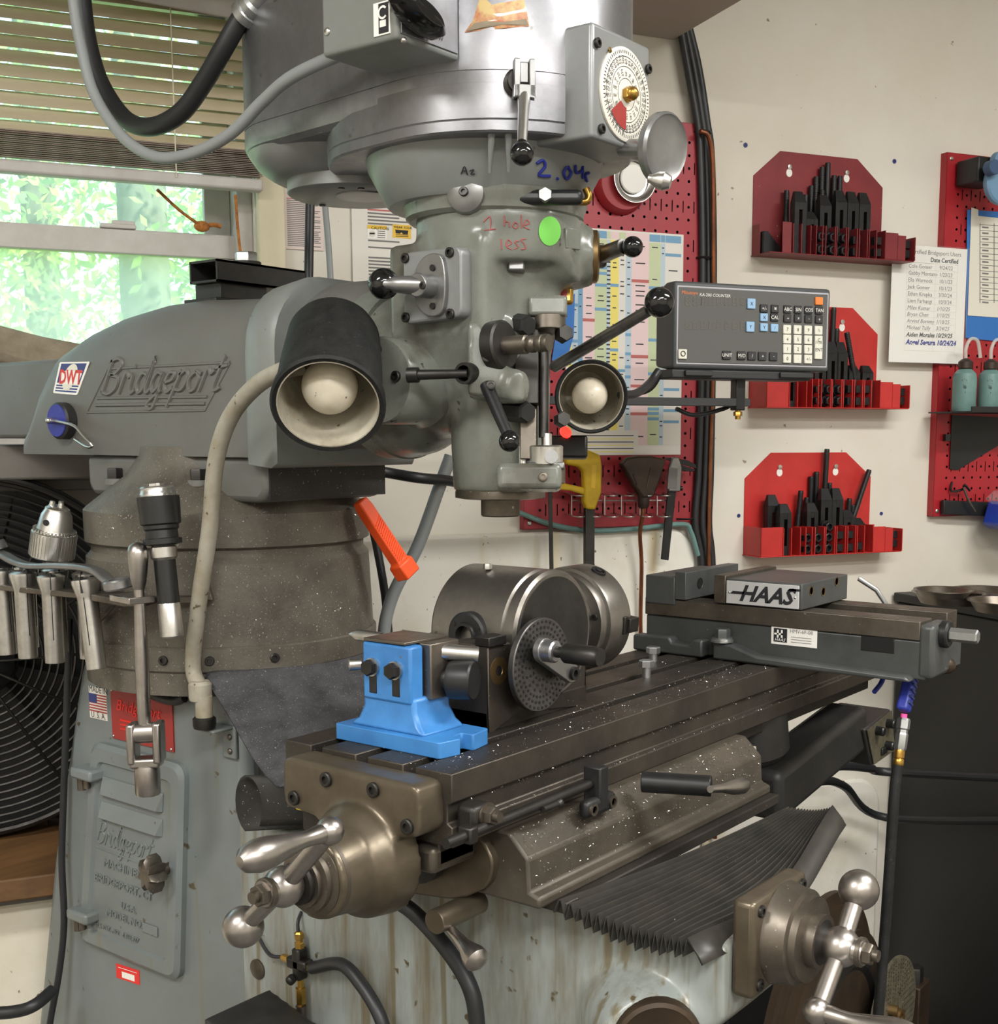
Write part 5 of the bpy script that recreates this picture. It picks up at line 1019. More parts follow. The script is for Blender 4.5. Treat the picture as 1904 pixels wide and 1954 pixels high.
# --- work lamp with bent conduit
def lamp(px, py, depth, R, dirv, L, label, mill_to):
    c = aD(px, py, depth); d = V(dirv).normalized(); t = thing('work_lamp', label, 'lamp', mill_to[0])
    G().lathe([(R*.66, -L*1.0), (R*.80, -L*.97), (R*.86, -L*.9), (R*.92, -L*.5), (R*.95, -.012), (R*1.0, -.010), (R*1.01, 0), (R*.97, .003), (R*.90, .002), (R*.895, -.004)], c, d, 56, cap=False).build('shade', t, 'lampshade')
    G().lathe([(R*.7, -L*1.0 - .001), (R*.01, -L*1.02)], c, d, 40, cap=False).build('shade_cap', t, 'lampshade')
    G().lathe([(R*.896, .0015), (R*.872, .0015), (R*.865, -.004), (R*.82, -L*.6), (R*.6, -L*.9), (R*.2, -L*.95)], c, d, 48, cap=False).build('reflector', t, 'lampin')
    b = c - d*(L*.24); G().ball(b, R*.50, 32).lathe([(R*.40, -L*.15), (R*.25, -L*.35), (R*.22, -L*.6)], b, d, 24).build('bulb', t, 'bulb')
    return t, c, d
base_p = aX(383, 1345, .095)
t, c, d = lamp(626, 772, 1.27, .0578, (-FW*.73 - UP*.68 + RT*.075), .138, 'large black work lamp on a bent grey conduit beside the mill head', (base_p,))
G().tube([base_p + V((0, 0, .02)), aX(368, 1270, .10), aX(378, 1160, .092), aX(400, 1010, .085), aX(412, 880, .08), aX(440, 795, .075), aX(490, 735, .065), aX(545, 706, .055), aX(590, 695, .06)], .0098, 18, 8).build('conduit', t, 'conduit')
G().lathe([(.013, .006), (.014, .010), (.014, .026), (.011, .03)], base_p + V((.012, 0, .0)) - V((.012, 0, 0)), Z3, 20).cyl(base_p + V((.0, -.006, -.014)), base_p + V((0, -.006, .012)), .0105).build('conduit_elbow', t, 'conduit')
G().lathe([(.013, 0), (.014, .004), (.014, .012), (.012, .014)], base_p + V((0, -.006, -.028)), Z3, 20).build('conduit_nut', t, 'darksteel')
q = base_p + V((0, -.006, -.030)); G().box((.095, q.y - .016, q.z - .004), (.130, q.y + .02, q.z)).box((.125, q.y - .020, q.z - .042), (.1305, q.y + .005, q.z)).build('bracket', t, 'paint_col', None, .003)
for dz in (-.014, -.032): G().ball((.124, q.y - .010, q.z + dz), .004, 12, (.6, 1, 1)).build('bracket_screw', t, 'steelworn')
t, c, d = lamp(1128, 757, 1.84, .0535, (-FW*.95 - UP*.22 + RT*.05), .10, 'smaller black work lamp hanging right of the spindle', (aD(1250, 720, 2.05),))
G().tube([c + RT*.047 - d*.03, aD(1215, 750, 1.92), aD(1240, 730, 2.02), aD(1256, 708, 2.04)], .0065, 12, 6).build('gooseneck', t, 'cable')
c = aD(1078, 826, 1.93); r_ = thing('red_indicator', 'glowing red round switch on a small black box behind the quill', 'switch', c); G().obox(c - UP*.02 + FW*.02, RT, FW, UP, .07, .03, .035).build('switch_case', r_, 'black', None, .004); G().lathe([(.0095, 0), (.0095, .004), (.006, .006)], c, -FW + RT*.6 + UP*.5, 20).build('red_button', r_, 'redglow')
# --- orange dead-blow handle on the turret
t = thing('orange_lever', 'bright orange plastic handle hanging from the turret', 'handle', aY(690, 965, .44)); a, b = aY(686, 955, .43), aY(780, 1098, .40); d = (b - a); s_ = V((d.z, 0, -d.x)).normalized(); s2 = d.cross(s_).normalized()
def sq(c, w, h): return [c - s_*w - s2*h, c + s_*w - s2*h, c + s_*w + s2*h, c - s_*w + s2*h]
G().loft([sq(a, .008, .007), sq(a + d*.1, .0095, .0085), sq(a + d*.80, .010, .009), sq(a + d*.82, .0135, .012), sq(a + d*1.0, .0135, .012)], True).build('grip', t, 'orange', None, .0022, 2)
g = G()
for k in range(16): c = a + d*(.28 + .033*k); g.obox(c - s_*0 - s2*.0095, s_ + d.normalized()*.5, s2, d, .016, .001, .0016)
for k in range(16): c = a + d*(.28 + .033*k); g.obox(c - s_*.0100, s2 + d.normalized()*.5, s_, d, .014, .001, .0016)
g.build('grip_texture', t, 'orange')
# --- hook magnet, tube bracket on the ram
c = aX(126, 803, .158); t = thing('hook_magnet', 'round blue hook magnet stuck to the side of the ram', 'magnet', c); G().lathe([(.023, -.002), (.0255, 0), (.0255, .012), (.022, .0145)], c, NX, 36).build('magnet_body', t, 'blackrub'); G().lathe([(.0225, .014), (.022, .0155), (.001, .0158)], c, NX, 36).build('blue_face', t, 'bluemag')
e = aX(168, 846, .135); G().lathe([(.0045, .012), (.0045, .026), (.003, .028)], c, NX, 14).ball(c + NX*.027, .0045, 12).build('magnet_bolt', t, 'steel'); q = c + NX*.02; G().tube([q, aX(140, 812, .135), aX(160, 832, .132), aX(176, 850, .132), aX(165, 852, .138), aX(143, 838, .145)], .0022, 10, 6).build('hook', t, 'steel')
c = aD(450, 595, 1.74); t = thing('tube_bracket', 'dark square tube bracket bolted on top of the ram', 'bracket', c - V((0, 0, .03)))
yb = .50; p0 = aX(425, 618, .27); 
G().box((.235, p0.y - .03, 1.487), (.315, p0.y + .036, 1.496)).build('foot_plate', t, 'blackrub', None, .001)
G().box((.245, p0.y - .028, 1.496), (.325, p0.y + .024, 1.516)).build('spacer', t, 'blackrub', None, .001)
y0_, y1_, zA, zB = p0.y - .035, p0.y + .022, 1.516, 1.545; xs, xe = .235, .39
g = G().box((xs, y0_, zA), (xe, y1_, zA + .003)).box((xs, y0_, zB - .003), (xe, y1_, zB)).box((xs, y0_, zA), (xe, y0_ + .003, zB)).box((xs, y1_ - .003, zA), (xe, y1_, zB)); g.build('square_tube', t, 'blackrub')
bq = V((.30, (y0_ + y1_)/2 - .01, zB)); G().lathe([(.020, 0), (.020, .004)], bq, Z3, 28).build('washer', t, 'blackrub'); G().hexn(bq + V((0, 0, .004)), Z3, .0155, .013).build('bolt', t, 'galv')
# black vertical cables behind the housing
tag(G().tube([aD(596, -90, 1.80), aD(595, 150, 1.80), aD(592, 360, 1.80), aD(590, 460, 1.80), aD(588, 580, 1.80), aD(588, 660, 1.80)], .0068, 12, 4).build('drop_cable', None, 'cable'), 'straight black cable hanging in front of the small paper notice', 'cable')
tag(G().tube([aD(600, -60, 1.95), aD(608, 150, 1.95), aD(618, 360, 1.95), aD(626, 460, 1.95), aD(632, 560, 1.95), aD(634, 660, 1.95)], .005, 12, 4).build('drop_cable', None, 'cablegrey'), 'thin grey cable hanging right beside the black drop cable', 'cable')
c0, c1 = aD(700, 960, 2.0), aD(860, 880, 2.0)
tag(G().tube([aD(860, 870, 2.0), aD(838, 930, 2.0), aD(798, 1040, 2.0), aD(748, 1140, 2.0), aD(730, 1230, 2.0), aD(725, 1400, 2.0)], .0102, 14, 8).build('grey_conduit', None, 'cablegrey'), 'grey flexible conduit slanting down behind the orange handle', 'conduit')
tag(G().tube([aD(700, 960, 2.05), aD(720, 1050, 2.05), aD(735, 1140, 2.05), aD(745, 1250, 2.05)], .007, 12, 6).build('black_cable', None, 'cable'), 'black cable behind the grey conduit by the turret', 'cable')
tag(G().tube([aD(690, 893, 1.93), aD(745, 903, 1.95), aD(800, 912, 1.95), aD(860, 918, 2.0), aD(900, 930, 2.05)], .0085, 12, 6).build('black_hose', None, 'cable'), 'short black hose passing behind the quill housing', 'hose')
# cable along the column's rear edge
tag(G().tube([aX(133, 1180, .12), aX(128, 1330, .12), aX(122, 1500, .118), aX(118, 1640, .116), aX(122, 1760, .115), aX(112, 1860, .11), aX(95, 1954, .10), aX(80, 2080, .1)], .0048, 12, 8).build('column_cable', None, 'cable'), 'black cable running down the rear edge of the column', 'cable')
tag(G().tube([aX(195, 1200, .11), aX(230, 1260, .11), aX(258, 1298, .112), aX(290, 1325, .115), aX(330, 1338, .115), aX(352, 1332, .118)], .006, 12, 8).build('loose_cable', None, 'blackrub'), 'dirty black cable sagging across the column above the red plate', 'cable')
# --- dark bag at the bottom
bgp = aX(500, 1960, .05); t = G().ball(bgp + V((0, 0, -.03)), .055, 24, (1.0, 1.1, .75)).obox(bgp + V((0, -.01, -.02)), X3, Y3 + Z3*.25, Z3, .1, .11, .05).build('black_cloth_bag', None, 'blackrub', remesh=.004, smooth_it=10); tag(t, 'black cloth bundle at the foot of the column below the oil fittings', 'bag')
# metal chips
rnd = random.Random(4); g = G()
def chip(c, s):
    u = V((rnd.uniform(-1, 1), rnd.uniform(-1, 1), rnd.uniform(-.5, .5))).normalized(); v = u.cross(V((rnd.uniform(-1, 1), rnd.uniform(-1, 1), rnd.uniform(-1, 1)))).normalized(); g.poly([c - u*s, c + v*s*.35, c + u*s, c - v*s*.35])
for k in range(1100): chip(V((rnd.uniform(0, .7), rnd.choice((rnd.uniform(.0, .22), rnd.uniform(.0, .06))), 1.0010)), rnd.choice((rnd.uniform(.0003, .0008), rnd.uniform(.0003, .0008), rnd.uniform(.0008, .0015))))
for k in range(500): chip(V((rnd.uniform(.02, .9), rnd.uniform(-.004, .0), rnd.choice((.9715, .951)) + rnd.uniform(-.002, .001))), rnd.uniform(.0005, .0014))
for k in range(500): chip(V((rnd.uniform(.08, .56), -.0385, rnd.uniform(.873, .905))), rnd.uniform(.0004, .0013))
for k in range(600): x = rnd.uniform(.08, .56); f_ = rnd.random(); chip(V((x, -.0125 - .024*f_ - .001, .928 - .023*f_ + .0012)), rnd.uniform(.0006, .0018))
for k in range(900):
    a = math.radians(rnd.uniform(170, 300)); z = rnd.choice((rnd.uniform(1.06, 1.155), rnd.uniform(1.18, 1.215), rnd.uniform(1.06, 1.1))); r = .1935 if z < 1.156 else .1922; chip(V((XM + math.cos(a)*r, TY + math.sin(a)*r, z)), rnd.uniform(.0006, .0017))
tag(g.build('metal_chips', None, 'swarf', flat=True), 'tiny bright metal chips scattered over table, saddle and turret', 'chips', kind='stuff')
# ================================================================== collet rack and tools on the left, fan
t = thing('collet_rack', 'steel collet rack bracketed to the turret, left of the mill column', 'tool rack', aX(200, 1140, .04))
zt = 1.112
fr = [aZ(-60, 1118, zt), aZ(0, 1130, zt), aZ(90, 1140, zt), aZ(165, 1146, zt), aZ(212, 1136, zt)]
fr = [V((.035, .96, zt)), V((.025, .85, zt)), V((.028, .75, zt)), V((.036, .66, zt)), V((.05, .60, zt))]
bk = [V((.10, .60, zt)), V((.115, .72, zt)), V((.12, .85, zt)), V((.12, .96, zt))]
F1 = catmull(fr, 6); G().prism(F1 + bk, (0, 0, .007)).build('rack_plate', t, 'steelworn', None, .001)
c0, c1 = V((.06, .60, zt)), V((.045, .50, zt + .006))
G().prism([V((.035, .615, zt)), V((.025, .535, zt)), V((.04, .515, zt)), V((.07, .53, zt)), V((.085, .60, zt))], (0, 0, .008)).build('rack_fork', t, 'steelworn', None, .001)
a = aX(300, 1112, .06); b = V((XM + .195*math.cos(math.radians(218)), TY + .195*math.sin(math.radians(218)), zt + .002)); G().sweep([V((.055, .57, zt + .002)), (V((.055, .57, zt + .002)) + b)/2, b], .022, .007).build('rack_arm', t, 'steelworn')
G().prism([b + V((0, .02, 0)), b + V((0, -.03, 0)), b + V((.01, 0, .04))], (.02, .02, 0)).build('arm_foot', t, 'paint_dirty', None, .001)
G().cyl(aX(190, 1184, .07), aX(228, 1142, .05), .003).build('rack_stay', t, 'steelworn')
# collets: one built, the rest copied
def collet_proto(name, lab):
    r = thing(name, lab, 'collet', (0, 0, 0), group='collets hanging in the rack')
    G().lathe([(.008, -.098), (.0122, -.098), (.0124, -.096), (.0124, -.012), (.0126, -.008), (.0172, .010), (.0172, .014), (.012, .017), (.006, .017), (.006, .0)], (0, 0, 0), Z3, 32, cap=False).build('body', r, 'steel')
    for k in range(3):
        a = math.radians(215 + 120*k); d = V((math.cos(a), math.sin(a), 0)); s = Z3.cross(d)
        G().obox(d*.0095 + V((0, 0, -.030)), s, d, Z3, .0012, .0064, .075).obox(d*.0118 + V((0, 0, .008)), s, d, Z3, .0014, .0116, .0205).build('slit', r, 'black')
    return r
cp = collet_proto('collet', 'bright steel collet in the rack, next to the crank end')
spots = [(165, 1118, 8, .042, 'bright steel collet in the rack, next to the crank end'), (98, 1116, 0, .040, 'steel collet in the rack, second from the crank end'), (45, 1114, 1, .038, 'rust-tinged steel collet in the rack, third from the crank end'), (3, 1113, 3, .036, 'steel collet at the left edge of the photo in the rack')]
for k, (x, y, tilt, X, lab) in enumerate(spots):
    c = aX(x, y, X); c.z = zt + .010; m = Matrix.Translation(c) @ Matrix.Rotation(math.radians(-tilt), 4, X3) @ Matrix.Rotation(math.radians(20*k), 4, 'Z')
    if k == 0: cp.matrix_world = m; cp['label'] = lab
    else: dup(cp, m, lab)
for k, (yy, xx) in enumerate(((.70, .085), (.77, .085), (.84, .085))):
    dup(cp, Matrix.Translation((xx, yy, zt + .010)) @ Matrix.Rotation(math.radians(40*k), 4, 'Z'), 'steel collet in the rear row of the rack, ' + ('nearest the crank', 'middle of three', 'farthest left')[k])
# wrench lying across the collets
t = thing('offset_wrench', 'grey offset box wrench lying across the collet rack', 'wrench', aX(130, 1090, .03)); W_ = [aX(-12, 1052, .045), aX(8, 1060, .043), aX(30, 1072, .042), aX(60, 1080, .04), aX(120, 1080, .036), aX(165, 1084, .034), aX(188, 1092, .033), aX(205, 1106, .032), aX(225, 1118, .03)]
G().sweep(W_, .016, .0075).build('wrench_shank', t, 'alumdark', None, .002, 2)
wc = aX(226, 1114, .028); G().lathe([(.0165, -.006), (.018, -.004), (.018, .004), (.0165, .006), (.0105, .006), (.0105, -.006)], wc, V((-.15, .1, 1)), 32, cap=False).build('wrench_ring', t, 'alumdark')
G().lathe([(.016, -.006), (.017, 0), (.016, .006)], aX(-10, 1046, .045), V((-.3, .4, 1)), 28).build('wrench_ring', t, 'alumdark')
# keyed drill chuck
c = aX(98, 1064, .07); ax_ = V((.05, -.22, .97)).normalized(); t = thing('keyed_chuck', 'shiny keyed drill chuck standing tilted on the collet rack', 'drill chuck', c)
G().lathe([(.010, -.012), (.012, -.002), (.026, 0), (.028, .002), (.0285, .034), (.026, .036)], c, ax_, 48).build('sleeve', t, 'steel')
G().lathe([(.024, .036), (.0225, .040), (.0195, .058), (.016, .064), (.0155, .067), (.011, .070), (.005, .070)], c, ax_, 40).build('nose', t, 'steel')
u, v, w = basis(ax_); g = G()
for k in range(36): a = 6.283*k/36; q = c + w*.037 + (u*math.cos(a) + v*math.sin(a))*.0248; g.obox(q, u*math.cos(a) + v*math.sin(a), w.cross(u*math.cos(a) + v*math.sin(a)), w, .005, .0022, .004)
g.build('ring_teeth', t, 'steel')
g = G()
for k in range(40): a = 6.283*k/40; q = c + w*.018 + (u*math.cos(a) + v*math.sin(a))*.0285; g.obox(q, u*math.cos(a) + v*math.sin(a), w.cross(u*math.cos(a) + v*math.sin(a)), w, .001, .0022, .030)
g.build('knurl', t, 'steel')
hd_ = (-FW + RT*-.2); hd_ = (hd_ - w*hd_.dot(w)).normalized(); G().lathe([(.004, 0), (.004, .002)], c + w*.050 + hd_*.0205, hd_, 14).build('key_hole', t, 'black')
for k in range(3): a = 6.283*k/3 + .5; G().cyl(c + w*.066 + (u*math.cos(a) + v*math.sin(a))*.008, c + w*.076 + (u*math.cos(a) + v*math.sin(a))*.007, .0042, .003).build('chuck_jaw', t, 'steel')
# keyless drill chuck hanging in the bracket
c = aX(313, 1060, .055); ax_ = (aX(303, 960, .055) - c); ax_.x = 0; ax_.normalize(); t = thing('keyless_chuck', 'black keyless drill chuck standing in the rack bracket', 'drill chuck', c)
G().lathe([(.012, -.004), (.0155, 0), (.0155, .012), (.0135, .013), (.013, .014)], c + ax_*-.002, ax_, 32).build('arbor_nut', t, 'steel')
G().lathe([(.014, .012), (.0225, .014), (.0225, .020), (.019, .021), (.0185, .030), (.0205, .032), (.0205, .036), (.0235, .038), (.0245, .062), (.0245, .070), (.0215, .0705)], c, ax_, 44).build('black_sleeve', t, 'black')
G().lathe([(.0212, .070), (.0212, .074), (.0205, .075), (.0205, .080), (.019, .082), (.010, .082), (.008, .078)], c, ax_, 40).build('steel_nose', t, 'steel')
u, v, w = basis(ax_)
for k in range(3): a = 6.283*k/3; G().obox(c + w*.083 + (u*math.cos(a) + v*math.sin(a))*.005, u*math.cos(a) + v*math.sin(a), v*math.cos(a) - u*math.sin(a), w, .008, .004, .005).build('chuck_jaw', t, 'steel')
G().lathe([(.012, -.098), (.0135, -.096), (.0135, -.058), (.0125, -.056)], c, ax_, 32).build('shank_end', t, 'steel'); G().lathe([(.0128, -.058), (.0128, -.004)], c, ax_, 28).build('shank_sleeve', t, 'black'); 
# ball-handled crank wrench
c = aX(265, 1118, .03); e = aX(276, 1392, .03); d = (e - c); L_ = d.length; d.normalize()
t = thing('quill_crank', 'steel hand crank with knob and swivel socket hanging in the rack fork', 'crank', c)
G().lathe([(.0065, -.004), (.0088, .004), (.0108, .018), (.0122, .032), (.0122, .040), (.010, .047), (.005, .051), (.0005, .052)], c - d*.0, -d, 32).build('knob', t, 'handle')
G().lathe([(.006, 0), (.0072, L_*.3), (.0082, L_*.55), (.0078, L_*.9), (.007, L_)], c, d, 28).build('shaft', t, 'handle')
q = aX(278, 1398, .03); s_ = (RT*.95 + UP*.05).normalized(); f_ = d.cross(s_).normalized()
G().obox(q - s_*.0155 + d*.012, s_, f_, d, .010, .026, .050).obox(q + s_*.0155 + d*.012, s_, f_, d, .010, .026, .050).obox(q + d*.036, s_, f_, d, .036, .024, .012).build('swivel_yoke', t, 'handle', None, .003, 2)
G().cyl(q - s_*.013, q + s_*.013, .0125).build('swivel_pin', t, 'handle')
G().lathe([(.0135, 0), (.0150, .006), (.0150, .034), (.0140, .036), (.0085, .036), (.008, .02)], q + d*.040, d, 32).build('socket', t, 'handle')
tag(G().prism([V((.02, .555, zt + .006)), V((.012, .505, zt + .006)), V((.045, .50, zt + .006)), V((.055, .55, zt + .006))], (0, 0, .008)).build('crank_seat', None, 'handle', None, .001), 'small steel plate seat under the crank knob', 'plate')
# --- drum fan
fc = aD(-50, 1255, 1.99); nF = -WI; t = thing('drum_fan', 'large black drum fan with wire guard behind the column on the left', 'fan', fc - V((0, 0, .3)))
RF = .288; g = G()
for k in range(22): 
    rr = RF*(1 - k*.043); dz = -.055*(1 - (rr/RF)**2); gg = G().ring(fc - nF*dz*-1 + nF*.05*(1 - (rr/RF)**2), nF, rr, .0022, 72, 5) if k else G().ring(fc, nF, rr, .006, 72, 8)
    gg.build('guard_ring', t, 'darksteel')
u, v, w = basis(nF); g = G()
for k in range(12):
    a = 6.283*k/12; P = [fc + (u*math.cos(a) + v*math.sin(a))*(RF*q) + nF*(.05*(1 - q*q) - .003) for q in (.05, .3, .6, 1.0)]; G().tube(P, .0024, 6, 4).build('guard_spoke', t, 'darksteel')
G().lathe([(RF*1.01, -.10), (RF*1.03, -.09), (RF*1.03, -.004), (RF*1.01, 0), (RF*1.0, -.004), (RF*1.0, -.09)], fc, nF, 72, cap=False).build('drum', t, 'black')
G().lathe([(RF, -.095), (RF, -.09)], fc, nF, 48).build('drum_dark_disc', t, 'black')  # black disc added so the inside of the drum looks dark
G().lathe([(.06, -.06), (.06, .03), (.04, .045), (.001, .05)], fc, nF, 32).build('fan_hub', t, 'black')
for k in range(4):
    a = 6.283*k/4 + .6; r0 = (u*math.cos(a) + v*math.sin(a)); r1 = (u*math.cos(a + .7) + v*math.sin(a + .7)); G().loft([[fc + r0*.05 - nF*.05, fc + r0*RF*.92 - nF*.06, fc + r1*RF*.92 - nF*.02, fc + r1*.05 - nF*.02], [fc + r0*.05 - nF*.047, fc + r0*RF*.92 - nF*.057, fc + r1*RF*.92 - nF*.017, fc + r1*.05 - nF*.017]], True).build('fan_blade', t, 'cabinet')
for sgn in (-1, 1): G().cyl(fc + v*sgn*.1 - nF*.05 - u*RF*1.0, fc + v*sgn*.16 - nF*.05 + V((0, 0, -(fc.z - .66))), .012).build('fan_leg', t, 'black')
bt = G().box((-1.2, -.36, .625), (.42, 0, .66)).build('wood_bench_top', None, 'wood', WF, .003); tag(bt, 'brown wooden bench top behind the drum fan', 'bench')
tag(G().box((-1.2, -.33, .610), (.40, -.02, .6245)).build('bench_skirt', None, 'sillwood', WF), 'grey strip under the wooden bench top', 'bench edge')  # thin grey strip between bench top and base
tag(G().box((-1.2, -.30, FLOOR), (.38, -.02, .609)).build('bench_cabinet', None, 'wall_low', WF, .003), 'cream painted bench base at lower left', 'cabinet')
tag(G().tube([aD(-30, 1935, 1.75), aD(30, 1930, 1.75), aD(66, 1918, 1.75), aD(100, 1890, 1.78)], .009, 12, 6).build('floor_cable', None, 'cable'), 'black cable crossing the cream bench base at lower left', 'cable')
# canvas hump on the sill, with a scrap of purple cloth
p = [wp(-120, 660, .06), wp(-60, 612, .06), wp(0, 624, .06), wp(80, 645, .06), wp(170, 662, .06), wp(230, 700, .06), wp(220, 760, .06), wp(60, 716, .06), wp(0, 700, .06), wp(-120, 720, .06)]
o = G().prism(p, (0, -.05, 0)).build('canvas_cover', None, 'canvas', WF, .02, 3); tag(o, 'dusty tan canvas hump on the window sill behind the ram', 'cover')
p = [wp(-20, 695, .1), wp(14, 704, .1), wp(20, 745, .1), wp(5, 758, .1), wp(-20, 755, .1)]
MATS['purple'] = M('purple', (110, 86, 96), .9); o = G().prism(p, (0, .02, 0)).build('purple_cloth', None, 'purple', WF, .004); tag(o, 'scrap of dull purple cloth at the left edge by the ram tail', 'cloth')
# ================================================================== things on the back wall
IN = .0254
def pegboard(name, label, u0, z0, nx, nz, mat, off=.02, skip=lambda i, j: False):
    t = thing(name, label, 'pegboard', (u0, 0, z0), frame=WF); g = G(); W_, H_ = nx*IN, nz*IN; y = -off
    def quad(a, b, c, d): g.poly([V((u0 + p[0], y, z0 + p[1])) for p in (a, b, c, d)])
    def cell(x0, y0, x1, y1, hole):
        if not hole: quad((x0, y0), (x1, y0), (x1, y1), (x0, y1)); return
        if hole[0] == 'o':
            cx, cy, r = (x0 + x1)/2, (y0 + y1)/2, hole[1]; O = [(cx + r*math.cos(math.radians(22.5 + 45*k)), cy + r*math.sin(math.radians(22.5 + 45*k))) for k in range(8)]
            quad(O[0], (x1, y0 + (y1-y0)*.5 + r), (x1, y1), O[1]) if False else None
            C_ = [(x1, y1), (x0, y1), (x0, y0), (x1, y0)]
            for k in range(4):
                a, b = O[2*k], O[2*k + 1]; n_ = O[(2*k + 2) % 8]
                g.poly([V((u0 + p[0], y, z0 + p[1])) for p in (a, C_[k], b)]); g.poly([V((u0 + p[0], y, z0 + p[1])) for p in (b, C_[k], C_[(k+1) % 4], n_)])
        else:
            hw, hh = hole[1], hole[2]; cx, cy = (x0 + x1)/2, (y0 + y1)/2; a, b, c, d = cx - hw, cx + hw, cy - hh, cy + hh
            quad((x0, y0), (x1, y0), (b, c), (a, c)); quad((x1, y0), (x1, y1), (b, d), (b, c)); quad((x1, y1), (x0, y1), (a, d), (b, d)); quad((x0, y1), (x0, y0), (a, c), (a, d))
    for j in range(nz):
        for i in range(nx):
            x, zz = i*IN, j*IN; edge = i in (0, nx - 1) or j in (0, nz - 1)
            cell(x, zz, x + IN*.78, zz + IN, None if edge else ('o', .0031)); cell(x + IN*.78, zz, x + IN, zz + IN, None if (edge or j % 3 != 1) else ('s', .0012, .0118))
    b = len(g.v)
    g.box((u0, y, z0), (u0 + .0015, 0, z0 + H_)).box((u0 + W_ - .0015, y, z0), (u0 + W_, 0, z0 + H_)).box((u0, y, z0), (u0 + W_, 0, z0 + .0015)).box((u0, y, z0 + H_ - .0015), (u0 + W_, 0, z0 + H_))
    g.build('panel', t, mat, WF, flat=True)
    G().box((u0 + .002, -.002, z0 + .002), (u0 + W_ - .002, -.0005, z0 + H_ - .002)).build('hole_shade', t, 'black', WF)  # black sheet paints the shade seen through the holes
    for (a_, b_) in ((.5, .5), (nx - .5, .5), (.5, nz - .5), (nx - .5, nz - .5)): G().lathe([(.005, 0), (.005, .001), (.003, .0025)], (u0 + a_*IN, y, z0 + b_*IN), (0, -1, 0), 14).build('mount_screw', t, 'steel', WF)
    return t
PU0, PZ0 = .955, 1.128
pegboard('pegboard', 'faded red metal pegboard behind the spindle holding the thread chart', PU0, PZ0, 16, 32, 'redpeg')
PB = 1.979
pegboard('pegboard', 'bright red metal pegboard at the right edge with black shelf', PB, 1.128, 16, 32, 'redpeg2')
# thread and drill chart
o0 = wp(1060, 432, .022); o1 = wp(1304, 448, .022); cz0 = wp(1230, 868, .022).z; cu0, cu1, cz1 = 1.045, o1.x, o1.z
t = thing('thread_chart', 'coloured tap and drill chart poster pinned on the faded pegboard', 'poster', (cu0, -.022, cz0), frame=WF)
G().box((cu0, -.0225, cz0), (cu1, -.0215, cz1)).build('sheet', t, 'paper', WF)
rnd = random.Random(11); g = G(); mats = ['chartblue', 'chartpink', 'chartgreen', 'chartyellow', 'chartlblue', 'paper', 'printdark', 'printred']
W_ = cu1 - cu0; cols = [(0.02, .05, 3), (.05, .10, 4), (.10, .14, 0), (.14, .24, 1), (.24, .34, 2), (.34, .37, 6), (.37, .44, 3), (.44, .50, 5), (.50, .55, 4), (.55, .70, 1), (.70, .80, 2), (.80, .84, 4), (.84, .98, 5)]
yp = -.0228
def cq(a, b, c, d, m, yy=yp): g.mat(m); g.poly([V((cu0 + W_*a, yy, c)), V((cu0 + W_*b, yy, c)), V((cu0 + W_*b, yy, d)), V((cu0 + W_*a, yy, d))])
for a, b, m in cols:
    cq(a, b, cz0 + .02, cz1 - .02, m if m != 6 else 4); cq(a + .002, b - .002, cz1 - .018, cz1 - .004, rnd.choice((1, 2, 0, 3, 1)))
    z = cz1 - .028
    while z > cz0 + .03:
        st_ = rnd.choice((.006, .008, .012, .02, .03)); 
        if m == 6: cq(a, b, z - .003, z, 6, yp - .0002); st_ = .0055
        elif rnd.random() < .25: cq(a, b, z - .006, z, 0 if m in (3, 4, 5) else (7 if m == 1 else 0), yp - .0002)
        elif rnd.random() < .7: q = rnd.uniform(.2, .3)*(b - a); cq(a + q, b - q, z - .0022, z, 6, yp - .0002)
        z -= st_ + .003
cq(.0, .62, cz0 + .0, cz0 + .05, 5, yp - .0003)
for k in range(6): cq(.08, .58, cz0 + .006 + .0065*k, cz0 + .0078 + .0065*k, 6 if k % 2 else 3, yp - .0004)
g.build('chart_print', t, mats, WF)
sb_ = wp(1085, 600, .03); tag(G().prism([wp(1052, 688, .03), wp(1066, 600, .03), wp(1096, 560, .03), wp(1094, 640, .03), wp(1080, 690, .03)], (0, -.002, 0)).build('blue_folder', None, 'bluesheet', WF), 'pale blue plastic sheet edge behind the quill', 'sheet')
# round silver dish with red rim
c = wp(1200, 345, .03); t = thing('magnetic_dish', 'round silver dish with red rim hung on the faded pegboard', 'dish', (c.x, -.02, c.z), frame=WF)
rd = WF.to_3x3() @ V((0, -1, 0)); cw = WF @ V((c.x - .016, -.021, c.z - .008)); G().lathe([(.055, 0), (.058, .003), (.052, .020), (.05, .022)], cw, rd, 48).build('red_back', t, 'redpaint'); cw = WF @ V((c.x, -.043, c.z)); G().lathe([(.02, 0), (.038, .002), (.0455, .010), (.0465, .014), (.045, .014), (.040, .008), (.034, .006)], cw, rd, 48, cap=False).build('dish_rim', t, 'steel'); G().lathe([(.028, .003), (.028, .006), (.026, .008), (.012, .009), (.001, .009)], cw, rd, 40).build('dish_centre', t, 'white')
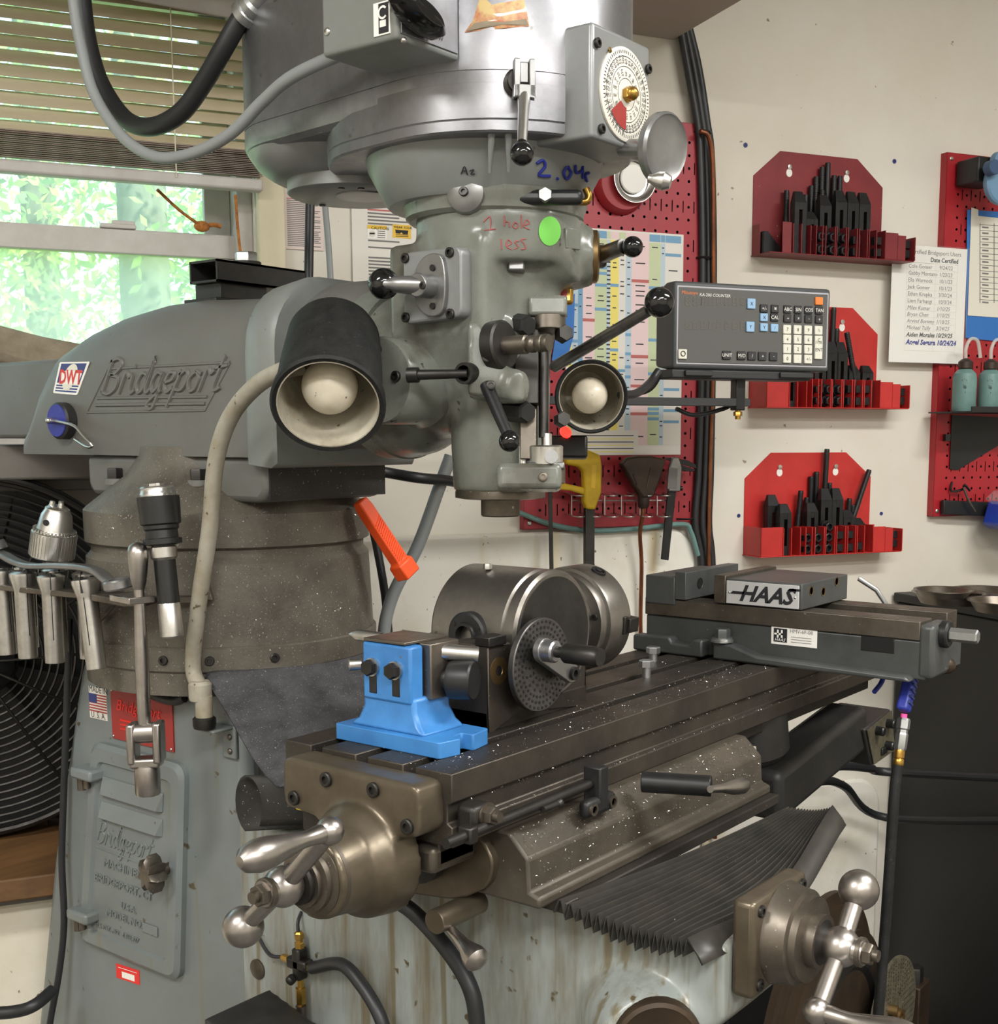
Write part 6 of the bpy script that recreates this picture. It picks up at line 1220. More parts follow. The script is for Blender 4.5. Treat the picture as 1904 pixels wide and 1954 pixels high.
# ---------------------------------------------------------------- clamp kits
def strap_clamp(h, w=.030, dpt=.016):
    g = G(); sw = w*.30; z0, z1 = h*.18, h*.70
    g.box((-w/2, -dpt/2, 0), (-sw/2, dpt/2, h*.82)).box((sw/2, -dpt/2, 0), (w/2, dpt/2, h*.82)).box((-sw/2, -dpt/2, 0), (sw/2, dpt/2, z0)).box((-sw/2, -dpt/2, z1), (sw/2, dpt/2, h*.82))
    g.loft([[V((-w/2, -dpt/2, h*.82)), V((w/2, -dpt/2, h*.82)), V((w/2, dpt/2, h*.82)), V((-w/2, dpt/2, h*.82))], [V((-w*.32, dpt*.1, h)), V((w*.32, dpt*.1, h)), V((w*.32, dpt/2, h)), V((-w*.32, dpt/2, h))]], True)
    return g
def step_block(w, h):
    pts = [V((-w/2, 0, 0)), V((w/2, 0, 0))]; n = 7
    for k in range(n): pts += [V((w/2 - w*.8*k/n, 0, h*.3 + h*.7*k/n)), V((w/2 - w*.8*(k)/n - .001, 0, h*.3 + h*.7*(k + 1)/n))]
    pts.append(V((-w/2, 0, h))); return G().prism(pts, (0, .02, 0))
def fnut(r=.0115):
    g = G(); g.lathe([(r*1.15, 0), (r*1.15, .003)], (0, 0, 0), (0, -1, 0), 24); g.lathe([(r, .003), (r, .013), (r*.85, .015), (r*.55, .015), (r*.5, .006), (0, .006)], (0, 0, 0), (0, -1, 0), 6); return g
def place(g, name, label, cat, u, off, z, group, mat='blackox', lean=0, bev=.0006, roty=0):
    m = WF @ Matrix.Translation((u, -off, z)) @ Matrix.Rotation(lean, 4, 'Y'); g2 = G(); g2.v = g.v; g2.f = g.f; g2.m = g.m
    key = id(g); 
    if key in PC: me = PC[key]; o = bpy.data.objects.new(name, me); COL.objects.link(o); bb = o.modifiers.new('b', 'BEVEL'); bb.width = bev; bb.segments = 1; bb.limit_method = 'ANGLE'
    else: o = g2.build(name, None, mat, None, bev, 1); PC[key] = o.data; KEEP.append(g)
    o.matrix_world = m; tag(o, label, cat, group); return o
PC = {}; KEEP = []
NUT = fnut(); NUTS = fnut(.0072); STUD = {}
def stud(L, r=.0062):
    k = (round(L, 3), r)
    if k not in STUD:
        g = G(); P = [(r*.9, 0)]; n = int(L/.004)
        for i in range(n): P += [(r, .004*i + .0008), (r*.9, .004*i + .003)] if (i < n*.3 or i > n*.6) else [(r, .004*i + .001), (r, .004*i + .003)]
        P += [(r*.85, L)]; STUD[k] = G().lathe(P, (0, 0, 0), Z3, 14)
    return STUD[k]
CL = {h: strap_clamp(h*1.22) for h in (.06, .075, .09, .105, .115)}
SBK = step_block(.040, .045); SBK2 = step_block(.030, .035)
TN = G().box((-.0095, -.011, -.008), (.0095, 0, .008)).lathe([(.0052, 0), (.0052, .0008)], (0, -.011, 0), (0, -1, 0), 14)
def kit(which, u0, z0, tilt, red, where, studs, clamps, nuts, tnuts, nside=True):
    fr = WF @ Matrix.Translation((u0, 0, z0)) @ Matrix.Rotation(tilt, 4, 'Y')
    global WFsave
    t = thing('clamp_rack', f'{which} red wall rack holding black clamping parts', 'tool rack', (0, 0, 0), frame=fr)
    W_, H_ = .334, .215
    def b(a, c, nm='divider', bv=.0006): return G().box(a, c).build(nm, t, red, fr, bv)
    G().prism([V((0, 0, -.004)), V((W_, 0, -.004)), V((W_, 0, .160)), V((W_ - .07, 0, H_)), V((.065, 0, H_)), V((0, 0, .160))], (0, -.0022, 0)).build('back_plate', t, red, fr, .0006, 1)
    for uu in (.088, .236):
        G().prism([V((uu + math.cos(a)*.0075, -.0024, .172 + math.sin(a)*.0085)) for a in [6.283*k/16 for k in range(16)]], (0, -.0004, 0)).build('keyhole', t, 'white', fr)
        G().lathe([(.0055, 0), (.005, .003), (.002, .0035)], (uu, -.0022, .184), (0, -1, 0), 14).build('mount_screw', t, 'steel', fr)
    b((-.002, -.072, -.006), (W_ + .036, 0, -.004), 'tray_floor')
    b((0, -.070 if where != 'upper' else -.03, -.004), (.002, 0, .058), 'tray_side'); b((0 if where != 'upper' else .030, -.070, -.004), (.055 if where != 'upper' else .052, -.068, .058), 'tray_front'); b((W_ - .012, -.072, -.004), (W_ + .012, -.070, .048), 'tray_front'); b((W_ + .034, -.075, -.004), (W_ + .036, -.02, .046), 'tray_side'); b((W_ + .010, -.072, -.004), (W_ + .012, -.02, .048), 'tray_side')
    for uu in (.055, .075, .098, .112, .128, .136, .160, .164, .188, .193, .216, .222, .243, .248, .267, .290): b((uu, -.072, -.004), (uu + .002, -.030, .056), 'divider')
    b((.098, -.032, -.004), (.325, -.030, .054), 'divider_wall'); b((.290, -.072, -.004), (.325, -.070, .052), 'tray_front')
    grp = f'clamping parts in the {where} red rack'
    inv = WF.inverted() @ fr
    def put(g, nm, lab, cat, u, off, z, lean=0, mat='blackox'):
        m = fr @ Matrix.Translation((u, -off, z)) @ Matrix.Rotation(lean, 4, 'Y'); o = place(g, nm, lab, cat, 0, 0, 0, grp, mat); o.matrix_world = m; return o
    for (u, off, L, lean, lab) in studs: put(stud(L), 'threaded_stud', lab + f' in the {where} red rack', 'stud', u, off, -.002, lean)
    for (u, off, h, lab) in clamps: put(CL[h], 'strap_clamp', lab + f' in the {where} red rack', 'clamp', u, off, -.003 if off < .05 else -.0035)
    ORD = ('first', 'second', 'third', 'fourth', 'fifth')
    def rowcol(L):
        us = sorted({round(u, 2) for u, z in L})
        return [('top' if z > .045 else ('upper' if z > .02 else 'lower'), ORD[us.index(round(u, 2))], u, z) for u, z in L]
    for (r_, c_, u, z) in rowcol(nuts): put(NUT, 'flange_nut', f'black flange nut, {r_} row, {c_} pocket from the left of the {where} red rack', 'nut', u, .054, z)
    for (r_, c_, u, z) in rowcol(tnuts): put(TN, 't_nut', f'black T-slot nut, {r_} row, {c_} of the square nuts in the {where} red rack', 'nut', u, .056, z)
    put(SBK, 'step_block', f'black serrated step block at the left end of the {where} red rack', 'step block', .024, .040, .040 if False else -.003, 0)
    if nside:
        put(SBK2, 'step_block', f'black serrated step block at the right end of the {where} red rack', 'step block', .312, .03, .02); put(SBK, 'step_block', f'taller black step block near the right end of the {where} red rack', 'step block', .290, .027, .0)
    for z in (.008, .028): put(TN, 't_nut', f'{"lower" if z < .02 else "upper"} black block in the right end pocket of the {where} red rack', 'nut', W_ + .023, .050, z + .004)
    return t
stud_lab = 'black threaded stud standing'
# lower rack (bright red)
p = wp(1420, 1042, 0)
kit('bright lower', 1.480, 1.062, 0, 'redkit', 'lower', [
    (.10, .012, .09, .0, 'short thick stud'), (.122, .020, .135, .08, 'leaning stud'), (.140, .016, .120, .10, 'leaning stud beside it'), (.166, .010, .165, 0, 'tall stud behind the clamps'), (.180, .010, .175, 0, 'taller stud'), (.195, .016, .225, .03, 'tallest stud'),
    (.214, .012, .150, 0, 'medium stud'), (.248, .02, .190, .36, 'long stud leaning right'), (.262, .014, .115, .05, 'short stud at right'), (.276, .016, .10, 0, 'lowest stud at right')],
    [(.066, .055, .09, 'black slotted clamp standing in front'), (.052, .03, .105, 'black slotted clamp behind the front one'), (.146, .040, .09, 'low slotted clamp'), (.182, .040, .115, 'tallest slotted clamp'), (.212, .040, .115, 'tall slotted clamp right of the tallest'), (.243, .040, .075, 'short slotted clamp at right'), (.270, .042, .06, 'smallest slotted clamp')],
    [(.121, .008), (.121, .032), (.148, .008), (.148, .032), (.176, .008), (.176, .032), (.177, .055)], [(.205, .008), (.205, .036), (.232, .008), (.232, .036), (.257, .010)])
# middle rack, partly hidden by the readout
kit('half-hidden middle', 1.486, 1.378, 0, 'redkit', 'middle', [
    (.10, .012, .12, 0, 'short stud at left'), (.14, .012, .14, 0, 'medium stud'), (.17, .012, .165, 0, 'tall stud'), (.20, .014, .215, .02, 'tallest stud'), (.215, .012, .17, 0, 'stud beside the tallest'), (.258, .045, .165, -.25, 'long stud leaning left with nut')],
    [(.066, .055, .06, 'low front clamp'), (.15, .04, .105, 'clamp hidden behind the readout'), (.182, .040, .115, 'tall slotted clamp'), (.206, .040, .115, 'tallest slotted clamp'), (.240, .040, .075, 'short slotted clamp'), (.274, .042, .075, 'right slotted clamp')],
    [(.135, .010), (.135, .034), (.162, .010), (.162, .034), (.190, .010), (.190, .034)], [(.218, .010), (.218, .036), (.240, .010), (.240, .036), (.262, .010), (.262, .036)])
# upper rack (old, darker, hung slightly crooked)
kit('dull dark upper', 1.486, 1.695, 0.0, 'redkitold', 'upper', [
    (.075, .014, .135, 0, 'stud at left'), (.112, .012, .10, 0, 'short stud'), (.125, .012, .13, 0, 'rising stud'), (.140, .010, .15, 0, 'rising stud next to it'), (.152, .010, .17, 0, 'tall stud'), (.165, .012, .190, 0, 'taller stud'), (.178, .014, .20, 0, 'tallest stud'), (.195, .014, .175, 0, 'stud right of the tallest'), (.210, .014, .175, 0, 'rightmost tall stud'), (.158, .024, .14, 0, 'front stud')],
    [(.078, .055, .105, 'front slotted clamp at left'), (.118, .04, .075, 'small sloped clamp'), (.152, .040, .105, 'slotted clamp'), (.192, .040, .115, 'widest slotted clamp'), (.223, .040, .115, 'tall slotted clamp'), (.254, .040, .115, 'rightmost tall slotted clamp')],
    [(.130, .008), (.130, .034), (.160, .008), (.160, .034), (.190, .008), (.190, .034)], [(.220, .008), (.220, .032), (.275, .010), (.275, .034)])
# ---------------------------------------------------------------- digital readout
DO = .42; a = wp(1290, 545, DO); b = wp(1578, 706, DO); zt_ = wp(1430, 552, DO).z; zb_ = wp(1430, 700, DO).z
t = thing('digital_readout', 'dark grey two-axis digital readout with keypad on a black arm', 'readout', ((a.x + b.x)/2, -DO, zb_), frame=WF); u0, u1 = a.x, b.x; W_ = u1 - u0; H_ = zt_ - zb_
G().loft([[V((u0 - .004, -DO, zb_ - .006)), V((u1 + .004, -DO, zb_ - .006)), V((u1 + .004, -DO, zt_ + .008)), V((u0 - .004, -DO, zt_ + .008))], [V((u0 - .004, -DO + .03, zb_ - .006)), V((u1 + .004, -DO + .03, zb_ - .006)), V((u1 + .004, -DO + .03, zt_ + .008)), V((u0 - .004, -DO + .03, zt_ + .008))], [V((u0 + .002, -DO + .075, zb_)), V((u1 - .004, -DO + .075, zb_)), V((u1 - .004, -DO + .075, zt_ - .004)), V((u0 + .002, -DO + .075, zt_ - .004))]], True).build('case', t, 'dro', WF, .006, 3)
pn = G().box((u0 + .004, -DO - .002, zb_ + .004), (u1 - .004, -DO + .002, zt_ - .002)).build('front_panel', t, 'dropanel', WF, .0015)
G().box((u0 + .0015, -DO - .0012, zb_ + .0015), (u1 - .0015, -DO + .001, zt_ + .0005)).build('panel_bezel', t, 'plasticgrey', WF, .001)
fy_ = -DO - .0024
def pq(x, y): p = wp(x, y, DO); return V((p.x, fy_, p.z))
def ptext(s_, x, y, size, mat, nm='panel_print', shear=0, sx=1.0, align='LEFT'): G().text(s_, pq(x, y), X3, Z3, size, align, 0, shear, sx).build(nm, pn, mat, WF)
ptext('Mitutoyo', 1299, 561, .0085, 'keyorange', shear=.1); ptext('KA-200 COUNTER', 1333, 565, .0072, 'white', shear=.15, sx=1.05)
for r_ in range(2):
    yy = (575, 621)[r_]; 
    for k in range(8):
        q = pq(1306 + 15*k, yy); g = G(); w_, h_ = .0085, .0135; s_ = .0011
        for seg in (((0, 0), (w_, s_)), ((0, h_ - s_), (w_, h_)), ((0, h_/2 - s_/2), (w_, h_/2 + s_/2)), ((0, 0), (s_, h_)), ((w_ - s_, 0), (w_, h_))): g.poly([q + V((seg[0][0], 0, seg[0][1] - h_/2)), q + V((seg[1][0], 0, seg[0][1] - h_/2)), q + V((seg[1][0], 0, seg[1][1] - h_/2)), q + V((seg[0][0], 0, seg[1][1] - h_/2))])
        g.build('digit', pn, 'ledoff', WF)
KM = {'d': 'keydark', 'b': 'keyblue', 'w': 'keywhite', 'o': 'keyorange'}
def key(x, y, w_, h_, kind, s_):
    q = pq(x, y); w_, h_ = w_*.00098, h_*.00098; k = G().box((q.x - w_/2, fy_ - .003, q.z - h_/2), (q.x + w_/2, fy_ + .001, q.z + h_/2)).build('key', pn, KM[kind], WF, .001, 1)
    if s_: G().text(s_, V((q.x, fy_ - .0033, q.z)), X3, Z3, min(h_*.62, .0085), 'CENTER', valign='MID').build('key_print', k, 'white' if kind == 'd' else 'ink', WF)
key(1560, 575, 17, 14, 'o', ''); key(1431, 580, 17, 18, 'b', 'X'); key(1429, 624, 17, 18, 'b', 'Y')
for i, (x, s_) in enumerate(((1455, '+/-'), (1476, 'π'), (1500, 'ABC'), (1520, 'SIN'), (1540, 'COS'), (1560, 'TAN'))): key(x, 589 + (x - 1455)*.035, 16, 14, 'd', s_)
for (x, y, kd, s_) in ((1455, 606, 'b', 'X'), (1475, 606, 'd', 'CAL'), (1500, 608, 'd', '÷'), (1520, 608, 'd', '×'), (1540, 609, 'd', '-'), (1560, 610, 'd', '+'), (1455, 625, 'b', 'Y'), (1475, 626, 'b', '/')): key(x, y, 16, 14, kd, s_)
for r_, row in enumerate((('7', '8', '9', '½'), ('4', '5', '6', 'C'), ('1', '2', '3', 'ENT'), ('0', '.', '+/-', ''))):
    for c_, s_ in enumerate(row):
        if s_: key(1499 + 20*c_, 629 + 18.5*r_ + c_*.6, 17, 16 if s_ != 'ENT' else 34, 'w', s_)
key(1300, 676, 17, 17, 'w', ''); 
q = pq(1300, 675); G().ring(WF @ (q + V((0, -.004, 0))), WF.to_3x3() @ V((0, 1, 0)), .0042, .0006, 20, 5).build('power_symbol', pn, 'ink')
for (x, s_) in ((1384, 'UNIT'), (1412, 'M/D'), (1432, '/'), (1452, '+'), (1473, '-')): key(x, 678 + (x - 1384)*.03, 17, 15, 'd', s_)
for k in range(3): pass
zf = zb_ - .006
G().box((u0 - .004, -DO + .004, zf - .016), (u1 - .03, -DO + .07, zf)).build('tilt_base', t, 'drodark', WF, .003); G().box((u0 + .02, -DO - .002, zf - .012), (u0 + .075, -DO + .02, zf - .002)).build('tilt_foot', t, 'drodark', WF, .002); G().box((u1 - .10, -DO - .002, zf - .012), (u1 - .03, -DO + .02, zf - .002)).build('tilt_foot', t, 'drodark', WF, .002)
q = wp(1408, 740, DO - .035); G().box((q.x - .010, q.y - .010, q.z - .04), (q.x + .010, q.y + .010, zf)).build('post', t, 'black', WF, .002)
q2 = wp(1408, 768, DO - .035); G().cyl(WF @ V((q2.x, q2.y, q2.z - .03)), WF @ V((q2.x, q2.y, q2.z)), .005).hexn(WF @ V((q2.x, q2.y, q2.z - .024)), Z3, .008, .008).build('post_bolt', t, 'brass')
ar = [WF @ V((q2.x + .018, q2.y, q2.z)), V((.46, .40, q2.z + .002)), ]
A_, B_ = WF @ V((q2.x + .02, q2.y, q2.z)), V((.385, .78, q2.z)); d = (B_ - A_).normalized(); G().obox((A_ + B_)/2, d, Z3.cross(d), Z3, (B_ - A_).length, .02, .014).build('arm', t, 'drodark', None, .001)
G().tube([WF @ wp(1262, 706, DO - .05), WF @ wp(1240, 740, DO - .06), WF @ wp(1205, 752, DO - .07), WF @ wp(1180, 760, DO - .1)], .0062, 12, 6).build('readout_cable', t, 'cable')
G().tube([WF @ wp(1290, 780, .36), WF @ wp(1325, 792, .36), WF @ wp(1380, 780, .36), WF @ wp(1400, 768, .36)], .004, 10, 6).build('arm_cable', t, 'cable')
# ---------------------------------------------------------------- cable bundle on the wall
for k, (dx, lab) in enumerate(((0, 'leftmost black cable of the bundle running down the back wall'), (14, 'middle black cable of the bundle running down the back wall'), (26, 'rightmost black cable of the bundle running down the back wall'))):
    off = .026 - .004*k
    pts = [(1296 + dx*.6, 40), (1312 + dx*.8, 130), (1330 + dx*.7, 230), (1336 + dx*.8, 300), (1340 + dx*.8, 480), (1338 + dx*.8, 700), (1332 + dx*.9, 900), (1326 + dx, 1000), (1338 + dx*.8, 1080), (1340 + dx*.8, 1300)]
    o = G().tube([wp(x, y, off) for x, y in pts], .0078, 12, 6).build('wall_cable', None, 'cable', WF); tag(o, lab, 'cable', 'black cables on the back wall')
o = G().tube([wp(1336, 250, .045), wp(1352, 262, .045), wp(1360, 320, .042), wp(1361, 500, .036), wp(1360, 700, .03), wp(1354, 900, .03), wp(1352, 1100, .03), wp(1358, 1400, .03), wp(1364, 1600, .03)], .0048, 10, 6).build('copper_pipe', None, 'copper', WF); tag(o, 'thin brown copper pipe beside the black cable bundle', 'pipe')
o = G().tube([wp(990, 978, .03), wp(1050, 1000, .03), wp(1120, 1012, .03), wp(1200, 1010, .03), wp(1300, 1000, .03), wp(1318, 1015, .03), wp(1332, 1060, .03)], .0052, 10, 6).build('green_hose', None, None or 'teal', WF); tag(o, 'thin teal hose sagging along the bottom of the faded pegboard', 'hose')
for (x, y) in ((1352, 252), (1356, 492), (1318, 990)):
    c = wp(x, y, .03); o = G().ring(WF @ V((c.x - .01, c.y + .01, c.z)), Z3, .018, .002, 24, 5).build('cable_tie', None, 'black'); tag(o, f'black cable tie around the wall cables, {"uppermost" if y < 300 else ("beside the chart" if y < 600 else "lowest")}', 'cable tie')
# ---------------------------------------------------------------- tools on the faded pegboard
rk = thing('wire_tool_rack', 'chrome wire tool holder along the bottom of the faded pegboard', 'tool rack', wp(1180, 955, .03), frame=WF); c0, c1 = wp(1090, 955, .045), wp(1275, 955, .045)
G().tube([c0 + V((0, 0, .014)), c0, (c0 + c1)/2, c1], .0016, 8, 4, smooth=False).build('rail', rk, 'steel', WF)
for k, x in enumerate((1105, 1135, 1168, 1200, 1235, 1268)):
    for dz in (945, 985):
        c = wp(x, dz, .06); G().tube([c + V((-.012, .04, .004)), c + V((-.012, 0, 0)), c + V((0, -.012, -.001)), c + V((.012, 0, 0)), c + V((.012, .03, .004))], .0015, 8, 4).build('wire_loop', rk, 'steel', WF)
    a = wp(x, 945, .06); b = wp(x, 985, .06); G().tube([a + V((-.012, .01, 0)), b + V((-.012, .01, 0))], .0014, 8, 2, smooth=False).build('wire_upright', rk, 'steel', WF)
# hacksaw
t = thing('hacksaw', 'yellow-handled hacksaw hanging frame down on the faded pegboard', 'hacksaw', wp(1115, 960, .05), frame=WF); so_ = .055
P = [(1072, 848), (1100, 852), (1138, 868), (1141, 890), (1140, 940), (1128, 972), (1112, 971), (1107, 955), (1108, 930), (1106, 898), (1096, 890), (1074, 886)]
G().prism([wp(x, y, so_) for x, y in P], (0, -.02, 0)).build('grip', t, 'yellowsaw', WF, .005, 3)
P = [(1060, 924), (1072, 922), (1110, 930), (1110, 944), (1085, 936), (1062, 934)]; G().prism([wp(x, y, so_ + .003) for x, y in P], (0, -.014, 0)).build('guard', t, 'yellowsaw', WF, .003)
G().prism([wp(x, y, so_ + .018) for x, y in ((1083, 854), (1093, 856), (1092, 866), (1083, 865))], (0, -.004, 0)).build('blade_pin', t, 'black', WF)
G().prism([wp(x, y, so_ + .018) for x, y in ((1128, 886), (1137, 888), (1134, 932), (1127, 930))], (0, -.0025, 0)).build('maker_label', t, 'signyellow', WF)
a, b = wp(1124, 960, so_ + .008), wp(1125, 1330, so_ + .008); G().box((a.x - .010, a.y - .006, b.z), (a.x + .010, a.y + .006, a.z)).build('frame_bar', t, 'darksteel', WF, .001)
a, b = wp(1049, 930, so_ + .004), wp(1056, 1330, so_ + .004); G().prism([a + V((-.004, 0, 0)), a + V((.004, 0, 0)), b + V((.0045, 0, 0)), b + V((-.0045, 0, 0))], (0, -.002, 0)).build('blade', t, 'darksteel', WF)
G().prism([wp(x, y, so_) for x, y in ((1040, 926), (1060, 922), (1060, 938), (1044, 940))], (0, -.01, 0)).build('blade_holder', t, 'black', WF, .001)
# brown spreader nozzle on copper stem
t = thing('flared_nozzle', 'dark brown flared metal nozzle on a copper tube, between saw and caliper', 'nozzle', wp(1225, 960, .05), frame=WF); no = .05
P0 = [(1178, 886), (1190, 873), (1210, 870), (1235, 870), (1262, 876), (1250, 915), (1238, 948), (1218, 950), (1200, 925)]
G().prism([wp(x, y, no) for x, y in P0], (0, -.022, 0)).build('flare', t, 'brown', WF, .004, 2)
for (xa, ya, xb, yb) in ((1208, 905, 1216, 925), (1242, 893, 1234, 930)): G().tube([wp(xa, ya, no + .022), wp((xa+xb)/2, (ya+yb)/2, no + .022), wp(xb, yb, no + .022)], .002, 8, 3).build('pressed_rib', t, 'brown', WF)
G().lathe([(.0125, 0), (.0115, .012), (.0115, .022), (.009, .026)], WF @ wp(1228, 945, no + .008), WF.to_3x3() @ V((0, 0, -1)), 20).build('nozzle_collar', t, 'brown')
G().tube([wp(1227, 965, no + .008), wp(1226, 985, no + .008), wp(1221, 1020, no), wp(1224, 1080, no - .01), wp(1222, 1180, no - .02), wp(1224, 1300, no - .02)], .0042, 10, 6).build('copper_stem', t, 'copper', WF)
# caliper
t = thing('digital_caliper', 'digital caliper hanging jaws up on the faded pegboard', 'caliper', wp(1280, 960, .05), frame=WF); ko = .05
def kp(pts, th, nm, mat, o=0, bv=.0006): return G().prism([wp(x, y, ko + o) for x, y in pts], (0, -th, 0)).build(nm, t, mat, WF, bv, 1)
kp([(1281, 876), (1292, 878), (1288, 940), (1274, 1069), (1260, 1067), (1272, 945)], .004, 'beam', 'blackox'); kp([(1265, 874), (1276, 873), (1310, 878), (1325, 886), (1328, 894), (1300, 886), (1278, 880)], .004, 'jaw', 'blackox'); kp([(1292, 884), (1325, 896), (1322, 900), (1294, 898)], .004, 'jaw', 'blackox')
kp([(1279, 873), (1291, 872), (1297, 892), (1294, 938), (1271, 937), (1274, 890)], .010, 'display_body', 'alumdark', .003, .002); kp([(1276, 892), (1293, 894), (1291, 934), (1273, 933)], .0008, 'display_label', 'print', .0132)
c = wp(1296, 932, ko + .004); G().lathe([(.005, 0), (.005, .006)], WF @ c, WF.to_3x3() @ V((1, 0, 0)), 14).build('thumb_roller', t, 'black')
# ---------------------------------------------------------------- papers by the window
def paper(name, label, x0, y0, x1, y1, off, mat, hdr=None, lines=18, margin=.08):
    a, b = wp(x0, y0, off), wp(x1, y1, off); t = thing(name, label, 'notice', (a.x, -off, b.z), frame=WF); u0, u1, z1, z0 = a.x, b.x, a.z, b.z
    G().box((u0, -off - .0006, z0), (u1, -off, z1)).build('sheet', t, mat, WF); g = G(); rnd = random.Random(int(x0)); Hh = z1 - z0; Ww = u1 - u0; yy = -off - .0009
    for k in range(lines):
        z = z1 - Hh*(.10 + .86*k/lines); 
        if hdr and hdr(k): continue
        e = u1 - Ww*margin - Ww*(rnd.choice((0, 0, .05, .2))); g.mat(1 if k == 0 else 0); g.poly([V((u0 + Ww*margin, yy, z)), V((e, yy, z)), V((e, yy, z - Hh*.40/lines)), V((u0 + Ww*margin, yy, z - Hh*.40/lines))])
    g.build('print_lines', t, ['print', 'printred'], WF); return t, u0, u1, z0, z1
paper('notice_sheet', 'small printed notice with red heading beside the window', 540, 366, 618, 479, .002, 'paperpink', None, 26)
t, u0, u1, z0, z1 = paper('safety_sheet', 'safety instruction sheet with yellow caution labels behind the head', 670, 376, 822, 580, .004, 'paper', lambda k: k in (5, 6, 7, 8, 10, 12, 13), 26, .2)
def flat(pts, off, nm, mat, par): return G().poly([wp(x, y, off) for x, y in pts]).build(nm, par, mat, WF)
flat([(701, 429), (738, 431), (738, 457), (701, 455)], .0052, 'caution_label', 'white', t); flat([(701, 429), (738, 431), (738, 438), (701, 436)], .0056, 'caution_band', 'signyellow', t); flat([(749, 428), (784, 430), (784, 456), (749, 453)], .0052, 'eyewear_label', 'signyellow', t)
p = wp(708, 437, .006); G().text('CAUTION', p, X3, Z3, .0075).build('label_words', t, 'ink', WF); p = wp(751, 435, .006); G().text('WEAR YOUR', p, X3, Z3, .0062).build('label_words', t, 'ink', WF)
flat([(754, 438), (779, 440), (778, 447), (769, 447), (766, 443), (763, 446), (755, 445)], .0056, 'goggles_mark', 'ink', t); g = G().lathe([(.006, 0), (.006, .0004)], WF @ wp(710, 446, .0054), WF.to_3x3() @ V((0, -1, 0)), 20); g.build('face_mark', t, 'offwhite'); flat([(705, 444), (715, 444), (715, 447), (705, 447)], .0062, 'goggles_mark', 'ink', t)
for k, yy in enumerate((440, 444, 448, 452)): flat([(720, yy), (735, yy + 1), (735, yy + 2.4), (720, yy + 1.4)], .0056, 'label_line', 'print', t)
for k, yy in enumerate((447, 450)): flat([(755, yy), (779, yy + 1), (779, yy + 2.2), (755, yy + 1.2)], .0056, 'label_line', 'ink', t)
o = G().tube([aD(740, 590, 2.1), aD(752, 572, 2.1), aD(768, 560, 2.1)], .006, 10, 4).build('yellow_strap', None, 'yellow'); tag(o, 'small bit of yellow strap behind the feed plate', 'strap')
# certified users list in a plastic sleeve
so_ = .03; u0, u1 = wp(1722, 480, so_).x, wp(1848, 480, so_).x; u0 -= .03; z1, z0 = wp(1790, 470, so_).z, wp(1760, 694, so_).z
t = thing('user_list', 'typed and handwritten user list in a clear plastic sleeve, right of the upper rack', 'notice', (u0, -so_, z0), frame=WF)
G().box((u0 + .002, -so_ - .0004, z0 + .002), (u1 - .004, -so_, z1 - .002)).build('sheet', t, 'white', WF)
def sl(s, tt): return -so_ - .004 - .003*math.sin(s*5 + 1)*math.sin(tt*4)
g = G(); N_ = 10; rings = [[V((u0 + (u1 - u0)*s/N_, sl(s/N_, k/N_), z0 + (z1 - z0)*k/N_)) for s in range(N_ + 1)] for k in range(N_ + 1)]; g.loft(rings, False, False); g.build('plastic_sleeve', t, 'sleeve', WF)
Ww, Hh = u1 - u0, z1 - z0; yy = -so_ - .0008; g = G()
def tx(s_, a, b, size, mi, align='LEFT', shear=0, bold=0): g.mat(mi); g.text(s_, V((u0 + Ww*a, yy, z1 - Hh*b)), X3, Z3, size, align, 0, shear, bold=bold)
tx('Certified Bridgeport Users', .22, .075, .0135, 0); tx('Date Certified', .50, .135, .0135, 1, bold=.0003)
rows = [('Cole Gonser', '9/24/22'), ('Gabby Montano', '1/23/23'), ('Ella Warnock', '10/1/23'), ('Jack Gonser', '10/1/23'), ('Ethan Krupka', '3/30/24'), ('Liam Farhangi', '10/3/24')]
for k, (n_, d_) in enumerate(rows): tx(n_, .22, .195 + .058*k, .0125, 0); tx(d_, .62, .195 + .058*k, .0125, 0)
for k, (n_, d_) in enumerate((('Miles Kumar', '1/10/25'), ('Bryan Chen', '1/10/25'), ('Arvind Bommy', '1/10/25'), ('Michael Tully', '3/24/25'))): tx(n_, .22, .543 + .056*k, .0125, 0, shear=.25); tx(d_, .60, .543 + .056*k, .0125, 0, shear=.25)
tx('Aiden Morales', .22, .772, .0135, 1, shear=.25, bold=.0003); tx('10/29/25', .60, .772, .0135, 1, shear=.25, bold=.0003); tx('Angel Segura', .22, .838, .0155, 2, shear=.2, bold=.0006); tx('10/24/24', .62, .838, .0155, 2, shear=.2, bold=.0006)
for k in range(14): z = z1 - Hh*(.148 + .057*k); g.mat(3).poly([V((u0 + Ww*.20, yy, z)), V((u0 + Ww*.86, yy, z)), V((u0 + Ww*.86, yy, z - .0006)), V((u0 + Ww*.20, yy, z - .0006))])
for a_ in (.20, .57, .86): g.mat(3).poly([V((u0 + Ww*a_, yy, z1 - Hh*.148)), V((u0 + Ww*a_ + .0006, yy, z1 - Hh*.148)), V((u0 + Ww*a_ + .0006, yy, z0 + Hh*.10)), V((u0 + Ww*a_, yy, z0 + Hh*.10))])
g.build('list_print', t, ['print', 'printdark', 'inkblue', 'offwhite'], WF)
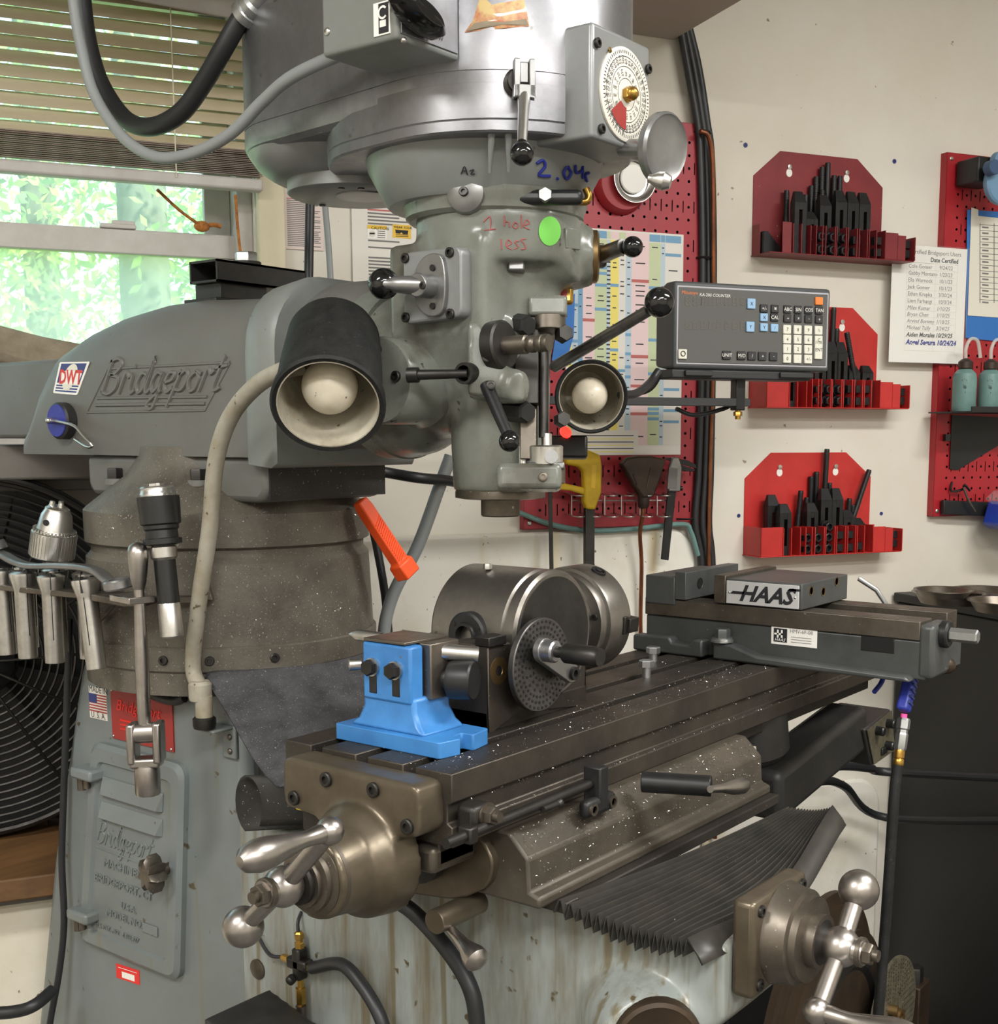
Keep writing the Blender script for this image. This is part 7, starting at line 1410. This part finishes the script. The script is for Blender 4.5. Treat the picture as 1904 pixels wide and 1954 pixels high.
# wall marks
for k, (x, y, r_, lab) in enumerate(((1422, 277, .005, 'blue wall plug left of the upper red rack'), (1706, 308, .005, 'blue wall plug right above the upper red rack'), (1681, 980, .0042, 'small blue wall plug right of the lower red rack'), (1409, 984, .0042, 'small blue wall plug left of the lower red rack'))):
    o = G().lathe([(r_, 0), (r_, .0015), (r_*.4, .0015), (r_*.3, .0)], WF @ wp(x, y, 0), WF.to_3x3() @ V((0, -1, 0)), 14).build('wall_plug', None, 'navy'); tag(o, lab, 'wall plug', 'blue wall plugs')
# ---------------------------------------------------------------- right pegboard things
sh = thing('peg_shelf', 'black metal shelf hooked on the bright red pegboard', 'shelf', wp(1850, 790, .02), frame=WF); zs = wp(1800, 785, .10).z
G().box((wp(1788, 780, .05).x, -.16, zs - .003), (PB + .42, -.02, zs)).box((wp(1788, 780, .05).x, -.16, zs - .003), (PB + .42, -.157, zs + .010)).build('shelf_plate', sh, 'cabinet', WF, .001)
xb = wp(1812, 840, .03).x
G().prism([wp(x, y, .022) for x, y in ((1815, 792), (1980, 800), (1980, 815), (1904, 850), (1826, 897), (1811, 895))], (0, -.002, 0)).build('shelf_back', sh, 'cabinet', WF)
G().box((xb - .012, -.03, zs - .065), (xb + .002, -.02, zs - .05)).build('shelf_hook', sh, 'black', WF)
def bottle(x, lab):
    c = wp(x, 786, .09); cw = WF @ V((c.x, -.09, zs)); r = thing('squeeze_bottle', lab, 'bottle', cw, group='teal squeeze bottles on the shelf')
    G().lathe([(.024, 0), (.026, .004), (.026, .072), (.024, .084), (.016, .092), (.013, .094)], cw, Z3, 32).build('body', r, 'teal'); G().lathe([(.014, .094), (.0155, .096), (.0155, .110), (.011, .114), (.004, .118)], cw, Z3, 24).build('cap', r, 'conduit' if False else 'brown')
    G().tube([cw + V((0, 0, .114)), cw + V((0, 0, .14)), cw + WD*.012 + V((0, 0, .160)), cw + WD*.032 + V((0, 0, .156)), cw + WD*.042 + V((0, 0, .12))], .004, 12, 6).build('spout_tube', r, 'cleartube'); return r
bottle(1838, 'teal squeeze bottle with clear spout, left one on the shelf'); bottle(1886, 'teal squeeze bottle with clear spout, right one on the shelf')
o = G().prism([wp(1845, 400, .024), wp(1990, 410, .024), wp(1990, 660, .024), wp(1842, 645, .024)], (0, -.0006, 0)).build('blue_backing_sheet', None, 'bluesheet', WF); tag(o, 'blue sheet behind the printed table on the bright pegboard', 'sheet')
t = thing('printed_table', 'cream printed table on a blue sheet at the right edge', 'notice', wp(1850, 600, .026), frame=WF)
G().prism([wp(1853, 396, .026), wp(1866, 400, .026), wp(1866, 412, .026), wp(1990, 425, .026), wp(1990, 612, .026), wp(1846, 602, .026)], (0, -.0005, 0)).build('sheet', t, 'cream', WF); g = G()
for k in range(14):
    yy = 428 + 11*k; g.poly([wp(1870, yy, .027), wp(1990, yy + 8, .027), wp(1990, yy + 9, .027), wp(1870, yy + 1, .027)]); g.poly([wp(1874, yy + 4, .027), wp(1886, yy + 5, .027), wp(1886, yy + 8, .027), wp(1874, yy + 7, .027)])
for xx in (1869, 1896): g.poly([wp(xx, 426, .027), wp(xx + 1.3, 426, .027), wp(xx + 1.3, 578, .027), wp(xx, 578, .027)])
g.build('table_lines', t, 'print', WF)
t = thing('blue_cap_tool', 'black bracket holding round blue caps at the upper right edge', 'tool holder', wp(1870, 340, .05), frame=WF); nW = WF.to_3x3() @ V((0, -1, 0))
G().obox(WF @ wp(1868, 330, .06), WD, WI, Z3, .07, .07, .055).build('black_block', t, 'cabinet', None, .004)
G().lathe([(.044, 0), (.046, .004), (.046, .014), (.042, .018)], WF @ wp(1905, 352, .10), nW, 40).build('blue_disc', t, 'bluecap'); G().lathe([(.016, 0), (.016, .02), (.014, .022)], WF @ wp(1886, 322, .12), nW, 28).build('dark_blue_cap', t, 'bluecapd'); G().lathe([(.022, 0), (.022, .016), (.018, .02)], WF @ wp(1903, 310, .105), nW, 28).build('blue_top', t, 'bluecap')
t = thing('peg_hook', 'bent black peg hook near the bottom of the bright pegboard', 'hook', wp(1835, 930, .03), frame=WF); G().tube([wp(1816, 920, .02), wp(1815, 937, .03), wp(1836, 934, .04), wp(1840, 925, .05), wp(1850, 936, .045)], .003, 8, 3).build('hook_bar', t, 'black', WF)
o = G().tube([wp(1838, 930, .05), wp(1848, 955, .052), wp(1861, 976, .054)], .0028, 8, 3).build('hex_key', None, 'steelworn', WF); tag(o, 'grey hex key hanging from the bent peg hook', 'hex key')
o = G().prism([wp(1794, 954, .024), wp(1990, 962, .024), wp(1990, 990, .024), wp(1794, 981, .024)], (0, -.012, 0)).build('magnetic_strip', None, 'cabinet', WF, .002); tag(o, 'black bar along the bottom of the bright pegboard', 'tool bar')
t = thing('blue_bin', 'blue plastic bin with a clear bag at the right edge', 'bin', wp(1890, 1010, .1), frame=WF); P = [(1884, 955), (2000, 965), (2000, 1020), (1884, 1008), (1872, 1000)]
G().prism([wp(x, y, .05) for x, y in P], (0, -.1, 0)).build('bin_body', t, 'bluebin', WF, .006); G().prism([wp(x, y, .10) for x, y in ((1876, 952), (1895, 934), (1990, 940), (1990, 966), (1890, 962))], (0, -.06, 0)).build('plastic_bag', t, 'sleeve', WF, .006)
# ---------------------------------------------------------------- black cabinet and pans
cu = wp(1690, 1200, 0).x + .02; cab = thing('black_cabinet', 'tall black steel cabinet at the lower right against the wall', 'cabinet', (cu, 0, FLOOR), frame=WF)
ct = .955; G().box((cu, -.95, FLOOR + .01), (cu + .9, -.012, ct - .02)).build('cabinet_body', cab, 'cabinet', WF, .006); G().box((cu - .008, -.96, ct - .02), (cu + .91, -.008, ct)).build('cabinet_top', cab, 'cabinet', WF, .003)
def pan(x, y, R, h, lab, dz=0):
    d = ray(x, y); zz = ct + dz; c = CAM + d*((zz - CAM.z)/d.z); r = thing('metal_pan', lab, 'pan', c, group='metal pans on the black cabinet')
    G().lathe([(.001, .001), (R*.80, .001), (R*.97, h), (R*1.06, h + .001), (R*1.06, h + .003), (R*.96, h + .002), (R*.78, .003), (.001, .003)], c + V((0, 0, .0005)), Z3, 48, cap=False).build('pan_body', r, 'pan'); return r
pan(1812, 1152, .076, .022, 'shallow metal pan at the front left of the pan stack'); pan(1800, 1140, .058, .014, 'smaller metal pan nested in the front left pan', .023); pan(1880, 1143, .075, .018, 'metal pan behind the right-hand pan'); pan(1915, 1168, .07, .022, 'metal pan at the right edge of the photo')
o = G().tube([aD(1638, 1104, 2.05), aD(1672, 1126, 2.05), aD(1692, 1156, 2.05), aD(1700, 1200, 2.05)], .0042, 10, 4, smooth=False).build('bent_rod', None, 'galv'); tag(o, 'bent bright steel rod sticking up behind the vise', 'rod')
# low white wall panel behind the knee (bench end)
